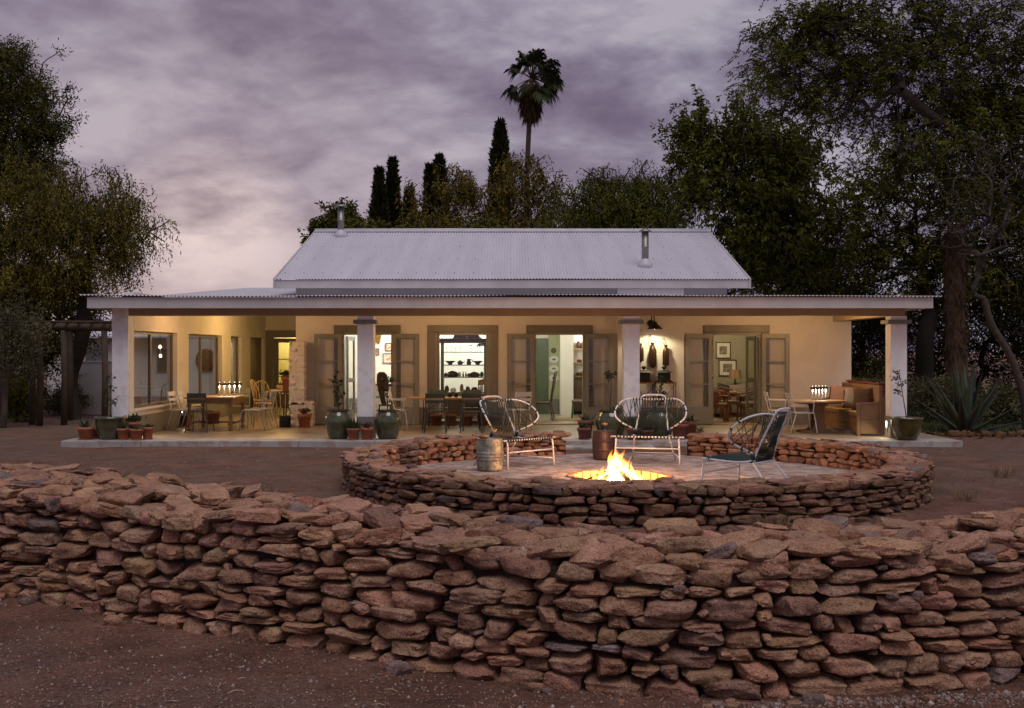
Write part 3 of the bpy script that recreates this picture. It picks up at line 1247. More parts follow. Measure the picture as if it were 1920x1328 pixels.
def gravel():
    r = np.random.default_rng(9)
    oct_v = np.array([(1, 0, 0), (0, 1, 0), (-1, 0, 0), (0, -1, 0), (0, 0, 1), (0, 0, -1)], dtype=float)
    oct_f = np.array([(0, 1, 4), (1, 2, 4), (2, 3, 4), (3, 0, 4), (1, 0, 5), (2, 1, 5), (3, 2, 5), (0, 3, 5)])
    pts = []
    for i in range(24000):
        y = 4.6 + abs(r.normal()) * 3.2
        x = r.uniform(-0.52, 0.52) * y + r.normal() * 0.2
        pts.append((x, y, abs(r.normal()) * 0.0065 + 0.003))
    for i in range(2600):
        y = r.uniform(9, 21.8)
        x = r.uniform(-0.5, 0.5) * y
        if np.hypot(x - RING_C[0], y - RING_C[1]) < RING_R + 0.1:
            continue
        pts.append((x, y, abs(r.normal()) * 0.011 + 0.005))
    for i in range(1600):                 # scree of pale chips against the foot of the wall on the right
        x = r.uniform(1.2, 3.6)
        y = 6.72 + 0.09 * (x - 1.4) ** 2 * 0.9 - abs(r.normal()) * 0.10
        pts.append((x, y, abs(r.normal()) * 0.009 + 0.004))
    for i in range(34):
        y = 4.7 + abs(r.normal()) * 1.6
        pts.append((r.uniform(-0.45, 0.45) * y, y, r.uniform(0.014, 0.03)))
    P = np.array(pts)
    z = ground_z(P[:, 0], P[:, 1])
    n = len(P)
    sc = P[:, 2][:, None, None] * r.uniform(0.6, 1.3, size=(n, 6, 3)) * np.array([1, 1, 0.65])
    V = oct_v[None] * sc
    a = r.uniform(0, 6.28, n)
    c, s = np.cos(a)[:, None], np.sin(a)[:, None]
    X = V[..., 0] * c - V[..., 1] * s + P[:, 0:1]
    Y = V[..., 0] * s + V[..., 1] * c + P[:, 1:2]
    Z = V[..., 2] + z[:, None] + P[:, 2:3] * 0.15
    v = np.stack([X, Y, Z], -1).reshape(-1, 3)
    f = (oct_f[None] + (np.arange(n) * 6)[:, None, None]).reshape(-1, 3)
    t = r.uniform(0.30, 0.75, size=n) + (r.random(n) < 0.03) * 0.5
    red = r.random(n) < 0.5
    tint = np.where(red[:, None], np.array([0.80, 0.50, 0.42]), np.array([1.0, 1.0, 1.02])) * t[:, None]
    me = np_mesh('gravel', v, f.ravel(), np.full(len(f), 3), False, np.repeat(tint, 6, axis=0))
    o = link('gravel', me, 'pebble')
    tag(o, 'loose pale and rust coloured gravel strewn over the earth', 'gravel', kind='stuff')
    mb = MB()
    for i in range(130):
        y = 4.7 + abs(r.normal()) * 1.3
        x = r.uniform(-0.46, 0.15) * y
        a = r.uniform(0, 6.28)
        l = r.uniform(0.03, 0.12)
        z0 = float(ground_z(x, y)) + 0.008
        mb.tube([(x, y, z0), (x + l * 0.5 * cos(a), y + l * 0.5 * sin(a), z0 + 0.008), (x + l * cos(a + 0.3), y + l * sin(a + 0.3), z0 + 0.002)], 0.0030, 4)
    o = mb.build('straw_litter', 'dry_straw')
    tag(o, 'dry straw and twigs scattered on the earth in front', 'straw', kind='stuff')


gravel()
# ------------------------------------------------------------------ house
FL = 0.12                     # veranda and room floor level
YW = 26.9                     # face of the main wall
YC = 22.7                     # face of the columns
YE = 22.2                     # veranda fascia
XL, XR = -5.19, 8.15          # ends of the main wall
XW = -7.78                    # inner face of the window wall on the side
YB = 35.4                     # back wall of the deep end of the veranda

house = empty('farmhouse', (0, YW, 0), 0, 'long white single storey farmhouse with corrugated roof and deep lit veranda', 'house')
HO = Vector((0, YW, 0))


def H(mb, name, material, parent=None, bevel=0.0):
    """Link a part modelled in world coordinates under the house."""
    o = mb.build(name, material, parent or house, bevel)
    if parent is None or parent is house:
        o.location = -HO
    return o


def wall_cells(mb, x0, x1, z0, z1, y0, y1, holes):
    """A wall slab in the x,z plane with rectangular openings, no inner faces."""
    xs = sorted({x0, x1, *[h[0] for h in holes], *[h[1] for h in holes]})
    zs = sorted({z0, z1, *[h[2] for h in holes], *[h[3] for h in holes]})
    nx, nz = len(xs) - 1, len(zs) - 1

    def solid(i, j):
        if not (0 <= i < nx and 0 <= j < nz):
            return False
        cx, cz = (xs[i] + xs[i + 1]) / 2, (zs[j] + zs[j + 1]) / 2
        return not any(h[0] < cx < h[1] and h[2] < cz < h[3] for h in holes)
    for i in range(nx):
        for j in range(nz):
            if not solid(i, j):
                continue
            a, b, c, d = xs[i], xs[i + 1], zs[j], zs[j + 1]
            mb.add([(a, y0, c), (b, y0, c), (b, y0, d), (a, y0, d)], [(0, 1, 2, 3)])
            mb.add([(a, y1, c), (b, y1, c), (b, y1, d), (a, y1, d)], [(3, 2, 1, 0)])
            if not solid(i - 1, j):
                mb.add([(a, y0, c), (a, y1, c), (a, y1, d), (a, y0, d)], [(3, 2, 1, 0)])
            if not solid(i + 1, j):
                mb.add([(b, y0, c), (b, y1, c), (b, y1, d), (b, y0, d)], [(0, 1, 2, 3)])
            if not solid(i, j - 1):
                mb.add([(a, y0, c), (b, y0, c), (b, y1, c), (a, y1, c)], [(3, 2, 1, 0)])
            if not solid(i, j + 1):
                mb.add([(a, y0, d), (b, y0, d), (b, y1, d), (a, y1, d)], [(0, 1, 2, 3)])
    return mb


def wx(px):                    # along the main wall
    return (px - 960) / 78.07


DOORS = [(wx(641), wx(737)), (wx(1001), wx(1097)), (wx(1334), wx(1428))]
WIN = (wx(816), wx(919))
ZT = FL + 2.22                 # head of the openings
holes = [(a, b, FL - 0.2, ZT) for a, b in DOORS] + [(WIN[0], WIN[1], FL + 0.10, ZT)]
H(wall_cells(MB(), XL, XR, 0.0, 3.22, YW, YW + 0.28, holes), 'front_wall', 'plaster')
# chimney breast
BX0, BX1 = wx(1155) + 0.02, wx(1281)
H(MB().box(BX0, BX1, YW - 0.16, YW - 0.002, 0.0, 3.15), 'chimney_breast', 'plaster', bevel=0.01)
# upper wall above the veranda roof
H(MB().box(XL, wx(1363), YW - 0.004, YW + 0.25, 3.221, 3.60), 'upper_wall', 'upper_plaster')
H(MB().box(BX0, BX1, YW - 0.14, YW - 0.006, 3.155, 3.52), 'chimney_breast', 'upper_plaster_pale')
# skirting band, between the openings
edges = [XL] + [e for h in sorted(holes) for e in (h[0] - 0.19, h[1] + 0.19)] + [XR]
for a, b in zip(edges[::2], edges[1::2]):
    if a < BX0 < b or a < BX1 < b:
        H(MB().box(a, BX0 - 0.002, YW - 0.018, YW, FL, FL + 0.42), 'skirting', 'dado_grey')
        H(MB().box(BX0 - 0.015, BX1 + 0.015, YW - 0.18, YW - 0.16, FL, FL + 0.42), 'skirting', 'dado_grey')
        H(MB().box(BX1 + 0.002, b, YW - 0.018, YW, FL, FL + 0.42), 'skirting', 'dado_grey')
    else:
        H(MB().box(a, b, YW - 0.018, YW, FL, FL + 0.42), 'skirting', 'dado_grey')


def trim(a, b, zb, n='architrave'):
    t = 0.185
    fr = H(MB().box(a - t, b + t, YW - 0.05, YW - 0.001, ZT, ZT + 0.17), n, 'olive_trim', bevel=0.006)
    H(MB().box(a - t, a, YW - 0.045, YW - 0.001, zb, ZT - 0.001), n, 'olive_trim', bevel=0.006)
    H(MB().box(b, b + t, YW - 0.045, YW - 0.001, zb, ZT - 0.001), n, 'olive_trim', bevel=0.006)
    # jamb lining inside the opening
    H(MB().box(a, a + 0.05, YW + 0.001, YW + 0.27, zb, ZT), 'jamb', 'olive_door')
    H(MB().box(b - 0.05, b, YW + 0.001, YW + 0.27, zb, ZT), 'jamb', 'olive_door')
    H(MB().box(a + 0.05, b - 0.05, YW + 0.001, YW + 0.27, ZT - 0.06, ZT), 'jamb', 'olive_door')


for a, b in DOORS:
    trim(a, b, FL)
trim(*WIN, FL + 0.10)
H(MB().box(WIN[0] - 0.2, WIN[1] + 0.2, YW - 0.09, YW + 0.1, FL + 0.05, FL + 0.10), 'window_sill', 'olive_trim', bevel=0.006)


def door_leaf(hx, side, ang, handle):
    """Glazed leaf hinged at hx; side -1 opens to the left, +1 to the right. Local x runs away from the hinge."""
    w, h, t = 0.655, 2.17, 0.045
    e = empty('door', (hx, -0.055, FL + 0.012))
    e.parent = house
    e.rotation_euler = (0, 0, ang)
    s = side

    def b(x0, x1, z0, z1, y0=-t / 2, y1=t / 2):
        return MB().box(min(s * x0, s * x1), max(s * x0, s * x1), y0, y1, z0, z1)
    for nm, mb in (('stile', b(0, 0.10, 0, h)), ('stile', b(w - 0.10, w, 0, h)), ('top_rail', b(0.10, w - 0.10, h - 0.11, h)),
                   ('bottom_panel', b(0.10, w - 0.10, 0, 0.42))):
        mb.build(nm, 'olive_door', e, bevel=0.004)
    z0 = 0.42
    ph = (h - 0.11 - z0) / 3
    for i in range(3):
        b(0.10, w - 0.10, z0 + i * ph, z0 + (i + 1) * ph, -0.004, 0.004).build('pane', 'door_glass', e)
    for i in (1, 2):
        b(0.10, w - 0.10, z0 + i * ph - 0.014, z0 + i * ph + 0.014, -t / 2 + 0.004, t / 2 - 0.004).build('glazing_bar', 'olive_door', e)
    if handle:
        mb = MB()
        for yy in (-1, 1):
            mb.tube([(s * (w - 0.05), yy * t / 2, 1.02), (s * (w - 0.05), yy * (t / 2 + 0.05), 1.02), (s * (w - 0.17), yy * (t / 2 + 0.05), 1.02)], 0.009, 6)
        mb.build('handle', 'steel', e)
        MB().box(min(s * (w - 0.075), s * (w - 0.025)), max(s * (w - 0.075), s * (w - 0.025)), -t / 2 - 0.004, t / 2 + 0.004, 0.88, 1.08).build('lock_plate', 'steel', e)
    for zz in (0.25, 1.1, 1.9):
        MB().tube([(0, -t / 2 - 0.006, zz), (0, -t / 2 - 0.006, zz + 0.1)], 0.012, 6).build('hinge', 'brass', e)
    return e


# the leaves stand folded right back against the wall
for i, (a, b) in enumerate(DOORS):
    door_leaf(a + 0.01, -1, radians(7), True)
    door_leaf(b - 0.01, 1, radians(-7), False)
# inner security leaves, folded into the rooms
for hx, ang in ((DOORS[0][0] + 0.075, radians(80)), (DOORS[2][1] - 0.075, radians(100))):
    e = empty('inner_door', (hx, 0.30, FL + 0.01))
    e.parent = house
    e.rotation_euler = (0, 0, ang)
    MB().box(0, 0.09, -0.02, 0.02, 0, 2.12).build('stile', 'olive_door', e, bevel=0.004)
    MB().box(0.51, 0.60, -0.02, 0.02, 0, 2.12).build('stile', 'olive_door', e, bevel=0.004)
    MB().box(0.09, 0.51, -0.018, 0.018, 0, 0.35).build('bottom_panel', 'olive_door', e)
    MB().box(0.09, 0.51, -0.018, 0.018, 1.0, 1.1).build('middle_rail', 'olive_door', e)
    MB().box(0.09, 0.51, -0.018, 0.018, 2.02, 2.12).build('top_rail', 'olive_door', e)
    MB().box(0.09, 0.51, -0.004, 0.004, 0.35, 2.02).build('pane', 'door_glass', e)
# fixed pane and bars in the kitchen window
win = empty('window', (0, 0, 0))
win.parent = house
win.location = (0, 0, 0)


def W(mb, name, material, bevel=0.0):
    o = mb.build(name, material, win, bevel)
    o.location = -HO
    return o


W(MB().box(WIN[0] + 0.05, WIN[1] - 0.05, YW + 0.10, YW + 0.108, FL + 0.10, ZT - 0.06), 'pane', 'window_glass')
for a, b, c, d in ((WIN[0] + 0.05, WIN[0] + 0.10, FL + 0.10, ZT - 0.06), (WIN[1] - 0.10, WIN[1] - 0.05, FL + 0.10, ZT - 0.06)):
    W(MB().box(a, b, YW + 0.08, YW + 0.13, c, d), 'sash', 'olive_door', 0.004)
# timber thresholds
for a, b in DOORS:
    H(MB().box(a + 0.05, b - 0.05, YW - 0.06, YW + 0.3, FL - 0.05, FL + 0.025), 'threshold', 'wood', bevel=0.008)

# ---- left side of the veranda: wall of windows running back from the front pier
PXL = -8.11
wins = [(23.06, 26.04), (26.95, 30.05), (31.0, 32.25)]
WZ0, WZ1 = 0.69, 2.31


def side_wall():
    mb = MB()
    hs = [(a, b, WZ0, WZ1) for a, b in wins] + [(33.3, 35.2, FL - 0.3, 2.31)]
    wall_cells(mb, 22.7 + 0.33, YB, 0.0, 3.1, 0.0, 0.24, hs)
    mb.v = [(XW - y, x, z) for x, y, z in mb.v]       # turn the slab to run along y
    return mb


o = side_wall()
o.f = [tuple(reversed(f)) for f in o.f]
H(o, 'side_wall', 'plaster')
H(MB().box(XW + 0.0015, XW + 0.02, 23.035, 33.25, FL, FL + 0.42), 'skirting', 'dado_grey')
for i, (a, b) in enumerate(wins):
    we = empty('window', (0, 0, 0))
    we.parent = house

    def WW(mb, name, material, bevel=0.0):
        q = mb.build(name, material, we, bevel)
        q.location = -HO
    X0, X1 = XW - 0.16, XW - 0.10
    WW(MB().box(X0, X1, a, b, WZ0, WZ0 + 0.06), 'frame', 'olive_trim')
    WW(MB().box(X0, X1, a, b, WZ1 - 0.06, WZ1), 'frame', 'olive_trim')
    WW(MB().box(X0, X1, a, a + 0.06, WZ0 + 0.06, WZ1 - 0.06), 'frame', 'olive_trim')
    WW(MB().box(X0, X1, b - 0.06, b, WZ0 + 0.06, WZ1 - 0.06), 'frame', 'olive_trim')
    if i < 2:
        m = (a + b) / 2 - 0.1
        WW(MB().box(X0, X1, m - 0.035, m + 0.035, WZ0 + 0.06, WZ1 - 0.06), 'mullion', 'olive_trim')
        WW(MB().box(X0 + 0.026, X0 + 0.034, a + 0.06, m - 0.035, WZ0 + 0.06, WZ1 - 0.06), 'pane', 'window_glass')
        WW(MB().box(X0 + 0.026, X0 + 0.034, m + 0.035, b - 0.06, WZ0 + 0.06, WZ1 - 0.06), 'pane', 'window_glass')
    else:
        WW(MB().box(X0 + 0.026, X0 + 0.034, a + 0.06, b - 0.06, WZ0 + 0.06, WZ1 - 0.06), 'pane', 'window_glass')
    WW(MB().box(XW - 0.10, XW + 0.04, a - 0.03, b + 0.03, WZ0 - 0.04, WZ0 - 0.001), 'sill', 'column_plaster')
H(MB().box(XW - 0.16, XW - 0.10, 33.3, 35.2, FL, 2.31), 'side_door', 'dark_wood')
H(MB().box(PXL, XW, 22.7, 23.03, 0.0, 2.86), 'pier', 'column_plaster', bevel=0.008)
H(MB().box(PXL - 0.012, XW + 0.012, 22.688, 23.028, FL, FL + 0.44), 'plinth', 'dado_grey', bevel=0.006)
# back wall of the deep end, with a glazed door into a lit room
bd = (-7.55, -6.45)
H(wall_cells(MB(), XW + 0.001, XL, 0.0, 3.6, YB, YB + 0.25, [(bd[0], bd[1], FL - 0.1, 2.32)]), 'back_wall', 'plaster')
H(MB().box(bd[0] - 0.22, bd[1] + 0.2, YB - 0.05, YB - 0.001, 2.32, 2.55), 'architrave', 'olive_trim')
H(MB().box(bd[0] - 0.22, bd[0], YB - 0.045, YB - 0.001, FL, 2.319), 'architrave', 'olive_trim')
H(MB().box(bd[1], bd[1] + 0.2, YB - 0.045, YB - 0.001, FL, 2.319), 'architrave', 'olive_trim')
bdr = empty('door', (0, 0, 0))
bdr.parent = house
for nm, mt, bx in (('stile', 'olive_trim', (bd[0], bd[0] + 0.16, FL, 2.3)), ('stile', 'olive_trim', (bd[1] - 0.16, bd[1], FL, 2.3)),
                   ('top_rail', 'olive_trim', (bd[0] + 0.16, bd[1] - 0.16, 2.16, 2.3)), ('bottom_panel', 'olive_trim', (bd[0] + 0.16, bd[1] - 0.16, FL, 0.55)),
                   ('glazing_bar', 'olive_trim', (bd[0] + 0.16, bd[1] - 0.16, 1.62, 1.65)), ('glazing_bar', 'olive_trim', (bd[0] + 0.16, bd[1] - 0.16, 1.08, 1.11))):
    q = MB().box(bx[0], bx[1], YB + 0.05, YB + 0.095, bx[2], bx[3]).build(nm, mt, bdr)
    q.location = -HO
for z0, z1 in ((0.55, 1.08), (1.11, 1.62), (1.65, 2.16)):
    q = MB().box(bd[0] + 0.16, bd[1] - 0.16, YB + 0.07, YB + 0.075, z0, z1).build('pane', 'door_glass', bdr)
    q.location = -HO
# main wall's end, facing the deep part of the veranda
H(MB().box(XL, XL + 0.25, YW + 0.281, YB - 0.001, 0.0, 3.55), 'end_wall', 'plaster')

# ---- columns
for cx in ((685 - 960) / 92.5, (1184.3 - 960) / 92.5, (1685.5 - 960) / 92.5):
    c = empty('column', (cx, YC + 0.165 - YW, 0))
    c.parent = house
    MB().box(-0.165, 0.165, -0.165, 0.165, FL, 2.60).build('shaft', 'column_plaster', c, bevel=0.01)
    MB().box(-0.24, 0.24, -0.24, 0.24, 2.44, 2.52).build('capital', 'dado_grey', c, bevel=0.006)
    MB().box(-0.178, 0.178, -0.178, 0.178, FL - 0.05, FL + 0.44).build('plinth', 'dado_grey', c, bevel=0.006)

# ---- veranda roof: beam, fascia, ceiling, corrugated sheets
XE0, XE1 = (163 - 960) / 94.6, (1750 - 960) / 94.6
H(MB().box(XW + 0.005, 7.98, YC + 0.03, YC + 0.30, 2.605, 2.80), 'beam', 'beam_paint', bevel=0.006)
H(MB().box(7.70, 7.97, YC + 0.302, YW - 0.02, 2.60, 2.80), 'beam', 'beam_paint', bevel=0.006)
H(MB().box(XE0, XE1, YE, YE + 0.035, 2.735, 2.955), 'fascia', 'white_board', bevel=0.004)
H(MB().box(XE1 - 0.035, XE1, YE + 0.036, YW + 1.0, 2.735, 2.955), 'fascia', 'white_board')
H(MB().box(XE0, XE0 + 0.035, YE + 0.036, YB, 2.735, 2.955), 'fascia', 'white_board')
SL = 0.048


def zroof(y):
    return 2.985 + SL * (y - YE)


H(MB().hexa([(XE0 + 0.04, YE + 0.04, 2.83), (XE1 - 0.04, YE + 0.04, 2.83), (XE1 - 0.04, YW - 0.002, 3.03), (XE0 + 0.04, YW - 0.002, 3.03),
             (XE0 + 0.04, YE + 0.04, 2.86), (XE1 - 0.04, YE + 0.04, 2.86), (XE1 - 0.04, YW - 0.002, 3.06), (XE0 + 0.04, YW - 0.002, 3.06)]), 'ceiling', 'ceiling_board')
H(MB().hexa([(XW + 0.01, YW, 3.03), (XL - 0.002, YW, 3.03), (XL - 0.002, YB - 0.002, 3.42), (XW + 0.01, YB - 0.002, 3.42),
             (XW + 0.01, YW, 3.06), (XL - 0.002, YW, 3.06), (XL - 0.002, YB - 0.002, 3.45), (XW + 0.01, YB - 0.002, 3.45)]), 'ceiling', 'ceiling_board')
for y in np.arange(24.2, 35, 1.35):
    zc = np.interp(y, [YE, YW, YB], [2.83, 3.03, 3.42])
    H(MB().box(XW + 0.012, XL - 0.01 if y > YW else -3.2, y, y + 0.07, zc - 0.13, zc + 0.01), 'rafter', 'ceiling_board')


def corrugated(x0, x1, p0, p1, pitch=0.0762, amp=0.0135, per=6, rows=2, sag=0.0, seed=1):
    """Sheet from (y,z) p0 up to p1 with ribs running up the slope."""
    n = int(round((x1 - x0) / pitch)) * per
    r = np.random.default_rng(seed)
    xs = np.linspace(x0, x1, n + 1)
    w = amp * np.cos(2 * pi * (xs - x0) / pitch)
    v, f = [], []
    sl = math.atan2(p1[1] - p0[1], p1[0] - p0[0])
    for k in range(rows + 1):
        t = k / rows
        y, z = p0[0] + (p1[0] - p0[0]) * t, p0[1] + (p1[1] - p0[1]) * t
        wob = sag * np.sin(xs * 0.55 + 0.8) * (1 - t) + sag * 0.6 * np.sin(xs * 1.3) * (1 - t)
        v.append(np.stack([xs, y - w * sin(sl), z + w * cos(sl) + wob], -1))
    v = np.concatenate(v)
    i = np.arange((rows + 1) * (n + 1)).reshape(rows + 1, n + 1)
    q = np.stack([i[:-1, :-1], i[:-1, 1:], i[1:, 1:], i[1:, :-1]], -1).reshape(-1, 4)
    me = np_mesh('corrugated_sheet', v, q, np.full(len(q), 4), True)
    return me


def H2(name, me, material, parent=None):
    o = link(name, me, material, parent or house)
    if parent is None:
        o.location = -HO
    return o


XR0, XR1 = (150 - 960) / 94.6, (1764 - 960) / 94.6
vr = H2('veranda_roof', corrugated(XR0, XR1, (YE - 0.06, zroof(YE - 0.06)), (YW + 0.0, zroof(YW)), sag=0.012, seed=3), 'white_roof')
H2('side_roof', corrugated(XR0, XL - 0.01, (YW + 0.002, zroof(YW)), (36.2, 3.93), sag=0.0), 'white_roof')
H2('wing_roof', corrugated(4.9, XR1, (YW + 0.002, zroof(YW) - 0.004), (36.2, zroof(YW) + 0.1)), 'white_roof')
H(MB().box(XR - 0.25, XR, YW + 0.281, 36.0, 0.0, 3.15), 'end_wall', 'plaster')
# flashing where the side roof meets the main roof
H(MB().hexa([(XL - 0.30, YW + 2.5, 3.50), (XL - 0.02, YW + 2.5, 3.50), (XL - 0.02, 36.2, 4.02), (XL - 0.30, 36.2, 4.02),
             (XL - 0.30, YW + 2.5, 3.53), (XL - 0.02, YW + 2.5, 3.56), (XL - 0.02, 36.2, 4.08), (XL - 0.30, 36.2, 4.05)]), 'flashing', 'white_roof')
# main roof
EY, EZ = 26.62, 3.60
RY, RZ = 32.3, 5.36
XM = 5.66
roof = H2('main_roof', corrugated(-XM, XM, (EY, EZ), (RY, RZ), rows=6, sag=0.006, seed=4), 'white_roof')
H2('rear_roof', corrugated(-XM, XM, (2 * RY - EY, EZ), (RY, RZ), rows=2), 'white_roof')
mb = MB()
mb.tube([(-XM - 0.02, RY, RZ + 0.015), (-2, RY, RZ + 0.022), (2.5, RY, RZ + 0.016), (XM + 0.02, RY, RZ + 0.02)], 0.05, 10)
mb.hexa([(-XM - 0.02, RY - 0.22, RZ - 0.045), (XM + 0.02, RY - 0.22, RZ - 0.045), (XM + 0.02, RY, RZ + 0.02), (-XM - 0.02, RY, RZ + 0.02),
         (-XM - 0.02, RY - 0.22, RZ - 0.040), (XM + 0.02, RY - 0.22, RZ - 0.040), (XM + 0.02, RY, RZ + 0.026), (-XM - 0.02, RY, RZ + 0.026)])
H(mb, 'ridge_cap', 'white_roof')
H(MB().box(-XM + 0.005, XM - 0.005, EY + 0.03, EY + 0.06, EZ - 0.215, EZ - 0.015), 'fascia', 'white_board', bevel=0.004)
sl = (RZ - EZ) / (RY - EY)
for s in (-1, 1):
    x0, x1 = (s * XM - 0.02, s * XM + 0.02)
    H(MB().hexa([(x0, EY, EZ - 0.22), (x1, EY, EZ - 0.22), (x1, RY, RZ - 0.22), (x0, RY, RZ - 0.22),
                 (x0, EY, EZ + 0.02), (x1, EY, EZ + 0.02), (x1, RY, RZ + 0.02), (x0, RY, RZ + 0.02)]), 'barge_board', 'white_board')
    # gable
    gx = s * (XM - 0.42)
    H(MB().add([(gx, YW + 0.3, 3.0), (gx, 2 * RY - YW, 3.0), (gx, 2 * RY - YW, EZ + 0.1), (gx, RY, RZ - 0.06), (gx, YW + 0.3, EZ + 0.1)], [(0, 1, 2, 3, 4)]), 'gable', 'upper_plaster')
# roofing screws
mb = MB()
for k, t in enumerate((0.10, 0.36, 0.62, 0.86)):
    for x in np.arange(-XM + 0.15, XM, 0.457):
        y, z = EY + (RY - EY) * t, EZ + (RZ - EZ) * t + 0.012
        mb.box(x - 0.012, x + 0.012, y - 0.012, y + 0.012, z, z + 0.012)
q = H(mb, 'roof_screws', 'steel')
q['kind'] = 'stuff'


def flue(x, y, zb, zt, r, cone):
    e = empty('flue_pipe', (x, y - YW, 0))
    e.parent = house
    MB().lathe([(r, zb - 0.3), (r, zb + (zt - zb) * 0.45), (r + 0.006, zb + (zt - zb) * 0.45 + 0.01), (r + 0.006, zb + (zt - zb) * 0.48), (r, zb + (zt - zb) * 0.49), (r, zt - 0.09)], 20).build('pipe', 'steel', e)
    if cone:
        MB().lathe([(r + 0.075, zt - 0.09), (r + 0.07, zt - 0.075), (0.03, zt), (0.002, zt + 0.005)], 20).build('cowl', 'steel', e)
    else:
        MB().lathe([(r + 0.09, zt - 0.075), (r + 0.09, zt - 0.05), (r + 0.03, zt - 0.01), (0.002, zt)], 20).build('cowl', 'steel', e)
    for a in range(3):
        MB().box(r * cos(a * 2.1) - 0.01, r * cos(a * 2.1) + 0.01, r * sin(a * 2.1) - 0.01, r * sin(a * 2.1) + 0.01, zt - 0.1, zt - 0.06).build('cowl_bracket', 'steel', e)
    MB().lathe([(r + 0.12, zb - 0.12), (r + 0.09, zb + 0.02), (r + 0.02, zb + 0.12), (r + 0.012, zb + 0.14)], 20).build('flashing', 'white_roof', e)


flue((639 - 960) / 66.5, 31.6, 5.17, 6.03, 0.092, False)
flue((1209.5 - 960) / 75.1, 27.95, 4.05, 4.96, 0.088, True)

# white rough stone pier at the corner of the main wall
pier = empty('stone_pier', (-5.1, YW - 0.42, FL), 0, 'stepped white painted rough stone pier at the corner of the house', 'pier')
rp = np.random.default_rng(4)
for zc0, zc1, x0, x1 in ((0.0, 0.62, -0.19, 0.40), (0.62, 2.02, -0.19, 0.20)):
    z = zc0
    while z < zc1 - 0.04:
        h = min(rp.uniform(0.07, 0.15), zc1 - z)
        x = x0
        while x < x1 - 0.03:
            w = min(rp.uniform(0.08, 0.22), x1 - x)
            if x1 - x - w < 0.09:
                w = x1 - x
            v, f = rock_verts(rp, w * 1.06, 0.40 + rp.uniform(-0.03, 0.03), h * 1.06, 4, power=9, cuts=3)
            me = np_mesh('stone', v, f, np.full(len(f), 4), True)
            q = link('stone', me, 'rough_white_stone', pier)
            q.location = (x + w / 2, 0.2, z + h / 2)
            x += w
        z += h
MB().box(-0.17, 0.38, 0.02, 0.38, 0.0, 0.55).build('core', 'rough_white_stone', pier)
MB().box(-0.17, 0.18, 0.02, 0.38, 0.5, 1.98).build('core', 'rough_white_stone', pier)

# ---- floor slab, poured in bays
slab = empty('veranda_floor', (0, 0, 0), 0, 'polished concrete veranda floor with a pale front edge', 'floor')
slab['kind'] = 'structure'
xs = [-8.87, -7.3, -5.75, -4.2, -2.7, -1.2, 0.35, 2.0, 3.6, 5.2, 7.0, 8.86]
for a, b in zip(xs, xs[1:]):
    MB().box(a + 0.003, b - 0.003, 22.0, 22.62, -0.25, FL).build('kerb_slab', 'concrete_edge', slab, bevel=0.012)
for a, b in zip(xs[1::2], xs[3::2] + [8.8]):
    pass
bays = [-8.87, -5.2, -2.6, 0.3, 3.0, 5.6, 8.86]
for a, b in zip(bays, bays[1:]):
    y1 = YW + 0.02
    MB().box(a + 0.003, b - 0.003, 22.626, y1, -0.25, FL - 0.001).build('floor_slab', 'concrete', slab, bevel=0.004)
MB().box(-8.0, XL, YW + 0.025, YB, -0.25, FL - 0.001).build('floor_slab', 'concrete', slab)
MB().box(0.2, 2.75, 21.45, 21.995, -0.25, 0.045).build('step', 'concrete_edge', slab, bevel=0.015)

# ------------------------------------------------------------------ rooms behind the openings
CE = 2.78


def room(name, x0, x1, y1, wall_m, floor_m, label):
    e = empty(name, (0, 0, 0))
    e.parent = house
    y0 = YW + 0.28

    def R(mb, nm, mt):
        q = mb.build(nm, mt, e)
        q.location = -HO
    R(MB().box(x0, x1, y1, y1 + 0.1, FL, CE), 'wall', wall_m)
    R(MB().box(x0 - 0.1, x0, y0, y1 + 0.1, FL, CE), 'wall', wall_m)
    R(MB().box(x1, x1 + 0.1, y0, y1 + 0.1, FL, CE), 'wall', wall_m)
    R(MB().box(x0 - 0.1, x1 + 0.1, y0 + 0.001, y1 + 0.1, FL - 0.1, FL), 'floor', floor_m)
    R(MB().box(x0 - 0.1, x1 + 0.1, y0 + 0.001, y1 + 0.1, CE, CE + 0.1), 'ceiling', 'room_white')
    R(MB().box(x0 + 0.001, x1 - 0.001, y1 - 0.02, y1 - 0.001, FL, FL + 0.42), 'skirting', 'dado_grey')
    return e


room('kitchen', -4.75, 0.12, 32.0, 'room_white', 'concrete', '')
room('hall', 0.32, 2.40, 31.6, 'room_white', 'concrete', '')
room('living_room', 4.1, 7.6, 31.2, 'room_olive', 'concrete', '')
room_b = empty('back_room', (0, 0, 0))
room_b.parent = house
for bx, mt in (((-7.9, -5.9, YB + 1.6, YB + 1.7, FL, 2.8), 'room_yellow'), ((-8.0, -7.9, YB + 0.26, YB + 1.7, FL, 2.8), 'room_yellow'), ((-5.9, -5.8, YB + 0.26, YB + 1.7, FL, 2.8), 'room_yellow'),
               ((-8.0, -5.8, YB + 0.26, YB + 1.7, FL - 0.1, FL), 'room_yellow'), ((-8.0, -5.8, YB + 0.26, YB + 1.7, 2.8, 2.9), 'room_white')):
    q = MB().box(*bx).build('wall' if bx[5] - bx[4] > 1 else 'floor', mt, room_b)
    q.location = -HO


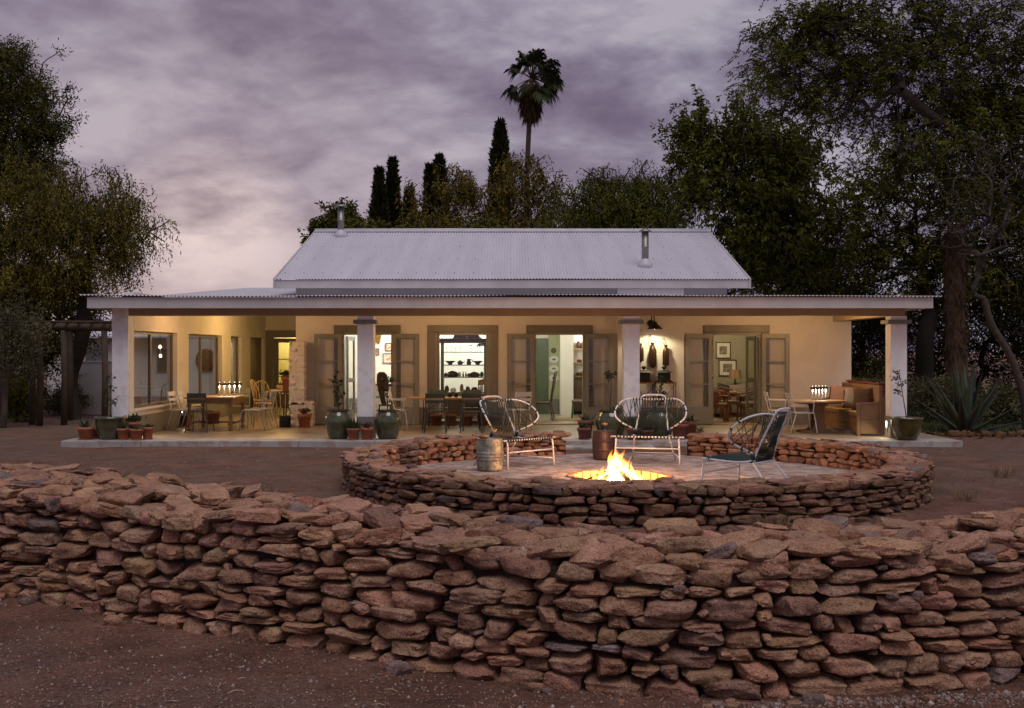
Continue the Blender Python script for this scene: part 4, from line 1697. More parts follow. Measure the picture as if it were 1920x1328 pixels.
def ceiling_lamp(x, y, z, watts, color, label, group='ceiling lamps in the rooms'):
    e = empty('ceiling_lamp', (x, y, z), 0, label, 'lamp', group)
    MB().lathe([(0.07, 0.0), (0.07, -0.03), (0.055, -0.03)], 16).build('housing', 'white_metal', e)
    MB().lathe([(0.05, -0.028), (0.045, -0.055), (0.02, -0.07), (0.001, -0.072)], 16).build('bulb', 'bulb_white', e)
    lamp('lamp_light', 'POINT', (0, 0, -0.16), watts, color, 0.06, e)


ceiling_lamp(-3.9, 30.0, CE, 85, (1.0, 0.93, 0.80), 'ceiling lamp inside the kitchen beyond the open glazed door by the urns')
ceiling_lamp(-2.6, 31.0, CE, 100, (1.0, 0.93, 0.80), 'ceiling lamp inside the kitchen near the wall of pictures')
ceiling_lamp(-0.7, 31.0, CE, 95, (0.97, 0.95, 0.85), 'ceiling lamp in the kitchen behind the glass cabinet')
ceiling_lamp(1.1, 29.0, CE, 58, (1.0, 0.93, 0.74), 'ceiling lamp inside the hall above the rug')
ceiling_lamp(2.05, 31.0, CE - 0.35, 16, (1.0, 0.95, 0.85), 'small lamp over the lit shelf niche in the hall')
ceiling_lamp(5.6, 29.2, CE, 85, (1.0, 0.80, 0.50), 'ceiling lamp inside the living room above the round table')
ceiling_lamp(-6.9, YB + 0.9, 2.8, 55, (1.0, 0.85, 0.45), 'ceiling lamp in the yellow room behind the far glazed door')
# ------------------------------------------------------------------ leaves


def unit(v):
    return v / np.maximum(np.linalg.norm(v, axis=-1, keepdims=True), 1e-9)


def leaf_mesh(name, P, D, ln, wd, r, droop=0.0, tint=(0.6, 1.35), hue=0.12, flat=None, clump=None):
    """One small folded diamond per leaf, all in one mesh."""
    n = len(P)
    D = unit(np.asarray(D, dtype=float))
    rv = r.normal(size=(n, 3)) if flat is None else np.tile(np.array(flat, dtype=float), (n, 1)) + r.normal(size=(n, 3)) * 0.25
    S = unit(np.cross(D, rv))
    ln = np.broadcast_to(np.asarray(ln, dtype=float), (n,))[:, None]
    wd = np.broadcast_to(np.asarray(wd, dtype=float), (n,))[:, None]
    tip = P + D * ln
    tip[:, 2] -= droop * ln[:, 0]
    mid = P + D * ln * 0.45
    v = np.stack([P, mid + S * wd / 2, tip, mid - S * wd / 2], 1).reshape(-1, 3)
    f = np.arange(n * 4).reshape(n, 4)
    t = r.uniform(tint[0], tint[1], n)[:, None] * (1 + r.normal(size=(n, 3)) * hue * np.array([1.0, 0.4, 0.6]))
    if clump is not None:
        t = t * clump[:, None]
    return np_mesh(name, v, f, np.full(n, 4), False, np.repeat(np.clip(t, 0.05, 3), 4, axis=0))


# ------------------------------------------------------------------ lounge chairs round the fire
def lounge_chair(loc, rz, label):
    e = empty('lounge_chair', loc, rz, label, 'lounge chair', 'lounge chairs round the fire pit')
    R = 0.0148
    # front view profile of one wing, right side, from the middle of the top bar down to the seat front
    half = [(0.0, 0.44, 1.035), (0.20, 0.42, 1.040), (0.38, 0.34, 1.050), (0.515, 0.20, 1.00), (0.59, 0.05, 0.89), (0.585, -0.03, 0.77),
            (0.49, -0.01, 0.665), (0.365, 0.09, 0.585), (0.295, 0.17, 0.53), (0.285, 0.18, 0.47), (0.31, 0.13, 0.425), (0.40, -0.02, 0.415), (0.47, -0.22, 0.43), (0.50, -0.40, 0.45)]
    right = spline(half, 4)
    left = [(-x, y, z) for x, y, z in right][::-1]
    MB().tube(left + right[1:], R, 8).build('wing_frame', 'chair_enamel', e)
    bk = [(-0.285, 0.19, 0.40), (-0.27, 0.22, 0.55), (-0.215, 0.40, 0.95), (-0.20, 0.46, 1.07), (-0.14, 0.485, 1.105), (0, 0.49, 1.11),
          (0.14, 0.485, 1.105), (0.20, 0.46, 1.07), (0.215, 0.40, 0.95), (0.27, 0.22, 0.55), (0.285, 0.19, 0.40)]
    MB().tube(spline(bk, 3), R, 8).build('back_frame', 'chair_enamel', e)
    MB().tube([(-0.60, -0.40, 0.452), (0, -0.41, 0.45), (0.60, -0.40, 0.452)], R, 8).build('seat_front_bar', 'chair_enamel', e)
    MB().tube([(-0.30, 0.19, 0.40), (0.30, 0.19, 0.40)], R, 8).build('seat_rear_bar', 'chair_enamel', e)
    for s in (-1, 1):
        MB().tube(spline([(s * 0.50, -0.36, 0.45), (s * 0.515, -0.405, 0.42), (s * 0.52, -0.42, 0.34), (s * 0.535, -0.44, 0.0)], 3), R, 8).build('front_leg', 'chair_enamel', e)
        MB().tube([(s * 0.29, 0.18, 0.41), (s * 0.33, 0.34, 0.2), (s * 0.37, 0.50, 0.0)], R, 8).build('rear_leg', 'chair_enamel', e)
        MB().tube([(s * 0.53, -0.43, 0.12), (s * 0.35, 0.41, 0.12)], R * 0.8, 6).build('side_stretcher', 'chair_enamel', e)
    MB().tube([(-0.525, -0.425, 0.265), (0.525, -0.425, 0.265)], R * 0.9, 8).build('front_stretcher', 'chair_enamel', e)
    MB().tube([(-0.35, 0.41, 0.12), (0.35, 0.41, 0.12)], R * 0.8, 6).build('rear_stretcher', 'chair_enamel', e)
    rp = np.array(right)

    def on_wing(x_or_t, s):
        q = rp[min(len(rp) - 1, int(x_or_t * (len(rp) - 1)))]
        return (s * q[0], q[1], q[2])
    mb = MB()
    c = 0.0055
    n = 15
    for i in range(n):                                   # fan of cords from the top bar to the seat
        u = i / (n - 1) * 2 - 1
        top = (u * 0.33, 0.42 - 0.06 * abs(u), 1.045)
        for k in (-1, 1):
            v = u * 0.78 + k * 0.14
            if abs(v) > 1:
                continue
            mb.tube([top, (v * 0.27, 0.19, 0.405)], c, 4)
    for s in (-1, 1):                                    # crossing cords in the wings
        tops = [0.13, 0.17, 0.21, 0.25, 0.29, 0.33]
        lows = [0.62, 0.56, 0.60, 0.52, 0.56, 0.47]
        for a, b in zip(tops, lows):
            mb.tube([on_wing(a, s), on_wing(b, s)], c, 4)
        for a, b in ((0.11, 0.48), (0.15, 0.53), (0.20, 0.44), (0.26, 0.60)):
            mb.tube([on_wing(a, s), on_wing(b, s)], c, 4)
    q = mb.build('back_cords', 'green_cord', e)
    q['kind'] = 'stuff'
    mb = MB()
    for i in range(26):
        u = i / 25 * 2 - 1
        for k in (-0.05, 0.05):
            mb.tube([(u * 0.46, -0.41, 0.462), (np.clip(u + k, -1, 1) * 0.285, 0.19, 0.408)], c, 4)
    for i in range(6):
        y = -0.33 + i * 0.09
        x = 0.46 - 0.03 * i
        mb.tube([(-x, y, 0.445 - 0.006 * i), (x, y, 0.445 - 0.006 * i)], c, 4)
    q = mb.build('seat_cords', 'green_cord', e)
    q['kind'] = 'stuff'
    mb = MB()
    for i in range(19):
        u = (i / 18 * 2 - 1) * 0.50
        mb.tube([(u - 0.012, -0.41, 0.452), (u + 0.012, -0.41, 0.452)], R + 0.006, 8)
    for i in range(15):
        u = (i / 14 * 2 - 1)
        x = u * 0.33
        y = 0.44 - 0.075 * (u * u)
        mb.tube([(x - 0.011, y, 1.044), (x + 0.011, y, 1.044)], R + 0.006, 8)
    for s in (-1, 1):
        for t in (0.27, 0.33, 0.47, 0.53, 0.58):
            j = int(t * (len(rp) - 1))
            a, b = rp[j], rp[min(j + 1, len(rp) - 1)]
            d = (b - a) / np.linalg.norm(b - a) * 0.012
            mb.tube([(s * (a - d)[0], (a - d)[1], (a - d)[2]), (s * (a + d)[0], (a + d)[1], (a + d)[2])], R + 0.006, 8)
        mb.tube([(s * 0.287, 0.185, 0.45), (s * 0.29, 0.175, 0.53)], R + 0.016, 8)
        mb.tube([(s * 0.46, -0.30, 0.441), (s * 0.495, -0.385, 0.451)], R + 0.012, 8)
    q = mb.build('cord_lashings', 'green_cord', e)
    q['kind'] = 'stuff'
    return e


TZ = 0.022
lounge_chair((0.0, 18.22, TZ), radians(45), 'white lounge chair with dark cord weave beside the ribbed grey drum')
lounge_chair((2.32, 18.78, TZ), radians(-14), 'white lounge chair with dark cord weave facing the camera behind the fire')
lounge_chair((3.16, 14.85, TZ), radians(-128), 'white lounge chair seen from its side facing left toward the fire')


def drum(loc, s, material, label, ribs):
    e = empty('steel_drum', loc, 0, label, 'drum', 'steel drums used as side tables')
    R, Hh = 0.19 * s, 0.49 * s
    prof = [(R * 0.93, 0.0), (R * 0.96, 0.01)]
    for i in range(41):
        z = 0.02 + (Hh - 0.05) * i / 40
        bulge = 1 + 0.09 * sin(pi * z / Hh)
        rib = sum(0.055 * math.exp(-((z / Hh - q) / 0.022) ** 2) for q in ribs)
        prof.append((R * (bulge + rib), z))
    prof += [(R * 1.0, Hh - 0.018), (R * 1.03, Hh - 0.008), (R * 1.03, Hh), (R * 0.97, Hh + 0.002)]
    MB().lathe(prof, 28).build('barrel', material, e)
    MB().lathe([(R * 0.96, Hh - 0.012), (R * 0.9, Hh - 0.010), (0.001, Hh - 0.009)], 28, close=False).build('lid', 'steel', e)
    return Hh


h1 = drum((-0.345, 17.45, TZ), 1.02, 'galvanised', 'ribbed galvanised drum with a bowl on top', (0.36, 0.46, 0.56))
h2 = drum((1.59, 19.3, TZ), 1.0, 'rust_drum', 'dark red brown drum behind the fire holding a glass', (0.33, 0.66))


def goblet(loc, label):
    e = empty('cocktail_glass', loc, 0, label, 'glass', 'cocktail glasses on the drums')
    MB().lathe([(0.035, 0), (0.034, 0.004), (0.006, 0.008), (0.005, 0.07), (0.02, 0.085), (0.05, 0.10), (0.056, 0.15)], 16, close=False).build('glass_body', 'drink_glass', e)
    mat('drink', (0.55, 0.30, 0.10), 0.3, var=0.1) if 'drink' not in M else None
    MB().lathe([(0.003, 0.088), (0.045, 0.103), (0.05, 0.132), (0.001, 0.133)], 16).build('drink', 'drink', e)


goblet((-0.29, 17.47, TZ + h1), 'cocktail glass on the ribbed galvanised drum beside the bowl')
goblet((1.60, 19.28, TZ + h2), 'cocktail glass on the dark red brown drum')
e = empty('snack_bowl', (-0.44, 17.42, TZ + h1), 0, 'small wooden snack bowl on the ribbed galvanised drum', 'bowl')
MB().lathe([(0.045, 0), (0.075, 0.02), (0.088, 0.05), (0.082, 0.052), (0.05, 0.03), (0.001, 0.026)], 20).build('bowl_body', 'wood', e)
r_ = np.random.default_rng(2)
mb = MB()
for i in range(14):
    a, q = r_.uniform(0, 6.28), r_.uniform(0, 0.055)
    s = 0.012
    mb.lathe([(0.001, -s), (s * 0.8, -s * 0.5), (s, 0), (s * 0.7, s * 0.7), (0.001, s)], 6, (q * cos(a), q * sin(a), 0.05))
q = mb.build('snacks', 'wood', e)
q['kind'] = 'stuff'

# ------------------------------------------------------------------ bistro chairs


def bistro(loc, rz, m, label, arms=False, group='slatted metal garden chairs on the veranda'):
    e = empty('garden_chair', loc, rz, label, 'chair', group)
    R = 0.0115
    for s in (-1, 1):
        MB().tube(spline([(s * 0.20, 0.0, 0.445), (s * 0.20, -0.17, 0.44), (s * 0.205, -0.21, 0.42), (s * 0.235, -0.27, 0.0)], 3), R, 6).build('front_leg', m, e)
        MB().tube(spline([(s * 0.20, 0.0, 0.445), (s * 0.20, 0.14, 0.44), (s * 0.205, 0.18, 0.42), (s * 0.235, 0.31, 0.0)], 3), R, 6).build('rear_leg', m, e)
        MB().tube(spline([(s * 0.19, -0.05, 0.45), (s * 0.19, 0.14, 0.45), (s * 0.195, 0.20, 0.49), (s * 0.20, 0.29, 0.86)], 3), R, 6).build('back_post', m, e)
        if arms:
            MB().tube(spline([(s * 0.20, 0.25, 0.68), (s * 0.25, 0.12, 0.685), (s * 0.26, -0.14, 0.68), (s * 0.255, -0.19, 0.65), (s * 0.235, -0.17, 0.44)], 4), R, 6).build('armrest', m, e)
    for z0, z1, y in ((0.76, 0.86, 0.273), (0.655, 0.715, 0.246)):
        n = 6
        v = []
        for zz, yo in ((z0, 0.0), (z1, 0.018)):
            for k in range(n + 1):
                u = k / n * 2 - 1
                v.append((u * 0.20, y + yo + 0.02 * (1 - u * u), zz))
        f = [(k, k + 1, n + 2 + k, n + 1 + k) for k in range(n)]
        q = MB().add(v, f).build('back_slat', m, e)
        sd = q.modifiers.new('thickness', 'SOLIDIFY')
        sd.thickness = 0.012
    mb = MB()
    for i in range(9):
        y = -0.20 + i * 0.045
        mb.box(-0.215, 0.215, y, y + 0.034, 0.452 - 0.0012 * i, 0.464 - 0.0012 * i)
    q = mb.build('seat_slats', m, e)
    q['kind'] = 'stuff'
    return e


F = FL
bistro((-6.80, 24.42, F), pi, 'green_metal', 'dark green slatted chair in front of the turned leg table')
bistro((-7.36, 25.1, F), radians(84), 'white_metal', 'white slatted chair by the window nearest the front pier')
bistro((-7.34, 25.72, F), radians(92), 'white_metal', 'white slatted chair by the window, second from the front pier')
bistro((-5.78, 25.0, F), radians(-86), 'grey_metal', 'pale grey slatted chair right of the turned leg table, nearer the camera')
bistro((-5.74, 25.7, F), radians(-94), 'grey_metal', 'pale grey slatted chair right of the turned leg table, farther back')
mat('sage_metal', (0.30, 0.31, 0.20), 0.4, var=0.05)
bistro((-6.5, 26.75, F), radians(4), 'sage_metal', 'pale sage slatted chair at the far end of the turned leg table')
bistro((-1.66, 24.28, F), pi + 0.04, 'green_metal', 'dark green slatted chair at the long table nearer the pale urns')
bistro((-0.86, 24.30, F), pi - 0.05, 'green_metal', 'dark green slatted chair at the long table nearer the woven lounge chair')
bistro((-1.70, 25.95, F), 0.05, 'green_metal', 'dark green slatted chair behind the long table facing out, by the wall end')
bistro((-0.95, 25.95, F), -0.05, 'green_metal', 'dark green slatted chair behind the long table facing out, before the cabinet window')
bistro((-2.52, 25.1, F), radians(76), 'white_metal', 'white slatted armchair at the urn end of the long table', True)
bistro((0.12, 25.15, F), radians(-150), 'white_metal', 'white slatted chair behind the woven lounge chair near the open door')
bistro((6.22, 24.05, F), radians(92), 'white_metal', 'white slatted armchair at the oval table, nearest the camera', True)
bistro((5.92, 24.85, F), radians(86), 'white_metal', 'white slatted armchair at the oval table, farther from the camera', True)

# ------------------------------------------------------------------ tables
e = empty('dining_table', (-6.70, 25.4, F), 0, 'old wooden dining table with turned legs under the little lamps', 'table')
MB().box(-0.55, 0.55, -0.68, 0.68, 0.715, 0.75).build('table_top', 'table_wood', e, bevel=0.008)
for x0, x1, y0, y1 in ((-0.46, 0.46, -0.585, -0.56), (-0.46, 0.46, 0.56, 0.585), (-0.485, -0.461, -0.56, 0.56), (0.461, 0.485, -0.56, 0.56)):
    MB().box(x0, x1, y0, y1, 0.60, 0.714).build('apron', 'wood', e)
for sx in (-1, 1):
    for sy in (-1, 1):
        MB().lathe([(0.045, 0), (0.055, 0.03), (0.035, 0.06), (0.028, 0.10), (0.05, 0.13), (0.05, 0.19), (0.03, 0.22), (0.025, 0.26), (0.048, 0.36), (0.052, 0.42),
                    (0.03, 0.50), (0.05, 0.53), (0.05, 0.60), (0.05, 0.70)], 12, (sx * 0.46, sy * 0.56, 0)).build('leg', 'wood', e)
    MB().box(sx * 0.46 - 0.02, sx * 0.46 + 0.02, -0.52, 0.52, 0.14, 0.18).build('stretcher', 'dark_wood', e)
MB().box(-0.45, 0.45, -0.02, 0.02, 0.142, 0.178).build('stretcher', 'dark_wood', e)

e = empty('folding_table', (-1.35, 25.1, F), 0, 'long folding table with thin wooden top and bent metal legs', 'table')
top = [(-1.0 + 0.0, -0.22), (-0.93, -0.33), (-0.8, -0.38), (0.8, -0.38), (0.93, -0.33), (1.0, -0.22), (1.0, 0.22), (0.93, 0.33), (0.8, 0.38), (-0.8, 0.38), (-0.93, 0.33), (-1.0, 0.22)]
MB().slab(top, 0.70, 0.735).build('table_top', 'table_wood', e, bevel=0.005)
for sx in (-1, 1):
    for sy in (-1, 1):
        MB().tube([(sx * 0.62, sy * 0.30, 0.70), (sx * 0.60, sy * 0.30, 0.4), (sx * 0.64, sy * 0.31, 0.0)], 0.012, 6).build('leg', 'black_iron', e)
    MB().tube([(sx * 0.64, -0.31, 0.05), (sx * 0.64, 0.31, 0.05)], 0.010, 6).build('stretcher', 'black_iron', e)
    MB().tube([(sx * 0.62, -0.1, 0.42), (sx * 0.15, -0.1, 0.69)], 0.008, 6).build('brace', 'black_iron', e)
for i, (x, y) in enumerate(((-0.02, -0.05), (0.12, -0.05))):
    b = empty('serving_bowl', (-1.35 + x * 1.0 - 0.02, 25.1 + y, F + 0.735), 0, ('dark bowl on the long folding table, nearer the urns', 'dark bowl on the long folding table, nearer the woven lounge chair')[i], 'bowl', 'dark bowls on the folding table')
    MB().lathe([(0.03, 0), (0.05, 0.03), (0.062, 0.09), (0.056, 0.09), (0.03, 0.035), (0.001, 0.03)], 16).build('bowl_body', 'black_iron', b)

e = empty('oval_table', (6.62, 24.35, F), 0, 'oval wooden pedestal table in front of the cushioned bench', 'table')
MB().slab([(0.62 * cos(a), 0.50 * sin(a)) for a in np.linspace(0, 2 * pi, 33)[:-1]], 0.665, 0.70).build('table_top', 'table_wood', e, bevel=0.008)
for s in (-1, 1):
    MB().prism([(-0.17, 0.06), (0.17, 0.06), (0.10, 0.14), (0.06, 0.3), (0.10, 0.5), (0.15, 0.64), (-0.15, 0.64), (-0.10, 0.5), (-0.06, 0.3), (-0.10, 0.14)], s * 0.2 - 0.03, s * 0.2 + 0.03).build('pedestal', 'pale_wood', e)
    MB().prism([(-0.42, 0.0), (0.42, 0.0), (0.36, 0.05), (0.15, 0.06), (-0.15, 0.06), (-0.36, 0.05)], s * 0.2 - 0.05, s * 0.2 + 0.05).build('foot', 'pale_wood', e)
MB().box(-0.03, 0.03, -0.17, 0.17, 0.25, 0.33).build('stretcher', 'pale_wood', e)
MB().box(-0.45, 0.45, -0.35, 0.35, 0.63, 0.664).build('bearer', 'pale_wood', e)


def table_lamp(loc, label):
    b = empty('table_lamp', loc, 0, label, 'lamp', 'small mushroom lamps set in rows on the tables')
    MB().lathe([(0.03, 0), (0.03, 0.008), (0.010, 0.012)], 12).build('base', 'black_iron', b)
    MB().lathe([(0.0075, 0.012), (0.0095, 0.26)], 12).build('stem', 'white_metal', b)
    MB().lathe([(0.062, 0.245), (0.045, 0.28), (0.018, 0.30), (0.001, 0.302)], 14, close=False).build('lamp_shade', 'black_iron', b)
    MB().lathe([(0.010, 0.300), (0.011, 0.308), (0.001, 0.315)], 10).build('bulb', 'lamp_tip', b)
    lamp('lamp_light', 'POINT', (0, -0.03, 0.225), 1.6, (1.0, 0.90, 0.70), 0.02, b)


names5 = ['first', 'second', 'third', 'fourth', 'fifth']
for i in range(5):
    table_lamp((-6.66 + 0.10 * i, 25.50 + 0.06 * i, F + 0.75), names5[i] + ' from the left of five small lamps on the turned leg table')
for i in range(5):
    table_lamp((6.52 + 0.085 * i, 24.30 + 0.05 * i, F + 0.70), names5[i] + ' from the left of five small lamps on the oval table')

# ------------------------------------------------------------------ bench with cushions
BX, BY0, BY1 = 7.62, 23.32, 25.95
e = empty('wooden_bench', (0, 0, F), 0, 'high backed wooden settle with boarded front along the veranda end', 'bench')
MB().box(7.20, BX, BY0 + 0.07, BY1 - 0.07, 0.40, 0.44).build('seat', 'pale_wood', e, bevel=0.006)
for i in range(2):
    MB().box(7.22, 7.25, BY0 + 0.07, BY1 - 0.07, 0.06 + i * 0.172, 0.06 + (i + 1) * 0.172 - 0.005).build('front_board', 'pale_wood', e, bevel=0.004)
for y in (BY0, BY1 - 0.06):
    for i in range(2):
        z0, z1 = ((0.04, 0.34), (0.345, 0.66))[i]
        MB().box(7.26, BX + 0.02, y + 0.012, y + 0.05, z0, z1).build('end_board', 'pale_wood', e, bevel=0.004)
    MB().box(7.185, 7.255, y, y + 0.06, 0, 0.68).build('end_post', 'pale_wood', e, bevel=0.006)
    MB().box(BX + 0.022, BX + 0.09, y, y + 0.06, 0, 1.05).build('end_post', 'pale_wood', e, bevel=0.006)
    MB().box(7.256, BX + 0.02, y - 0.004, y + 0.064, 0.662, 0.70).build('armrest', 'pale_wood', e, bevel=0.006)
for i in range(5):
    a = BY0 + 0.06 + i * (BY1 - BY0 - 0.12) / 5
    b = BY0 + 0.06 + (i + 1) * (BY1 - BY0 - 0.12) / 5
    MB().box(BX + 0.04, BX + 0.07, a + 0.003, b - 0.003, 0.44, 0.98).build('back_board', 'pale_wood', e, bevel=0.004)
MB().box(BX + 0.03, BX + 0.085, BY0 + 0.061, BY1 - 0.061, 0.982, 1.05).build('back_rail', 'pale_wood', e, bevel=0.006)
MB().box(7.21, BX, BY0 + 0.08, BY1 - 0.08, 0.442, 0.50).build('seat_pad', 'seat_pad', e, bevel=0.02)


def cushion(loc, size, rot, m, label, group='cushions on the wooden bench'):
    n = 14
    v, f = [], []
    for side in (1, -1):
        for j in range(n + 1):
            for i in range(n + 1):
                u, w = i / n * 2 - 1, j / n * 2 - 1
                k = (1 - abs(u) ** 2.6) * (1 - abs(w) ** 2.6)
                pin = 1 - 0.07 * (1 - abs(w) ** 2) * abs(u) ** 2
                pin2 = 1 - 0.07 * (1 - abs(u) ** 2) * abs(w) ** 2
                v.append((u * pin * size / 2, side * (0.09 * size * 1.9 * k ** 0.55 * 0.5 + 0.002), w * pin2 * size / 2 + size / 2))
    m1 = (n + 1) ** 2
    for j in range(n):
        for i in range(n):
            a = j * (n + 1) + i
            f.append((a, a + n + 1, a + n + 2, a + 1))
            f.append((m1 + a, m1 + a + 1, m1 + a + n + 2, m1 + a + n + 1))
    o = MB().add(v, f, True).build('cushion', m)
    o.location = loc
    o.rotation_euler = rot
    tag(o, label, 'cushion', group)


# leaning on the bench back (its plane faces -x)
cushion((7.40, 25.6, F + 0.50), 0.46, (radians(-14), 0, radians(-50)), 'brown_linen', 'dark brown cushion at the far corner of the bench')
cushion((7.34, 25.15, F + 0.50), 0.50, (radians(-14), radians(5), radians(-32)), 'pink_linen', 'large dusty pink cushion on the bench')
cushion((7.46, 24.75, F + 0.50), 0.44, (radians(-14), radians(-8), radians(-60)), 'brown_linen', 'rust brown cushion behind the dusty pink one')
cushion((7.38, 24.35, F + 0.50), 0.46, (radians(-10), radians(6), radians(-45)), 'grey_linen', 'grey striped cushion standing in the middle of the bench')
cushion((7.44, 23.85, F + 0.50), 0.48, (radians(-14), radians(-5), radians(-52)), 'brown_linen', 'dark brown cushion at the near end of the bench')

# ------------------------------------------------------------------ pots and plants


def succulent(name, c, R, n, r, m, parent, ln=0.12, wd=0.035, up=0.5, tint=(0.6, 1.4)):
    a = r.uniform(0, 6.28, n)
    el = r.uniform(up - 0.4, up + 0.75, n)
    D = np.stack([np.cos(a) * np.cos(el), np.sin(a) * np.cos(el), np.sin(el)], -1)
    P = np.tile(np.array(c, dtype=float), (n, 1)) + r.normal(size=(n, 3)) * np.array([R * 0.45, R * 0.45, R * 0.15])
    me = leaf_mesh(name, P, D, r.uniform(0.6, 1.2, n) * ln, wd, r, 0.05, tint)
    o = link(name, me, m, parent)
    o['kind'] = 'stuff'
    return o


def sapling(c, Ht, r, parent, m='leaf_pot', n=140, ln=0.085, wd=0.034, lean=0.0, crown=0.16, bare=0.25):
    mb = MB()
    pts = [(c[0], c[1], c[2])]
    for i in range(1, 6):
        pts.append((c[0] + lean * i / 5 + r.normal() * 0.008, c[1] + r.normal() * 0.008, c[2] + Ht * i / 5))
    mb.tube(pts, [0.011, 0.010, 0.009, 0.007, 0.006, 0.004], 6)
    P, D = [], []
    for i in range(16):
        t = r.uniform(bare, 1.0)
        b = np.array([c[0] + lean * t, c[1], c[2] + Ht * t])
        a = r.uniform(0, 6.28)
        d = np.array([cos(a), sin(a), r.uniform(0.1, 0.9)])
        d /= np.linalg.norm(d)
        l = crown * r.uniform(0.5, 1.2)
        mb.tube([b, b + d * l], 0.0035, 4)
        for k in range(n // 16):
            P.append(b + d * l * r.uniform(0.25, 1.05))
            D.append(d + r.normal(size=3) * 0.7)
    mb.build('stem', 'bark_grey', parent)
    link('leaves', leaf_mesh('leaves', np.array(P), np.array(D), r.uniform(0.7, 1.2, len(P)) * ln, wd, r, 0.2), m, parent)


def pot(px, D, dia, ht, kind, plant, label, seed, m='terracotta', z=None, group=None, tree=None, name=None):
    r = np.random.default_rng(seed)
    X = (px - 960) * D / 2100
    e = empty(name or ('flower_pot' if kind == 'cone' else 'glazed_urn'), (X, D, FL if z is None else z), r.uniform(0, 6.28), label, 'pot', group)
    R = dia / 2
    if kind == 'cone':
        MB().lathe([(R * 0.66, 0), (R * 0.70, 0.006), (R * 0.88, ht * 0.76), (R * 1.0, ht * 0.765), (R * 1.0, ht), (R * 0.90, ht), (R * 0.86, ht * 0.86)], 22, close=False).build('pot_body', m, e)
        MB().lathe([(R * 0.66, 0.002), (0.001, 0.002)], 22, close=False).build('pot_base', m, e)
        MB().lathe([(R * 0.88, ht * 0.87), (R * 0.4, ht * 0.9), (0.001, ht * 0.9)], 22, close=False).build('soil', 'soil', e)
        MB().lathe([(R * 0.72, 0.0), (R * 0.84, 0.006), (R * 0.88, 0.02), (R * 0.80, 0.02), (R * 0.76, 0.008)], 22, close=False).build('saucer', m, e)
        zt = ht * 0.9
    elif kind == 'urn':
        MB().lathe([(R * 0.62, 0), (R * 0.66, 0.01), (R * 0.80, ht * 0.15), (R * 0.95, ht * 0.38), (R * 1.0, ht * 0.56), (R * 0.97, ht * 0.72), (R * 0.86, ht * 0.86), (R * 0.74, ht * 0.94),
                    (R * 0.73, ht * 0.96), (R * 0.80, ht * 0.975), (R * 0.80, ht), (R * 0.70, ht), (R * 0.68, ht * 0.9)], 32, close=False).build('pot_body', m, e)
        MB().lathe([(R * 0.815, ht * 0.972), (R * 0.825, ht * 0.985), (R * 0.81, ht * 1.003), (R * 0.69, ht * 1.003)], 32, close=False).build('rim', 'soil' if m == 'green_glaze' else m, e)
        MB().lathe([(R * 0.69, ht * 0.90), (0.001, ht * 0.92)], 24, close=False).build('soil', 'soil', e)
        zt = ht * 0.92
    else:                       # wide bowl
        MB().lathe([(R * 0.55, 0), (R * 0.60, 0.01), (R * 0.82, ht * 0.35), (R * 0.93, ht * 0.7), (R * 0.92, ht * 0.88), (R * 1.0, ht * 0.93), (R * 1.0, ht), (R * 0.88, ht), (R * 0.84, ht * 0.85)], 32, close=False).build('pot_body', m, e)
        MB().lathe([(R * 0.86, ht * 0.87), (0.001, ht * 0.9)], 24, close=False).build('soil', 'soil', e)
        zt = ht * 0.9
    if plant == 'succulent':
        succulent('plant', (0, 0, zt), R * 0.8, 90, r, 'leaf_succulent', e, ln=R * 0.95, wd=R * 0.22)
    elif plant == 'rust':
        succulent('plant', (0, 0, zt + R * 0.5), R * 0.9, 150, r, 'leaf_rust', e, ln=R * 0.45, wd=R * 0.2)
        mb = MB()
        for i in range(7):
            a = i * 0.9
            mb.tube([(0, 0, zt), (R * 0.5 * cos(a), R * 0.5 * sin(a), zt + R * 0.55)], 0.007, 5)
        mb.build('stem', 'bark_grey', e)
    elif plant == 'aloe':
        succulent('plant', (0, 0, zt), R * 0.5, 34, r, 'leaf_succulent', e, ln=R * 1.3, wd=R * 0.2, up=0.7)
    elif plant == 'grass':
        succulent('plant', (0, 0, zt), R * 1.0, 420, r, 'leaf_pot', e, ln=R * 1.5, wd=0.008, up=1.1)
    elif plant == 'bush':
        succulent('plant', (0, 0, zt + R * 0.5), R * 1.1, 260, r, 'leaf_pot', e, ln=R * 0.55, wd=R * 0.2, up=0.6)
    elif plant == 'tree':
        sapling((0, 0, zt), tree[0], r, e, n=tree[1], crown=tree[2], bare=tree[3], lean=tree[4])
    return e


TP = 'terracotta pots of succulents'
UR = 'large glazed urns on the veranda edge'
# by the left pier
pot(208, 22.45, 0.66, 0.45, 'bowl', 'tree', 'wide olive glazed urn with a slim sapling beside the left pier', 1, 'green_glaze', group=UR, tree=(0.85, 90, 0.14, 0.3, 0.02))
pot(161, 22.35, 0.34, 0.25, 'cone', 'aloe', 'terracotta pot standing at the far left end of the slab', 2, group=TP)
pot(181, 22.75, 0.26, 0.20, 'cone', None, 'small terracotta pot half hidden behind the wide olive urn', 3, group=TP)
pot(231, 22.30, 0.26, 0.23, 'cone', 'aloe', 'terracotta pot in front of the left pier, just right of the olive urn', 4, group=TP)
pot(250, 22.75, 0.32, 0.33, 'cone', 'bush', 'taller terracotta pot with a small bush behind the two by the left pier', 5, group=TP)
pot(256, 22.28, 0.28, 0.22, 'cone', 'succulent', 'terracotta pot with spiky succulent, middle of the row by the left pier', 6, group=TP)
pot(277, 22.40, 0.24, 0.25, 'cone', 'succulent', 'terracotta pot at the right end of the row by the left pier', 7, group=TP)
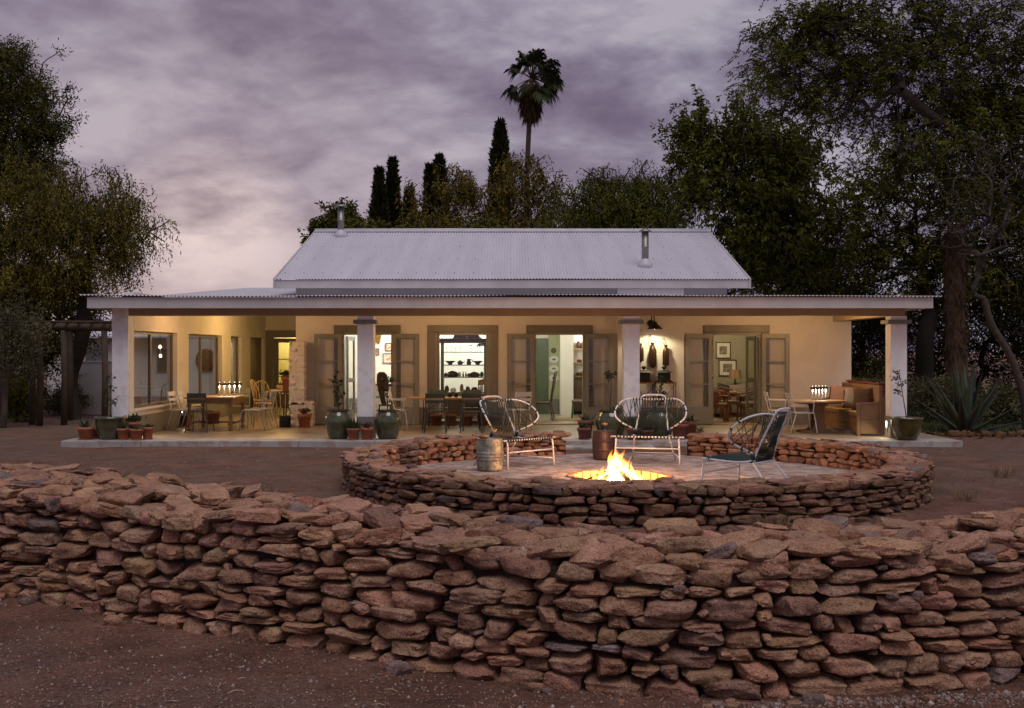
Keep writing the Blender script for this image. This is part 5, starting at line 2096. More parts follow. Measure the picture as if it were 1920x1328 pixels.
# along the window wall
pot(345, 26.35, 0.42, 0.30, 'cone', 'aloe', 'dark terracotta pot under the side windows beside the front white chair', 8, 'dark_terracotta', group=TP)
pot(398, 27.3, 0.42, 0.30, 'cone', None, 'dark terracotta pot under the turned leg table by the side windows', 9, 'dark_terracotta', group=TP)
# by the stone pier and first column
pot(571, 26.0, 0.34, 0.31, 'cone', 'rust', 'terracotta pot with rusty leaved succulent at the white stone pier', 10, group=TP)
pot(634.5, 22.55, 0.555, 0.58, 'urn', 'tree', 'green glazed urn with sapling left of the column by the stone pier', 11, 'green_glaze', group=UR, tree=(0.80, 190, 0.15, 0.15, -0.03))
pot(727, 22.55, 0.555, 0.58, 'urn', 'tree', 'green glazed urn with sapling between the column and the white armchair', 12, 'green_glaze', group=UR, tree=(0.70, 120, 0.16, 0.2, -0.02))
pot(662.5, 22.32, 0.27, 0.23, 'cone', 'grass', 'left terracotta pot of the pair between the two green urns', 13, group=TP)
pot(688.5, 22.30, 0.27, 0.24, 'cone', 'rust', 'right terracotta pot of the pair between the two green urns', 14, group=TP)
# under the kitchen window
for i, (px, s) in enumerate(((818, 15), (845, 16), (876, 17), (905, 18))):
    pot(px, 26.62, 0.30, 0.27, 'cone', None, names5[i] + ' from the left of four terracotta pots under the kitchen window', s, 'dark_terracotta', group=TP)
pot(928, 26.60, 0.28, 0.25, 'cone', 'succulent', 'dark terracotta pot between the kitchen window and the woven lounge chair', 19, 'dark_terracotta', group=TP)
# by the middle column
pot(1145, 22.75, 0.62, 0.56, 'urn', 'tree', 'green glazed urn with a slim standard tree left of the middle column', 20, 'green_glaze', group=UR, tree=(0.78, 70, 0.13, 0.88, 0.0))
pot(1238, 22.75, 0.56, 0.56, 'urn', 'tree', 'green glazed urn with a leafy sapling right of the middle column', 21, 'green_glaze', group=UR, tree=(0.78, 170, 0.14, 0.12, -0.02))
pot(1095, 22.40, 0.28, 0.23, 'cone', 'aloe', 'dark terracotta pot at the slab edge left of the dark drum', 22, 'dark_terracotta', group=TP)
pot(1098, 22.85, 0.32, 0.36, 'cone', 'aloe', 'taller dark terracotta pot standing behind another left of the dark drum', 23, 'dark_terracotta', group=TP)
pot(1190, 22.35, 0.36, 0.24, 'cone', 'grass', 'terracotta pot of fine grass at the foot of the middle column', 24, 'dark_terracotta', group=TP)
pot(1212, 22.30, 0.30, 0.20, 'cone', 'grass', 'terracotta pot of grass in front of the leafy urn', 25, 'dark_terracotta', group=TP)
pot(1275, 22.50, 0.36, 0.31, 'cone', 'aloe', 'terracotta pot with trailing aloe right of the leafy urn', 26, 'dark_terracotta', group=TP)
pot(1291, 22.62, 0.38, 0.36, 'cone', 'succulent', 'broad terracotta pot with green rosette near the small aloe pot', 27, 'dark_terracotta', group=TP)
pot(1313, 22.42, 0.18, 0.16, 'cone', 'aloe', 'smallest terracotta pot with a few aloe leaves on the open floor', 28, 'dark_terracotta', group=TP)
pot(1700, 22.25, 0.64, 0.45, 'bowl', 'tree', 'wide brown glazed urn with sapling by the end column', 29, 'brown_glaze', group=UR, tree=(0.88, 90, 0.20, 0.45, -0.16))
# planter box behind the bench
e = empty('planter_box', (7.88, 24.85, F + 0.92), 0, 'long red planter trough of succulents along the top of the bench back', 'planter')
MB().box(-0.11, 0.11, -1.15, 1.05, 0, 0.17).build('trough', 'red_planter', e, bevel=0.01)
MB().box(-0.135, 0.135, -1.18, 1.08, 0.135, 0.175).build('rim', 'red_planter', e, bevel=0.008)
for y in (-1.0, 0.9):
    MB().box(-0.06, 0.06, y - 0.05, y + 0.05, -0.92, 0.0).build('support', 'pale_wood', e)
r_ = np.random.default_rng(77)
n = 420
P = np.stack([r_.uniform(-0.1, 0.1, n), r_.uniform(-1.15, 1.05, n), np.full(n, 0.16)], -1)
Dn = r_.normal(size=(n, 3)) * np.array([0.6, 0.6, 0.2]) + np.array([0, 0, 0.7])
link('plants', leaf_mesh('plants', P, Dn, r_.uniform(0.06, 0.15, n), 0.025, r_, 0.0), 'leaf_succulent', e)

# ------------------------------------------------------------------ wall lamp and iron things on the chimney breast
lx, ly, lz = (1220 - 960) / 78.5, YW - 0.162, 2.55
e = empty('wall_lamp', (lx, ly, lz), 0, 'swan neck wall lamp with dark shade lit on the chimney breast', 'lamp')
MB().lathe([(0.085, 0), (0.085, 0.02), (0.06, 0.04), (0.001, 0.045)], 18).build('wall_plate', 'black_iron', e).rotation_euler = (radians(90), 0, 0)
MB().tube(spline([(0, -0.03, 0), (0.01, -0.10, 0.14), (0.015, -0.22, 0.22), (0.03, -0.33, 0.18), (0.04, -0.37, 0.04), (0.045, -0.38, -0.02)], 5), 0.014, 8).build('swan_neck', 'black_iron', e)
sh = MB().lathe([(0.185, -0.15), (0.178, -0.135), (0.12, -0.07), (0.06, -0.03), (0.045, 0.02), (0.03, 0.03), (0.001, 0.031)], 28, (0.05, -0.39, 0), close=False).build('lamp_shade', 'black_iron', e)
MB().lathe([(0.178, -0.149), (0.12, -0.085), (0.05, -0.05), (0.001, -0.05)], 28, (0.05, -0.39, 0), close=False).build('shade_lining', 'white_metal', e)
MB().lathe([(0.001, -0.15), (0.035, -0.135), (0.04, -0.10), (0.02, -0.06), (0.001, -0.055)], 16, (0.05, -0.39, 0), close=False).build('bulb', 'bulb_white', e)
lamp('lamp_light', 'SPOT', (0.05, -0.39, -0.16), 50, (1.0, 0.85, 0.50), 0.05, e, spot=radians(150), target=(0.05, -0.36, -1.2), blend=0.35)


def hung_flask(px, z, s, label):
    b = empty('hanging_flask', ((px - 960) / 78.6, YW - 0.26, z), 0, label, 'flask', 'rusty iron flasks hung on the wall')
    R = 0.08 * s
    MB().lathe([(R * 0.96, -0.33 * s), (R, -0.32 * s), (R, -0.02 * s), (R * 0.8, 0.05 * s), (R * 0.38, 0.10 * s), (R * 0.34, 0.13 * s), (R * 0.5, 0.135 * s), (R * 0.5, 0.165 * s), (R * 0.25, 0.17 * s)], 18).build('flask_body', 'copper', b)
    MB().lathe([(R * 0.3, -0.36 * s), (R * 0.45, -0.345 * s), (R * 0.3, -0.33 * s)], 10).build('tap', 'copper', b)
    MB().tube(spline([(0, 0, 0.15 * s), (-0.055, 0, 0.20 * s), (-0.055, 0.03, 0.32 * s), (-0.03, 0.09, 0.335 * s)], 3), 0.007, 6).build('hook', 'black_iron', b)


hung_flask(1201, 1.93, 0.85, 'rusty hanging flask partly hidden by the middle column')
hung_flask(1223, 1.90, 1.15, 'largest rusty hanging flask directly under the wall lamp')
hung_flask(1247.5, 1.87, 0.98, 'rusty hanging flask nearest the living room door')


def lantern(px, label, label2):
    X = (px - 960) * 26.45 / 2100
    s = empty('wire_stand', (X, 26.45, F), 0, label2, 'stand', 'wire plant stands against the chimney breast')
    MB().slab([(-0.27, -0.2), (0.27, -0.2), (0.27, 0.2), (-0.27, 0.2)], 1.0, 1.03).build('top', 'wood', s)
    MB().slab([(-0.25, -0.18), (0.25, -0.18), (0.25, 0.18), (-0.25, 0.18)], 0.36, 0.39).build('shelf', 'wood', s)
    for sx in (-1, 1):
        for sy in (-1, 1):
            MB().tube([(sx * 0.25, sy * 0.18, 1.0), (sx * 0.25, sy * 0.18, 0)], 0.008, 6).build('leg', 'black_iron', s)
        MB().tube([(sx * 0.25, -0.185, 0.4), (-sx * 0.25, -0.185, 0.99)], 0.005, 5).build('brace', 'black_iron', s)
    b = empty('iron_lantern', (X, 26.45, F + 1.03), 0, label, 'lantern', 'black iron lanterns on wire stands')
    MB().hexa([(-0.22, -0.16, 0), (0.22, -0.16, 0), (0.22, 0.16, 0), (-0.22, 0.16, 0), (-0.14, -0.12, 0.06), (0.14, -0.12, 0.06), (0.14, 0.12, 0.06), (-0.14, 0.12, 0.06)]).build('base', 'copper', b)
    MB().box(-0.135, 0.135, -0.115, 0.115, 0.062, 0.23).build('firebox', 'black_iron', b)
    MB().hexa([(-0.20, -0.16, 0.232), (0.20, -0.16, 0.232), (0.20, 0.16, 0.232), (-0.20, 0.16, 0.232), (-0.09, -0.08, 0.29), (0.09, -0.08, 0.29), (0.09, 0.08, 0.29), (-0.09, 0.08, 0.29)]).build('lid', 'black_iron', b)
    MB().lathe([(0.02, 0.29), (0.02, 0.31), (0.05, 0.33), (0.055, 0.355), (0.04, 0.38), (0.001, 0.39)], 12).build('finial', 'black_iron', b)


lantern(1207, 'black iron lantern with ball finial nearer the middle column', 'wire legged wooden stand nearer the middle column')
lantern(1245, 'black iron lantern with ball finial nearer the living room door', 'wire legged wooden stand nearer the living room door')

# ------------------------------------------------------------------ low wall lights


def step_light(loc, out, label, w=2.6):
    """out: direction the face looks, in x,y."""
    a = math.atan2(out[1], out[0])
    b = empty('step_light', loc, a, label, 'lamp', 'small low wall lights')
    MB().box(0.0, 0.018, -0.03, 0.03, -0.11, 0.05).build('housing', 'steel', b)
    MB().hexa([(0.018, -0.008, -0.10), (0.02, -0.008, -0.10), (0.02, 0.008, -0.10), (0.018, 0.008, -0.10), (0.018, -0.024, 0.035), (0.028, -0.024, 0.035), (0.028, 0.024, 0.035), (0.018, 0.024, 0.035)]).build('lit_face', 'bulb_white', b)
    lamp('lamp_light', 'SPOT', (0.05, 0, 0.03), w * 4, (1.0, 0.82, 0.50), 0.02, b, spot=radians(150), target=(0.5, 0, -0.55), blend=0.6)


step_light((XW + 0.021, 23.15, 0.50), (1, 0), 'lit low wall light behind the pots by the left pier')
step_light((XW + 0.021, 26.3, 0.50), (1, 0), 'lit low wall light beside the white chair under the side windows')
step_light(((1685.5 - 960) / 92.5 - 0.179, YC + 0.165, 0.42), (-1, 0), 'lit low wall light on the plinth of the end column')
step_light((XL - 0.001, 28.5, 0.5), (-1, 0), 'low wall light near the wicker chairs at the deep end')


# veranda ceiling lights tucked up behind the beam
def veranda_lamp(x, y, watts, label, color=(1.0, 0.58, 0.25)):
    zc = float(np.interp(y, [YE, YW, YB], [2.83, 3.03, 3.42]))
    b = empty('ceiling_lamp', (x, y, zc), 0, label, 'lamp', 'ceiling lamps under the veranda roof')
    MB().lathe([(0.06, 0.0), (0.06, -0.05), (0.05, -0.055)], 16).build('housing', 'white_metal', b)
    MB().lathe([(0.045, -0.052), (0.03, -0.065), (0.001, -0.07)], 14, close=False).build('bulb', 'bulb_warm', b)
    lamp('lamp_light', 'POINT', (0, 0, -0.3), watts, color, 0.22, b)


veranda_lamp(-6.35, 25.0, 60, 'veranda ceiling lamp above the turned leg table')
veranda_lamp(-6.1, 29.6, 100, 'veranda ceiling lamp at the deep end above the wicker chairs', (1.0, 0.62, 0.21))
veranda_lamp(-1.4, 24.4, 66, 'veranda ceiling lamp above the long folding table')
veranda_lamp(6.4, 24.6, 72, 'veranda ceiling lamp above the oval table')

# ------------------------------------------------------------------ deep end: wicker chairs, table, watering can


def spindle_chair(loc, rz, m, label, group=None, s=1.0):
    e = empty('spindle_chair', loc, rz, label, 'chair', group)
    MB().slab([(0.22 * cos(a) * s, 0.21 * sin(a) * s) for a in np.linspace(0, 2 * pi, 21)[:-1]], 0.42, 0.455).build('seat', m, e, bevel=0.006)
    for sx in (-1, 1):
        for sy in (-1, 1):
            MB().tube([(sx * 0.14, sy * 0.13, 0.42), (sx * 0.21, sy * 0.21, 0)], [0.014, 0.017], 6).build('leg', m, e)
    MB().tube(spline([(-0.21, 0.12, 0.45), (-0.20, 0.19, 0.72), (-0.14, 0.25, 0.92), (0, 0.28, 1.0), (0.14, 0.25, 0.92), (0.20, 0.19, 0.72), (0.21, 0.12, 0.45)], 4), 0.015, 6).build('back_bow', m, e)
    for i in range(5):
        u = i / 4 * 2 - 1
        zt = 1.0 - 0.12 * u * u
        MB().tube([(u * 0.13, 0.17, 0.45), (u * 0.14, 0.27 - 0.03 * abs(u), zt - 0.03 * abs(u))], 0.008, 5).build('spindle', m, e)
    return e


WG = 'pale spindle chairs at the deep end of the veranda'
spindle_chair((-6.35, 28.6, F), radians(25), 'wicker', 'pale spindle chair at the deep end nearest the camera', WG)
spindle_chair((-6.75, 30.2, F), radians(80), 'wicker', 'pale spindle chair turned sideways before the dark side door', WG)
spindle_chair((-5.75, 30.6, F), radians(-60), 'wicker', 'pale spindle chair behind the wicker table by the far glazed door', WG)
e = empty('wicker_table', (-6.05, 29.9, F), 0, 'round pale wicker table holding a planted tray at the deep end', 'table')
MB().lathe([(0.42, 0.70), (0.44, 0.71), (0.44, 0.735), (0.40, 0.74), (0.001, 0.74)], 24).build('table_top', 'wicker', e)
for i in range(18):
    a = 2 * pi * i / 18
    MB().tube([(0.40 * cos(a), 0.40 * sin(a), 0.70), (0.34 * cos(a + 0.1), 0.34 * sin(a + 0.1), 0.02)], 0.010, 5).build('spindle', 'wicker', e)
MB().tube([(0.35 * cos(a), 0.35 * sin(a), 0.03) for a in np.linspace(0, 2 * pi, 25)[:-1]], 0.014, 6, closed=True).build('foot_ring', 'wicker', e)
e = empty('planted_tray', (-6.05, 29.9, F + 0.74), 0, 'pale tray of trailing succulents on the wicker table', 'planter')
MB().lathe([(0.20, 0), (0.24, 0.10), (0.23, 0.12), (0.2, 0.10), (0.001, 0.09)], 20).build('tray', 'wicker', e)
succulent('plant', (0, 0, 0.10), 0.22, 160, np.random.default_rng(8), 'leaf_rust', e, ln=0.13, wd=0.025, up=0.4)
pot(541, 27.6, 0.36, 0.36, 'cone', 'bush', 'terracotta pot of dark foliage on a plant stool behind the stone pier', 41, 'terracotta', z=F + 0.78)
e = empty('plant_stool', (-5.51, 27.6, F), 0, 'dark plant stool behind the white stone pier', 'stool')
MB().slab([(0.2 * cos(a), 0.2 * sin(a)) for a in np.linspace(0, 2 * pi, 17)[:-1]], 0.745, 0.78).build('top', 'dark_wood', e)
for a in range(3):
    MB().tube([(0.14 * cos(a * 2.1), 0.14 * sin(a * 2.1), 0.745), (0.2 * cos(a * 2.1), 0.2 * sin(a * 2.1), 0)], 0.016, 6).build('leg', 'dark_wood', e)
e = empty('watering_can', (-5.28, 26.05, F), 0, 'old dark metal can with arched handle beside the stone pier', 'can')
MB().lathe([(0.13, 0), (0.135, 0.01), (0.135, 0.25), (0.12, 0.27), (0.10, 0.27)], 20).build('can_body', 'black_iron', e)
MB().tube(spline([(-0.12, 0, 0.25), (-0.11, 0, 0.42), (0, 0, 0.47), (0.11, 0, 0.42), (0.12, 0, 0.25)], 4), 0.008, 6).build('handle', 'black_iron', e)

# ------------------------------------------------------------------ things inside the rooms


def rpos(px, py, D):
    return (px - 960) * D / 2100, CAM_Z + (660 - py) * D / 2100


def frame(px, py, D, w, h, art, label, fm='dark_wood', th=0.03, group='pictures hung inside the rooms'):
    x, z = rpos(px, py, D)
    e = empty('picture', (x, D, z), 0, label, 'picture', group)
    t = 0.028
    for a, b, c, d in ((-w / 2, w / 2, h / 2 - t, h / 2), (-w / 2, w / 2, -h / 2, -h / 2 + t), (-w / 2, -w / 2 + t, -h / 2 + t, h / 2 - t), (w / 2 - t, w / 2, -h / 2 + t, h / 2 - t)):
        MB().box(a, b, -th, 0, c, d).build('frame', fm, e)
    MB().box(-w / 2 + t, w / 2 - t, -0.008, 0, -h / 2 + t, h / 2 - t).build('mount', 'picture_paper', e)
    MB().box(-w / 4, w / 4, -0.012, -0.0085, -h / 4, h / 4).build('print', art, e)
    return e


def plate(px, py, D, rx, rz, label, dark=False):
    x, z = rpos(px, py, D)
    e = empty('wall_plate', (x, D, z), 0, label, 'plate', 'plates hung on the green wall')
    MB().lathe([(1.0, -0.02), (0.98, 0.0), (0.7, -0.008), (0.6, -0.014), (0.001, -0.014)], 24).build('plate_body', 'black_print' if dark else 'porcelain', e)
    ch = e.children[0]
    ch.rotation_euler = (radians(-90), 0, 0)
    ch.scale = (rx, rz, 1.0)
    q = MB().lathe([(0.42, 0.0), (0.001, 0.0)], 10, close=False).build('print', 'picture_art', e)
    q.rotation_euler = (radians(-90), 0, 0)
    q.scale = (rx, rz * 0.7, 1)
    q.location = (0, -0.026, 0)


def tall_chair(loc, rz, label):
    e = empty('tall_back_chair', loc, rz, label, 'chair', 'tall backed dark chairs')
    MB().slab([(-0.22, -0.22), (0.22, -0.22), (0.19, 0.2), (-0.19, 0.2)], 0.42, 0.47).build('seat', 'dark_wood', e, bevel=0.015)
    for sx in (-1, 1):
        MB().tube([(sx * 0.2, -0.2, 0.42), (sx * 0.2, -0.21, 0)], [0.02, 0.014], 6).build('leg', 'dark_wood', e)
        MB().tube([(sx * 0.17, 0.18, 0.42), (sx * 0.17, 0.26, 0)], [0.02, 0.014], 6).build('leg', 'dark_wood', e)
    pl = [(-0.09, 0.46), (0.09, 0.46), (0.12, 0.62), (0.16, 0.85), (0.17, 1.05), (0.14, 1.2), (0.07, 1.26), (-0.07, 1.26), (-0.14, 1.2), (-0.17, 1.05), (-0.16, 0.85), (-0.12, 0.62)]
    mb = MB().prism(pl, -0.02, 0.02)
    mb.v = [(x, y + 0.19 + 0.16 * max(0, z - 0.46), z) for x, y, z in mb.v]
    mb.build('backrest', 'dark_wood', e, bevel=0.008)


# kitchen seen through the first door
YK = 31.995
frame(730.5, 651, YK, 0.24, 0.24, 'picture_red', 'small picture high on the kitchen wall beyond the urns')
frame(729, 672, YK, 0.34, 0.30, 'picture_red', 'larger framed picture with red print on the kitchen wall beyond the urns', 'galvanised')
frame(706, 660, YK, 0.16, 0.20, 'picture_art', 'little picture beside the column on the kitchen wall', 'red_wood')
tall_chair((-3.02, 27.6, F), radians(150), 'tall backed dark chair just inside the kitchen door behind the urn')
e = empty('kitchen_counter', (-3.55, 30.4, F), 0, 'white kitchen counter with wooden worktop beyond the open door', 'counter')
MB().box(-0.35, 0.35, -0.9, 1.3, 0, 0.86).build('cupboard', 'room_white', e, bevel=0.01)
MB().box(-0.38, 0.38, -0.93, 1.33, 0.861, 0.91).build('worktop', 'wood', e, bevel=0.008)
for i in range(3):
    MB().box(0.351, 0.366, -0.85 + i * 0.7, -0.2 + i * 0.7, 0.08, 0.80).build('cupboard_door', 'room_white', e, bevel=0.006)
e = empty('brass_sconce', (-3.83, YK, 2.28), 0, 'brass wall light on the kitchen wall beside the column', 'lamp')
MB().hexa([(-0.06, -0.12, -0.15), (0.06, -0.12, -0.15), (0.05, 0, -0.15), (-0.05, 0, -0.15), (-0.10, -0.18, 0.15), (0.10, -0.18, 0.15), (0.09, 0, 0.15), (-0.09, 0, 0.15)]).build('shade', 'brass', e)
MB().box(-0.03, 0.03, -0.005, 0.0, -0.2, 0.2).build('back_plate', 'brass', e)

# display cabinet in the kitchen window
CX, CY = (869.5 - 960) * 29.3 / 2100, 29.3
e = empty('display_cabinet', (CX, CY, F), 0, 'open green display cabinet of glassware behind the kitchen window', 'cabinet')
CW = 0.565
for s in (-1, 1):
    MB().box(s * CW - 0.035, s * CW + 0.035, -0.04, 0.04, 0, 1.98).build('post', 'green_paint', e)
    MB().box(s * CW - 0.03, s * CW + 0.03, 0.30, 0.36, 0, 1.98).build('post', 'green_paint', e)
for z in (0.70, 1.10, 1.42, 1.76):
    MB().box(-CW + 0.036, CW - 0.036, -0.035, 0.355, z - 0.05 + 0.02, z - 0.008).build('shelf', 'green_paint', e)
MB().box(-CW - 0.10, CW + 0.10, -0.10, 0.40, 1.981, 2.10).build('cornice', 'dark_wood', e, bevel=0.02)
MB().prism([(-0.10, 2.10), (0.10, 2.10), (0.08, 2.18), (0, 2.22), (-0.08, 2.18)], -0.06, 0.0).build('crest', 'dark_wood', e)
MB().box(-CW, CW, -0.05, 0.40, 0.02, 0.655).build('cupboard', 'wood', e, bevel=0.01)
for s in (-1, 1):
    MB().box(s * 0.27 - 0.24, s * 0.27 + 0.24, -0.065, -0.051, 0.08, 0.6).build('cupboard_door', 'dark_wood', e, bevel=0.006)
gi = 0
CG = 'glasses on the top shelf of the display cabinet'
for i in range(8):
    x = -0.44 + i * 0.115 + (0.06 if i > 3 else 0)
    b = empty('drinking_glass', (CX + x, CY + 0.10, F + 1.755), 0, ['first', 'second', 'third', 'fourth', 'fifth', 'sixth', 'seventh', 'eighth'][i] + ' stemmed glass from the left on the cabinet top shelf', 'glass', CG)
    MB().lathe([(0.03, 0), (0.028, 0.004), (0.005, 0.01), (0.005, 0.06), (0.025, 0.075), (0.04, 0.11), (0.038, 0.15)], 10, close=False).build('glass_body', 'drink_glass', b)
shelf3 = [(-0.36, 'wide'), (-0.10, 'pot'), (0.13, 'jug'), (0.36, 'wide')]
lab = {0: 'dark flared bowl at the left of the crockery shelf', 1: 'dark teapot on the crockery shelf of the cabinet', 2: 'dark tall jug on the crockery shelf of the cabinet', 3: 'dark flared bowl at the right of the crockery shelf'}
for i, (x, k) in enumerate(shelf3):
    b = empty({'wide': 'serving_bowl', 'pot': 'teapot', 'jug': 'jug'}[k], (CX + x, CY + 0.12, F + 1.415), 0, lab[i], 'crockery', 'crockery on the display cabinet')
    if k == 'wide':
        MB().lathe([(0.06, 0), (0.05, 0.02), (0.09, 0.06), (0.15, 0.10), (0.14, 0.10), (0.001, 0.05)], 18).build('bowl_body', 'copper', b)
    elif k == 'pot':
        MB().lathe([(0.05, 0), (0.075, 0.04), (0.07, 0.08), (0.03, 0.10), (0.015, 0.115), (0.001, 0.12)], 16).build('pot_body', 'copper', b)
        MB().tube([(0.06, 0, 0.04), (0.10, 0, 0.06), (0.12, 0, 0.10)], [0.015, 0.01, 0.007], 6).build('spout', 'copper', b)
    else:
        MB().lathe([(0.05, 0), (0.065, 0.05), (0.045, 0.10), (0.05, 0.15), (0.001, 0.14)], 16).build('jug_body', 'copper', b)
        MB().tube(spline([(0.05, 0, 0.13), (0.10, 0, 0.11), (0.06, 0, 0.04)], 4), 0.007, 6).build('handle', 'copper', b)
low = [(-0.30, 0.16, 0.13), (0.28, 0.14, 0.11)]
for i, (x, R, hh) in enumerate(low):
    b = empty('casserole', (CX + x, CY + 0.12, F + 1.095), 0, ('domed casserole at the left of the lowest cabinet shelf', 'domed casserole at the right of the lowest cabinet shelf')[i], 'crockery', 'crockery on the display cabinet')
    MB().lathe([(R * 0.8, 0), (R, 0.04), (R, hh * 0.6), (R * 0.7, hh), (R * 0.15, hh * 1.2), (0.001, hh * 1.25)], 18).build('pot_body', 'copper', b)
for i, x in enumerate((-0.02, 0.05)):
    b = empty('bottle', (CX + x, CY + 0.14, F + 1.095), 0, ('left', 'right')[i] + ' one of two little bottles on the lowest cabinet shelf', 'bottle', 'little bottles in the cabinet')
    MB().lathe([(0.022, 0), (0.024, 0.07), (0.01, 0.10), (0.009, 0.14), (0.001, 0.141)], 10).build('bottle_body', 'black_print', b)
more = [(-0.48, 1.095, 0.05, 0.10), (-0.12, 1.095, 0.045, 0.12), (0.13, 1.095, 0.05, 0.09), (0.47, 1.095, 0.05, 0.13), (-0.45, 0.70, 0.06, 0.16), (-0.28, 0.70, 0.08, 0.10),
        (-0.06, 0.70, 0.05, 0.20), (0.10, 0.70, 0.06, 0.14), (0.28, 0.70, 0.09, 0.12), (0.46, 0.70, 0.05, 0.18)]
ords = ['first', 'second', 'third', 'fourth', 'fifth', 'sixth']
for i, (x, z, R, hh) in enumerate(more):
    b = empty('storage_jar', (CX + x, CY + 0.14, F + z + 0.003), 0, (ords[i] + ' plain jar from the left among the casseroles in the cabinet') if i < 4 else (ords[i - 4] + ' plain jar from the left on the cabinet worktop'), 'jar', 'plain jars in the display cabinet')
    MB().lathe([(R * 0.75, 0), (R, hh * 0.25), (R * 0.95, hh * 0.7), (R * 0.6, hh * 0.88), (R * 0.62, hh), (0.001, hh)], 12).build('jar_body', ('copper', 'porcelain', 'wood', 'green_glaze')[i % 4], b)
# bright picture lights behind the glasses
for i, x in enumerate((-0.22, 0.28)):
    b = empty('cabinet_light', (CX + x, CY + 0.30, F + 1.93), 0, ('bright cabinet light above the glasses, left one', 'bright cabinet light above the glasses, right one')[i], 'lamp', 'cabinet lights')
    MB().lathe([(0.03, 0.02), (0.035, 0), (0.025, -0.03), (0.001, -0.035)], 12).build('bulb', 'bulb_white', b)
    MB().lathe([(0.012, 0.045), (0.012, 0.02)], 8).build('lamp_holder', 'steel', b)
    lamp('lamp_light', 'POINT', (0, -0.08, -0.05), 4, (1, 0.97, 0.9), 0.03, b)
# hood and herbs above
e = empty('cooker_hood', (CX + 0.02, 30.9, F + 2.0), 0, 'dark copper cooker hood hanging in the kitchen', 'cooker hood')
MB().hexa([(-0.42, -0.3, 0), (0.42, -0.3, 0), (0.42, 0.3, 0), (-0.42, 0.3, 0), (-0.28, -0.2, 0.35), (0.28, -0.2, 0.35), (0.28, 0.2, 0.35), (-0.28, 0.2, 0.35)]).build('canopy', 'copper', e)
MB().box(-0.26, 0.26, -0.19, 0.19, 0.351, 0.66).build('duct', 'copper', e)
MB().tube([(-0.43, -0.31, 0.02), (0.43, -0.31, 0.02)], 0.012, 6).build('rail', 'brass', e)
e = empty('fern_basket', (CX + 0.60, 30.6, F + 1.95), 0, 'hanging basket of fern at the upper right of the kitchen window', 'plant')
MB().lathe([(0.05, -0.1), (0.16, 0), (0.15, 0.02)], 14, close=False).build('basket', 'wicker', e)
MB().tube([(0, 0, 0), (0, 0, 0.7)], 0.006, 5).build('cord', 'dark_wood', e)
succulent('fronds', (0, 0, 0.03), 0.22, 220, np.random.default_rng(3), 'leaf_pot', e, ln=0.28, wd=0.03, up=0.1)
e = empty('wooden_chair', (CX + 0.62, 28.2, F), radians(170), 'honey coloured wooden chair just inside the kitchen window', 'chair')
MB().slab([(-0.2, -0.2), (0.2, -0.2), (0.18, 0.18), (-0.18, 0.18)], 0.42, 0.46).build('seat', 'wood', e)
for sx in (-1, 1):
    MB().tube([(sx * 0.17, -0.17, 0.42), (sx * 0.18, -0.19, 0)], 0.018, 6).build('leg', 'wood', e)
    MB().tube([(sx * 0.16, 0.17, 0), (sx * 0.16, 0.17, 0.45), (sx * 0.15, 0.24, 1.05)], 0.018, 6).build('back_post', 'wood', e)
MB().prism([(-0.17, 0.92), (0.17, 0.92), (0.16, 1.02), (0, 1.10), (-0.16, 1.02)], 0.22, 0.245).build('back_rail', 'wood', e)

# hall
YH = 31.595
e = empty('green_door', (rpos(1016, 700, YH)[0], YH, F), 0, 'dark green panelled door at the back of the hall', 'door')
MB().box(-0.19, 0.19, -0.05, 0, 0, 2.13).build('door_leaf', 'green_paint', e, bevel=0.004)
for z0, z1 in ((0.15, 0.95), (1.05, 1.55), (1.65, 2.05)):
    MB().box(-0.13, 0.13, -0.06, -0.051, z0, z1).build('panel', 'green_paint', e, bevel=0.004)
q = MB().box(rpos(1028, 0, YH)[0], rpos(1050, 0, YH)[0], YH - 0.03, YH, F + 0.43, 2.35).build('green_wall_panel', 'room_green', house)
q.location = -HO
q = MB().box(rpos(1050.5, 0, 31)[0], rpos(1075, 0, 31)[0], 31.0, YH, F, 2.77).build('wall_pier', 'room_white', house)
q.location = -HO
plate(1038, 657.5, YH - 0.035, 0.075, 0.075, 'small dark rimmed plate, topmost on the green wall', True)
plate(1038.5, 674, YH - 0.035, 0.135, 0.098, 'oval white plate on the green wall, upper of three')
plate(1038.5, 691.5, YH - 0.035, 0.135, 0.098, 'oval white plate on the green wall, middle of three')
plate(1038.5, 709, YH - 0.035, 0.135, 0.098, 'oval white plate on the green wall, lowest of three')
tall_chair((rpos(1019, 0, 28.6)[0], 28.6, F), radians(-100), 'tall backed dark chair standing in the hall')
sx0 = rpos(1084, 0, 31.3)[0]
e = empty('wall_shelf', (sx0, 31.3, F), 0, 'brightly lit white shelf niche with jars in the hall', 'shelf')
MB().box(-0.13, 0.30, 0.24, 0.27, 0.4, 2.15).build('back_panel', 'room_white', e)
MB().box(-0.155, -0.131, -0.05, 0.27, 0.3, 2.18).build('side_panel', 'wood', e)
for z in (1.08, 1.46, 1.85):
    MB().box(-0.13, 0.30, -0.04, 0.239, z - 0.03, z).build('shelf_board', 'wood', e)
MB().box(-0.13, 0.30, -0.05, 0.239, 0.1, 0.98).build('cupboard', 'dark_wood', e)
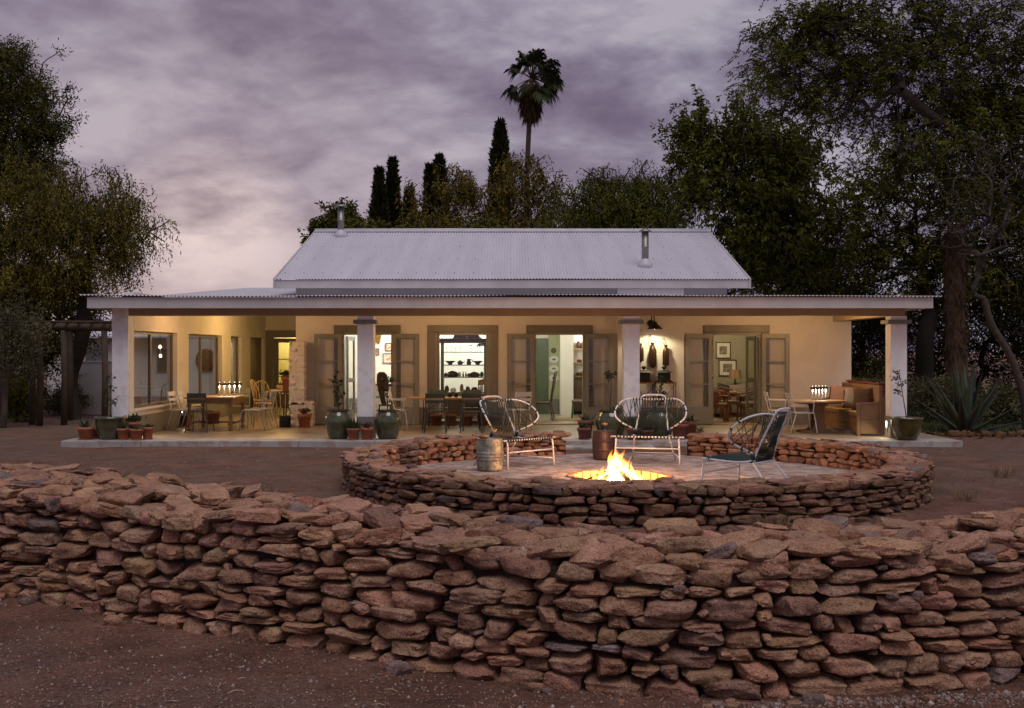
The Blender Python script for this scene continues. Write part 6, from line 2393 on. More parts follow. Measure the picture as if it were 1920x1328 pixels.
for i, (dx, z, R, hh) in enumerate(((0.02, 1.85, 0.06, 0.2), (0.10, 1.85, 0.05, 0.16), (0.04, 1.46, 0.07, 0.08), (0.0, 1.08, 0.05, 0.10), (0.10, 1.08, 0.05, 0.12))):
    b = empty('jar', (sx0 + dx, 31.36, F + z), 0, ('taller jar on the top shelf of the hall niche', 'shorter jar on the top shelf of the hall niche', 'bowl like jar on the middle shelf of the hall niche',
                                                  'left jar on the lowest shelf of the hall niche', 'right jar on the lowest shelf of the hall niche')[i], 'jar', 'jars in the hall niche')
    MB().lathe([(R * 0.8, 0), (R, hh * 0.2), (R, hh * 0.7), (R * 0.6, hh * 0.9), (R * 0.6, hh), (0.001, hh)], 14).build('jar_body', 'copper', b)
e = empty('green_chair', (rpos(1086, 0, 29.6)[0], 29.6, F), radians(-95), 'bright green wooden chair beside the hall niche', 'chair')
MB().slab([(-0.2, -0.2), (0.2, -0.2), (0.18, 0.18), (-0.18, 0.18)], 0.42, 0.48).build('seat', 'grey_linen', e, bevel=0.015)
for sx in (-1, 1):
    MB().tube([(sx * 0.17, -0.17, 0.42), (sx * 0.18, -0.19, 0)], 0.02, 6).build('leg', 'bright_green_paint', e)
    MB().tube([(sx * 0.17, 0.18, 0), (sx * 0.17, 0.18, 0.45), (sx * 0.16, 0.26, 1.02)], 0.02, 6).build('back_post', 'bright_green_paint', e)
MB().box(-0.16, 0.16, 0.23, 0.26, 0.86, 1.0).build('back_rail', 'bright_green_paint', e)
e = empty('round_rug', (rpos(1062, 0, 29.2)[0] + 0.15, 29.1, F), 0, 'round woven rug on the hall floor', 'rug')
MB().lathe([(0.62, 0.001), (0.62, 0.010), (0.58, 0.014), (0.001, 0.014)], 40).build('rug_weave', 'rug', e)

# living room
YV = 31.195
frame(1356, 657, YV, 0.42, 0.46, 'picture_art', 'upper framed print on the olive living room wall')
frame(1364, 690, YV, 0.50, 0.46, 'picture_art', 'lower framed print behind the table lamp in the living room', 'black_print')
x, z = rpos(1378, 0, 30.6)
e = empty('standard_lamp', (x, 30.6, F), 0, 'lamp with brown drum shade beside the living room sofa', 'lamp')
MB().lathe([(0.14, 0), (0.14, 0.02), (0.02, 0.04), (0.02, 1.02)], 14).build('stand', 'dark_wood', e)
MB().lathe([(0.18, 1.02), (0.15, 1.26)], 20, close=False).build('lamp_shade', 'lamp_shade_fabric', e)
e = empty('sofa', (6.05, 30.55, F), 0, 'pale sofa against the olive living room wall', 'sofa')
MB().box(-0.75, 0.75, -0.45, 0.45, 0.08, 0.42).build('seat', 'grey_linen', e, bevel=0.05)
MB().box(-0.75, 0.75, 0.20, 0.45, 0.421, 0.82).build('backrest', 'grey_linen', e, bevel=0.06)
for s in (-1, 1):
    MB().box(s * 0.85 - 0.1, s * 0.85 + 0.1, -0.45, 0.45, 0.08, 0.62).build('armrest', 'grey_linen', e, bevel=0.05)
cushion((5.75, 30.45, F + 0.42), 0.48, (radians(-16), radians(14), radians(10)), 'charcoal_linen', 'charcoal cushion on the living room sofa', 'cushions on the living room sofa')
cushion((6.2, 30.42, F + 0.42), 0.48, (radians(-16), radians(-8), radians(-6)), 'grey_linen', 'grey cushion on the living room sofa', 'cushions on the living room sofa')
TX, TY = rpos(1376, 0, 28.7)[0], 28.7
e = empty('drop_leaf_table', (TX, TY, F), 0, 'small dark wooden table with turned legs in the living room doorway', 'table')
MB().slab([(0.36 * cos(a), 0.30 * sin(a)) for a in np.linspace(0, 2 * pi, 25)[:-1]], 0.60, 0.63).build('table_top', 'red_wood', e)
for sx in (-1, 1):
    for sy in (-1, 1):
        MB().lathe([(0.03, 0), (0.035, 0.03), (0.02, 0.06), (0.03, 0.14), (0.02, 0.2), (0.032, 0.34), (0.02, 0.46), (0.03, 0.6)], 8, (sx * 0.22, sy * 0.17, 0)).build('leg', 'red_wood', e)
    MB().box(-0.21, 0.21, sx * 0.17 - 0.015, sx * 0.17 + 0.015, 0.09, 0.12).build('stretcher', 'red_wood', e)
e = empty('fruit_bowl', (TX - 0.02, TY, F + 0.63), 0, 'shallow bowl of fruit on the small dark living room table', 'bowl')
MB().lathe([(0.05, 0), (0.13, 0.04), (0.15, 0.07), (0.13, 0.065), (0.001, 0.04)], 18).build('bowl_body', 'wood', e)
for i in range(5):
    MB().lathe([(0.001, -0.035), (0.03, -0.02), (0.036, 0), (0.028, 0.024), (0.001, 0.034)], 10, (0.07 * cos(i * 1.25), 0.06 * sin(i * 1.25), 0.085)).build('fruit', 'wicker', e)


def carver(loc, rz, label):
    e = empty('carver_chair', loc, rz, label, 'chair', 'dark carver chairs in the living room')
    MB().slab([(-0.25, -0.24), (0.25, -0.24), (0.22, 0.22), (-0.22, 0.22)], 0.42, 0.47).build('seat', 'grey_linen', e, bevel=0.015)
    MB().slab([(-0.25, -0.24), (0.25, -0.24), (0.22, 0.22), (-0.22, 0.22)], 0.36, 0.418).build('seat_rail', 'red_wood', e)
    for sx in (-1, 1):
        MB().tube(spline([(sx * 0.22, -0.21, 0.36), (sx * 0.24, -0.24, 0.2), (sx * 0.23, -0.23, 0)], 3), 0.02, 6).build('leg', 'red_wood', e)
        MB().tube([(sx * 0.2, 0.2, 0.4), (sx * 0.22, 0.27, 0)], 0.02, 6).build('leg', 'red_wood', e)
        MB().tube(spline([(sx * 0.23, -0.15, 0.46), (sx * 0.25, -0.17, 0.66), (sx * 0.25, 0.02, 0.70), (sx * 0.2, 0.25, 0.76), (0, 0.33, 0.80)], 4), 0.02, 6).build('armrest', 'red_wood', e)
    MB().prism([(-0.07, 0.47), (0.07, 0.47), (0.10, 0.6), (0.07, 0.76), (-0.07, 0.76), (-0.10, 0.6)], 0.27, 0.295).build('back_splat', 'red_wood', e)


carver((rpos(1345, 0, 28.0)[0], 28.0, F), radians(160), 'dark carver chair with its back to the veranda in the living room doorway')
carver((rpos(1405, 0, 28.4)[0], 28.4, F), radians(-80), 'dark carver chair facing left across the small living room table')
carver((rpos(1362, 0, 29.6)[0], 29.6, F), radians(10), 'dark carver chair facing out behind the small living room table')
# ------------------------------------------------------------------ trees


def at(px, py, D):
    return np.array([(px - 960) * D / 2100, D, CAM_Z + (660 - py) * D / 2100])


def branch_mesh(edges, name):
    """edges: list of (polyline (k,3), r0, r1). One tapered tube each, five sides, built with arrays."""
    vs, fs, k = [], [], 0
    for pts, r0, r1 in edges:
        pts = np.asarray(pts)
        m = len(pts)
        n = 7 if r0 > 0.08 else (5 if r0 > 0.02 else 3)
        t = np.gradient(pts, axis=0)
        t = unit(t)
        ref = np.array([0.31, 0.17, 0.93]) if abs(t[0, 2]) < 0.9 else np.array([1.0, 0.1, 0.0])
        a = unit(np.cross(t, ref))
        b = np.cross(t, a)
        rr = np.linspace(r0, r1, m)[:, None, None]
        ang = np.arange(n) * 2 * pi / n
        ring = pts[:, None, :] + rr * (a[:, None, :] * np.cos(ang)[None, :, None] + b[:, None, :] * np.sin(ang)[None, :, None])
        vs.append(ring.reshape(-1, 3))
        i = np.arange(m * n).reshape(m, n) + k
        nx = np.roll(i, -1, axis=1)
        fs.append(np.stack([i[:-1], nx[:-1], nx[1:], i[1:]], -1).reshape(-1, 4))
        k += m * n
    F_ = np.concatenate(fs)
    return np_mesh(name, np.concatenate(vs), F_, np.full(len(F_), 4), True)


def skeleton(r, trunk, blobs, n, bias=0.3, trunk_r=0.2, tip_r=0.008, wiggle=0.08):
    """Points sown through the crown, each joined to the nearest wood already grown."""
    vol = np.array([b[1][0] * b[1][1] * b[1][2] for b in blobs]) ** 0.72
    cnt = np.maximum(1, (n * vol / vol.sum()).astype(int))
    A = []
    for (c, R), k in zip(blobs, cnt):
        u = unit(r.normal(size=(k, 3)))
        lump = 1 + 0.30 * np.sin(u @ (r.normal(size=3) * 2.6) + r.uniform(0, 6)) + 0.22 * np.sin(u @ (r.normal(size=3) * 5.5) + r.uniform(0, 6))
        d = u * (r.random((k, 1)) ** 0.45) * lump[:, None]
        d = d + (r.random((k, 1)) < 0.06) * u * 0.35
        A.append(np.array(c) + d * np.array(R))
    A = np.concatenate(A)
    nodes = [np.array(p, dtype=float) for p in trunk]
    par = [-1] + list(range(len(trunk) - 1))
    plen = [0.0]
    for i in range(1, len(trunk)):
        plen.append(plen[-1] + np.linalg.norm(nodes[i] - nodes[i - 1]))
    top = nodes[-1]
    plen = [0.0 if i >= len(trunk) // 2 else 4.0 for i in range(len(trunk))]
    A = A[np.argsort(np.linalg.norm(A - top, axis=1))]
    NN = np.zeros((len(trunk) + len(A), 3))
    NN[:len(trunk)] = np.array(nodes)
    PL = np.zeros(len(NN))
    PL[:len(trunk)] = plen
    m = len(trunk)
    for a in A:
        d = np.linalg.norm(NN[:m] - a, axis=1)
        j = int(np.argmin(d + bias * PL[:m]))
        NN[m] = a
        PL[m] = PL[j] + d[j]
        par.append(j)
        m += 1
    par = np.array(par)
    w = np.zeros(m)
    ch = np.zeros(m)
    for i in range(m - 1, 0, -1):
        if ch[i] == 0:
            w[i] = 1.0
        w[par[i]] += w[i] * 1.0
        ch[par[i]] += 1
    rad = tip_r + (trunk_r - tip_r) * (w / w[0]) ** 0.52
    edges = []
    for i in range(1, m):
        p, q = NN[par[i]], NN[i]
        L_ = np.linalg.norm(q - p)
        k = 5 if L_ > 0.5 else 3
        t = np.linspace(0, 1, k)[:, None]
        pts = p + (q - p) * t
        off = r.normal(size=3) * (wiggle if i >= len(trunk) else 0.03) * L_
        pts = pts + off * (np.sin(pi * t) + 0.4 * np.sin(2 * pi * t)) 
        if i < len(trunk):
            continue
        else:
            edges.append((pts, min(rad[par[i]], rad[i] * 1.5), rad[i]))
    tp = np.array(spline([tuple(q) for q in NN[:len(trunk)]], 5))
    edges.append((tp, trunk_r * 1.25, rad[len(trunk) - 1]))
    return NN[len(trunk):], par[len(trunk):], NN, edges


def foliage(r, A, style, per, spread, ln, wd, center):
    n = len(A)
    clump = r.uniform(0.62, 1.30, n)  # light and shade of the crown put into the leaf colour, clump by clump
    if style == 'fine':
        P = np.repeat(A, per, 0) + r.normal(size=(n * per, 3)) * spread * np.array([1, 1, 0.7])
        D = r.normal(size=(n * per, 3)) + np.array([0, 0, 0.2])
    elif style == 'droop':                      # hanging strands
        st = max(1, per // 9)
        B = np.repeat(A, st, 0) + r.normal(size=(n * st, 3)) * spread * np.array([1, 1, 0.5])
        Ls = r.uniform(0.35, 1.0, len(B))
        k = 9
        t = np.tile(np.linspace(0.05, 1, k), len(B))
        out = unit((B - center) * np.array([1, 1, 0]) + r.normal(size=B.shape) * 0.6)
        BB, LL, OO = np.repeat(B, k, 0), np.repeat(Ls, k), np.repeat(out, k, 0)
        P = BB + OO * (0.22 * LL * t)[:, None]
        P[:, 2] += -LL * t ** 1.4 * 0.9 + 0.12 * LL * t
        P += r.normal(size=P.shape) * 0.015
        D = r.normal(size=P.shape) * 0.75 + np.array([0, 0, -0.75])
    elif style == 'frond':                      # feathery compound leaves
        st = max(1, per // 12)
        B = np.repeat(A, st, 0) + r.normal(size=(n * st, 3)) * spread * np.array([1, 1, 0.6])
        d = unit(unit(B - center) * 0.7 + r.normal(size=B.shape) * 0.8 + np.array([0, 0, -0.15]))
        L_ = r.uniform(0.22, 0.48, len(B))
        k = 12
        t = np.tile(np.repeat(np.linspace(0.15, 1, 6), 2), len(B))
        sg = np.tile(np.tile([1, -1], 6), len(B))
        S = unit(np.cross(d, np.array([0, 0, 1.0]) + r.normal(size=d.shape) * 0.3))
        BB, DD, SS, LL = (np.repeat(q, k, 0) for q in (B, d, S, L_))
        P = BB + DD * (LL * t)[:, None]
        P[:, 2] -= 0.35 * LL * t ** 2
        D = DD * 0.55 + SS * sg[:, None] + r.normal(size=P.shape) * 0.15 + np.array([0, 0, -0.25])
    elif style == 'palmate':                    # bunches of larger leaflets at twig ends
        st = max(1, per // 7)
        B = np.repeat(A, st, 0) + r.normal(size=(n * st, 3)) * spread
        d = unit(unit(B - center) + r.normal(size=B.shape) * 0.7 + np.array([0, 0, 0.1]))
        k = 7
        BB, DD = np.repeat(B, k, 0), np.repeat(d, k, 0)
        P = BB + r.normal(size=BB.shape) * 0.03
        D = DD * 0.6 + r.normal(size=BB.shape) * 0.6 + np.array([0, 0, -0.25])
    m = len(P)
    return P, D, r.uniform(0.6, 1.3, m) * ln, wd, np.repeat(clump, m // n)


def tree(name, label, base, trunk, blobs, n, style, per, spread, ln, wd, leaf, bark='bark', trunk_r=0.2, seed=1, bias=0.3, tip_r=0.008,
         group='trees around the house', wiggle=0.08, cat='tree', keep=1.0, bloom=None):
    r = np.random.default_rng(seed)
    base = np.array(base, dtype=float)
    e = empty(name, tuple(base), 0, label, cat, group)
    tr = [np.array(p, dtype=float) - base for p in trunk]
    bl = [(np.array(c) - base, R) for c, R in blobs]
    A, par, NN, edges = skeleton(r, tr, bl, n, bias, trunk_r, tip_r, wiggle)
    link('trunk', branch_mesh(edges, 'trunk'), bark, e)
    cen = np.mean([b[0] for b in bl], axis=0)
    use = A[r.random(len(A)) < keep]
    # leaves sit on the outer twigs: nodes and points along their last stretch
    pa = NN[par][r.random(len(A)) < keep] if False else None
    P, D, l, w, ct = foliage(r, use, style, per, spread, ln, wd, cen)
    link('crown', leaf_mesh('crown', P, D, l, w, r, 0.1, (0.86, 1.14), 0.06, clump=ct), leaf, e)
    if bloom:
        k = r.choice(len(A), bloom)
        Pb = np.repeat(A[k], 26, 0) + r.normal(size=(bloom * 26, 3)) * 0.16
        link('blossom', leaf_mesh('blossom', Pb, r.normal(size=Pb.shape), 0.07, 0.05, r), 'blossom', e)
    return e


def B(px, py, D, rx, ry=None, depth=None):
    """Crown lobe: centre by where it stands, radii in photograph pixels at that distance turned into metres."""
    s = D / 2100
    ry = ry or rx
    return (at(px, py, D), (rx * s, depth or rx * s, ry * s))


def straight(px0, py0, px1, py1, D, k=5, seed=0, bend=0.12):
    r = np.random.default_rng(seed)
    a, b = at(px0, py0, D), at(px1, py1, D)
    a[2] = -0.1
    return [a + (b - a) * t + r.normal(size=3) * bend * (0 if i in (0,) else 1) for i, t in enumerate(np.linspace(0, 1, k))]


# left: tall thorn tree, pepper tree in front of it, dry shrub
D1 = 33.0
tree('thorn_tree', 'tall dark thorn tree rising at the far left edge', at(-60, 780, D1) * np.array([1, 1, 0]), straight(-60, 790, -20, 400, D1, seed=1),
     [B(-18, 150, D1, 95, 65), B(47, 185, D1, 75, 55), B(77, 225, D1, 55, 50), B(92, 250, D1, 45, 28), B(-88, 200, D1, 120, 120), B(12, 110, D1, 55, 40), B(12, 250, D1, 90, 40), B(-48, 330, D1, 130, 60), B(30, 300, D1, 95, 50), B(70, 320, D1, 60, 40)],
     1500, 'fine', 44, 0.14, 0.105, 0.038, 'leaf_acacia', trunk_r=0.24, seed=11, bias=0.35, wiggle=0.10)
D2 = 31.0
tree('pepper_tree', 'broad pepper tree with hanging foliage over the left end of the roof', at(140, 780, D2) * np.array([1, 1, 0]), straight(140, 790, 165, 500, D2, seed=2),
     [B(201, 385, D2, 75, 62), B(156, 420, D2, 100, 90), B(236, 430, D2, 52, 75), B(86, 400, D2, 100, 100), B(6, 430, D2, 120, 110), B(206, 480, D2, 62, 40), B(66, 340, D2, 60, 40), B(-14, 520, D2, 130, 60), B(116, 515, D2, 100, 50)],
     1000, 'droop', 63, 0.17, 0.115, 0.034, 'leaf_pepper', trunk_r=0.18, seed=12, bias=0.3)
D3 = 36.0
tree('dark_tree', 'dark leafy tree filling the space behind the timber pergola', at(60, 780, D3) * np.array([1, 1, 0]), straight(60, 790, 70, 620, D3, seed=3),
     [B(20, 560, D3, 130, 80), B(120, 560, D3, 80, 60), B(60, 640, D3, 100, 55), B(-40, 650, D3, 90, 80)], 460, 'fine', 64, 0.28, 0.13, 0.05, 'leaf_dark', trunk_r=0.2, seed=13)
D4 = 27.5
tree('dry_shrub', 'grey green twiggy shrub tree at the left edge before the pergola', at(10, 790, D4) * np.array([1, 1, 0]), straight(5, 790, 15, 700, D4, 4, seed=4, bend=0.05),
     [B(20, 610, D4, 70, 55), B(65, 640, D4, 40, 45), B(-20, 650, D4, 60, 60), B(30, 680, D4, 55, 40)], 420, 'fine', 16, 0.12, 0.10, 0.022, 'leaf_shrub', 'bark_grey', trunk_r=0.07, seed=14, tip_r=0.005, group='shrubs in the yard', cat='shrub')

# behind the house
D5 = 52.0
BG = 'trees behind the house'
tree('small_tree', 'small loose tree showing behind the left flue pipe', at(640, 700, D5) * np.array([1, 1, 0]), straight(640, 700, 640, 470, D5, seed=5),
     [B(638, 405, D5, 24, 18), B(615, 430, D5, 28, 14), B(660, 428, D5, 20, 12), B(590, 445, D5, 16, 10)], 130, 'palmate', 42, 0.20, 0.24, 0.09, 'leaf_olive', trunk_r=0.15, seed=15, group=BG)


def cypress(px, top, wpx, D, label, seed, split=0):
    r = np.random.default_rng(seed)
    b = at(px, 700, D)
    b[2] = 0
    Ht = CAM_Z + (660 - top) * D / 2100
    R = wpx / 2 * D / 2100 * 1.2
    e = empty('cypress_tree', tuple(b), 0, label, 'tree', 'cypress trees behind the house')
    MB().tube([(0, 0, 0), (0, 0, Ht * 0.5), (0, 0, Ht * 0.92)], [0.18, 0.12, 0.03], 7).build('trunk', 'bark', e)
    n = 9000
    t = r.random(n) ** 0.85
    a = r.uniform(0, 6.28, n)
    prof = np.interp(t, [0, 0.15, 0.5, 0.75, 0.9, 1.0], [0.55, 0.95, 1.0, 0.72, 0.38, 0.06])
    lump = 1 + 0.20 * np.sin(a * 2 + t * 17 + seed) + 0.16 * np.sin(a * 3 - t * 29 + seed * 2) + 0.10 * np.sin(a * 7 + t * 60)
    rad = R * prof * lump * np.sqrt(r.uniform(0.35, 1.0, n))
    P = np.stack([rad * np.cos(a), rad * np.sin(a), t * Ht], -1)
    D_ = np.stack([np.cos(a) * 0.5, np.sin(a) * 0.5, np.full(n, 1.0)], -1) + r.normal(size=(n, 3)) * 0.35
    link('crown', leaf_mesh('crown', P, D_, r.uniform(0.2, 0.42, n), 0.11, r, 0, (0.5, 1.4)), 'leaf_cypress', e)


DC = 52.0
cypress(711, 322, 32, DC, 'shorter cypress of the pair left of the others', 51)
cypress(736, 303, 34, DC + 1, 'taller cypress of the pair left of the others', 52)
cypress(768, 360, 34, DC - 1, 'lowest cypress beside the cypress pair', 53)
cypress(806, 316, 24, DC, 'slim cypress left of the twin topped one', 54)
cypress(824, 298, 40, DC + 1, 'broad cypress half veiled by yellow green foliage', 55)
cypress(938, 232, 44, DC + 2, 'tallest narrow cypress just left of the palm', 56)
D6 = 48.0
tree('gum_tree', 'yellow green gum tree among the cypresses', at(850, 700, D6) * np.array([1, 1, 0]), straight(850, 700, 850, 470, D6, seed=6),
     [B(850, 350, D6, 45, 38), B(790, 385, D6, 25, 35), B(880, 360, D6, 35, 35), B(840, 420, D6, 70, 30), B(775, 350, D6, 12, 14), B(862, 322, D6, 24, 20)], 230, 'droop', 27, 0.18, 0.20, 0.05, 'leaf_gum', 'bark_grey', trunk_r=0.15, seed=16, group=BG)
tree('gum_tree', 'yellow green gum tree around the foot of the palm', at(985, 700, D6) * np.array([1, 1, 0]), straight(985, 700, 985, 450, D6, seed=7),
     [B(960, 350, D6, 52, 48), B(1010, 350, D6, 42, 42), B(920, 400, D6, 42, 34), B(1030, 390, D6, 32, 34), B(965, 300, D6, 30, 18), B(975, 410, D6, 75, 25), B(1000, 300, D6, 22, 26), B(1040, 345, D6, 22, 24)], 310, 'droop', 27, 0.18, 0.20, 0.05, 'leaf_gum', 'bark_grey', trunk_r=0.16, seed=17, group=BG)
D7 = 44.0
tree('bushy_tree', 'low bushy tree behind the ridge next to the cypress pair', at(710, 700, D7) * np.array([1, 1, 0]), straight(710, 700, 710, 500, D7, seed=8),
     [B(695, 440, D7, 30, 22), B(760, 445, D7, 40, 25), B(900, 445, D7, 50, 25)], 150, 'fine', 50, 0.26, 0.18, 0.07, 'leaf_olive', trunk_r=0.12, seed=18, group=BG)
tree('round_tree', 'round olive green tree right of the palm behind the roof', at(1160, 700, D7) * np.array([1, 1, 0]), straight(1160, 700, 1160, 470, D7, seed=9),
     [B(1130, 355, D7, 55, 42), B(1200, 350, D7, 60, 42), B(1085, 395, D7, 48, 40), B(1160, 400, D7, 100, 50), B(1250, 395, D7, 60, 50), B(1040, 425, D7, 40, 25)], 650, 'droop', 54, 0.20, 0.14, 0.042, 'leaf_olive', trunk_r=0.22, seed=19, group=BG)

# fan palm
r_ = np.random.default_rng(31)
DP = 56.0
pb = at(985, 700, DP)
pb[2] = 0
Ht = CAM_Z + (660 - 148) * DP / 2100
e = empty('fan_palm', tuple(pb), 0, 'tall fan palm with a shaggy skirt rising above the roof', 'palm', 'trees around the house')
lean = 12 * DP / 2100
MB().tube([(0, 0, 0), (0.02, 0, Ht * 0.4), (0.08, 0, Ht * 0.7), (lean * 0.7, 0, Ht * 0.9), (lean, 0, Ht)], [0.20, 0.15, 0.13, 0.12, 0.12], 14).build('trunk', 'palm_bark', e)
Vs, Ts = [], []
crown_P = np.array([lean, 0, Ht])
verts, faces, tint, kk = [], [], [], 0
pv = MB()
for i in range(50):
    a = r_.uniform(0, 6.28)
    el = np.interp(i, [0, 16, 49], [1.4, 0.7, -0.85]) + r_.normal() * 0.12
    d = np.array([cos(a) * cos(el), sin(a) * cos(el), sin(el)])
    L_ = r_.uniform(0.75, 1.2)
    hub = crown_P + d * L_
    hub[2] -= 0.10 * L_
    pv.tube([tuple(crown_P), tuple((crown_P + hub) / 2 + np.array([0, 0, 0.06])), tuple(hub)], [0.03, 0.02, 0.014], 4)
    side = unit(np.cross(d, np.array([0.1, 0.05, 1.0])))
    tw = r_.uniform(-1.2, 1.2)
    up = np.cross(side, d)
    side, up = side * cos(tw) + up * sin(tw), up * cos(tw) - side * sin(tw)
    nseg = 18
    t0 = r_.uniform(0.55, 1.35)
    for q in range(nseg):
        f_ = (q / (nseg - 1) * 2 - 1) * 1.25
        dd = d * cos(f_) + side * sin(f_)
        ll = r_.uniform(0.6, 0.9) * (1 - 0.22 * abs(f_))
        w = np.cross(dd, up)
        p1 = hub + dd * ll * 0.55 + up * 0.05
        p2 = hub + dd * ll * 0.8 + np.array([0, 0, -0.12 * ll])
        p3 = hub + dd * ll + np.array([0, 0, -0.42 * ll])
        wd = 0.05
        verts += [hub, p1 + w * wd, p2 + w * wd * 0.6, p3, p2 - w * wd * 0.6, p1 - w * wd]
        faces.append([kk + z for z in range(6)])
        kk += 6
        tint += [np.array([1, 1, 1]) * t0 * r_.uniform(0.8, 1.2)] * 6
pv.build('leaf_stalks', 'palm_bark', e)['kind'] = 'stuff'
link('crown', np_mesh('crown', np.array(verts), np.array(faces), np.full(len(faces), 6), False, np.array(tint)), 'leaf_palm', e)
n = 1000
a = r_.uniform(0, 6.28, n)
z = r_.random(n)
R = np.interp(z, [0, 0.15, 0.6, 1.0], [0.16, 0.30, 0.42, 0.34]) * r_.uniform(0.6, 1.2, n)
P = np.stack([np.cos(a) * R + lean * 0.9, np.sin(a) * R, Ht - 1.75 + z * 1.6], -1)
Dn = np.stack([np.cos(a) * 0.18, np.sin(a) * 0.18, np.full(n, -1.0)], -1) + r_.normal(size=(n, 3)) * 0.14
link('dead_leaf_skirt', leaf_mesh('dead_leaf_skirt', P, Dn, r_.uniform(0.4, 0.9, n), 0.06, r_), 'leaf_palm_dead', e)

# right: jacarandas and the dark belt of trees beyond the veranda end
RG = 'tall trees on the right of the house'
D8 = 37.0
tree('leafy_tree', 'bushy dark green tree standing right behind the roof end', at(1500, 780, D8) * np.array([1, 1, 0]), straight(1500, 790, 1480, 560, D8, seed=10),
     [B(1330, 290, D8, 70, 70), B(1290, 250, D8, 42, 32), B(1400, 260, D8, 80, 70), B(1300, 360, D8, 55, 55), B(1420, 370, D8, 110, 90), B(1250, 258, D8, 20, 14), B(1480, 300, D8, 70, 80),
      B(1390, 470, D8, 70, 80), B(1500, 450, D8, 110, 110), B(1310, 205, D8, 20, 22)], 1050, 'palmate', 49, 0.20, 0.18, 0.062, 'leaf_jacaranda', trunk_r=0.16, seed=21, group=RG, bias=0.3)
D9 = 31.0
tree('jacaranda_tree', 'great spreading jacaranda with violet blossom filling the upper right', at(2010, 780, D9) * np.array([1, 1, 0]),
     [at(2010, 790, D9) * np.array([1, 1, 0]) + np.array([0, 0, -0.1]), at(2005, 650, D9), at(1985, 500, D9), at(1940, 390, D9), at(1850, 290, D9 - 0.5), at(1760, 230, D9 - 0.8), at(1690, 170, D9 - 1)],
     [B(1480, 80, D9, 90, 80), B(1440, 140, D9, 55, 40), B(1560, 40, D9, 110, 100), B(1620, 150, D9, 120, 95), B(1520, 190, D9, 75, 55), B(1740, 60, D9, 120, 110), B(1780, 200, D9, 120, 90),
      B(1880, 80, D9, 110, 130), B(1900, 240, D9, 100, 100), B(1700, 290, D9, 90, 60), B(1980, 150, D9, 120, 160), B(1840, 340, D9, 100, 50)],
     1400, 'frond', 72, 0.19, 0.125, 0.042, 'leaf_jacaranda', trunk_r=0.20, seed=22, group=RG, bias=0.22, tip_r=0.010, wiggle=0.13, bloom=110)
D10 = 41.0
tree('tall_tree', 'tall dark tree in the belt beyond the end column', at(1730, 780, D10) * np.array([1, 1, 0]), straight(1730, 790, 1740, 520, D10, seed=12),
     [B(1640, 360, D10, 120, 90), B(1780, 380, D10, 130, 100), B(1900, 400, D10, 130, 110), B(1700, 480, D10, 140, 80), B(1860, 520, D10, 140, 90), B(1590, 480, D10, 90, 90), B(1990, 480, D10, 130, 130)],
     1100, 'frond', 60, 0.26, 0.16, 0.052, 'leaf_dark', trunk_r=0.30, seed=23, group=RG, bias=0.3)
D11 = 45.0
tree('dense_tree', 'dense black green tree low behind the veranda end', at(1620, 780, D11) * np.array([1, 1, 0]), straight(1600, 790, 1620, 650, D11, seed=13),
     [B(1560, 560, D11, 90, 60), B(1650, 600, D11, 100, 70), B(1600, 680, D11, 110, 60), B(1500, 520, D11, 100, 60), B(1440, 500, D11, 60, 50)],
     600, 'fine', 60, 0.30, 0.15, 0.055, 'leaf_dark', trunk_r=0.12, seed=24, group=RG)
tree('dense_tree', 'dense black green tree low at the right edge behind the agave', at(1850, 780, D11) * np.array([1, 1, 0]), straight(1850, 790, 1850, 650, D11, seed=14),
     [B(1780, 620, D11, 110, 75), B(1900, 640, D11, 110, 75), B(1850, 560, D11, 120, 60), B(1740, 690, D11, 80, 50), B(2000, 620, D11, 110, 100), B(1950, 700, D11, 90, 50)],
     600, 'fine', 60, 0.30, 0.15, 0.055, 'leaf_dark', trunk_r=0.12, seed=25, group=RG)
# trunks that show on the right
D12 = 32.0
tb = at(1792, 780, D12)
tb[2] = 0
e = empty('palm_trunk', tuple(tb), 0, 'thick rust brown palm trunk beyond the end column', 'palm', RG)
MB().tube([(0, 0, -0.1), (0.03, 0, 1.5), (-0.02, 0, 3.2), (0.05, 0, 5.5)], [0.36, 0.30, 0.29, 0.27], 16).build('trunk', 'palm_bark', e)
n = 900
a = r_.uniform(0, 6.28, n)
z = r_.uniform(1.6, 5.4, n)
P = np.stack([np.cos(a) * 0.27, np.sin(a) * 0.27, z], -1)
Dn = np.stack([np.cos(a) * 0.3, np.sin(a) * 0.3, np.full(n, -1.0)], -1) + r_.normal(size=(n, 3)) * 0.2
link('leaf_bases', leaf_mesh('leaf_bases', P, Dn, r_.uniform(0.15, 0.35, n), 0.05, r_, 0, (0.4, 1.0)), 'leaf_palm_dead', e)
D13 = 26.0
tree('bare_tree', 'leaning tree with tangled bare grey twigs at the right edge', at(1925, 790, D13) * np.array([1, 1, 0]),
     [at(1925, 790, D13) * np.array([1, 1, 0]), at(1918, 740, D13), at(1895, 670, D13), at(1860, 610, D13), at(1845, 560, D13)],
     [B(1830, 350, D13, 70, 60), B(1790, 430, D13, 50, 45), B(1870, 430, D13, 55, 60), B(1900, 330, D13, 60, 60), B(1850, 280, D13, 60, 30)],
     300, 'fine', 2, 0.10, 0.06, 0.02, 'leaf_shrub', 'bark_grey', trunk_r=0.075, seed=26, group=RG, tip_r=0.006, wiggle=0.16, bias=0.2)


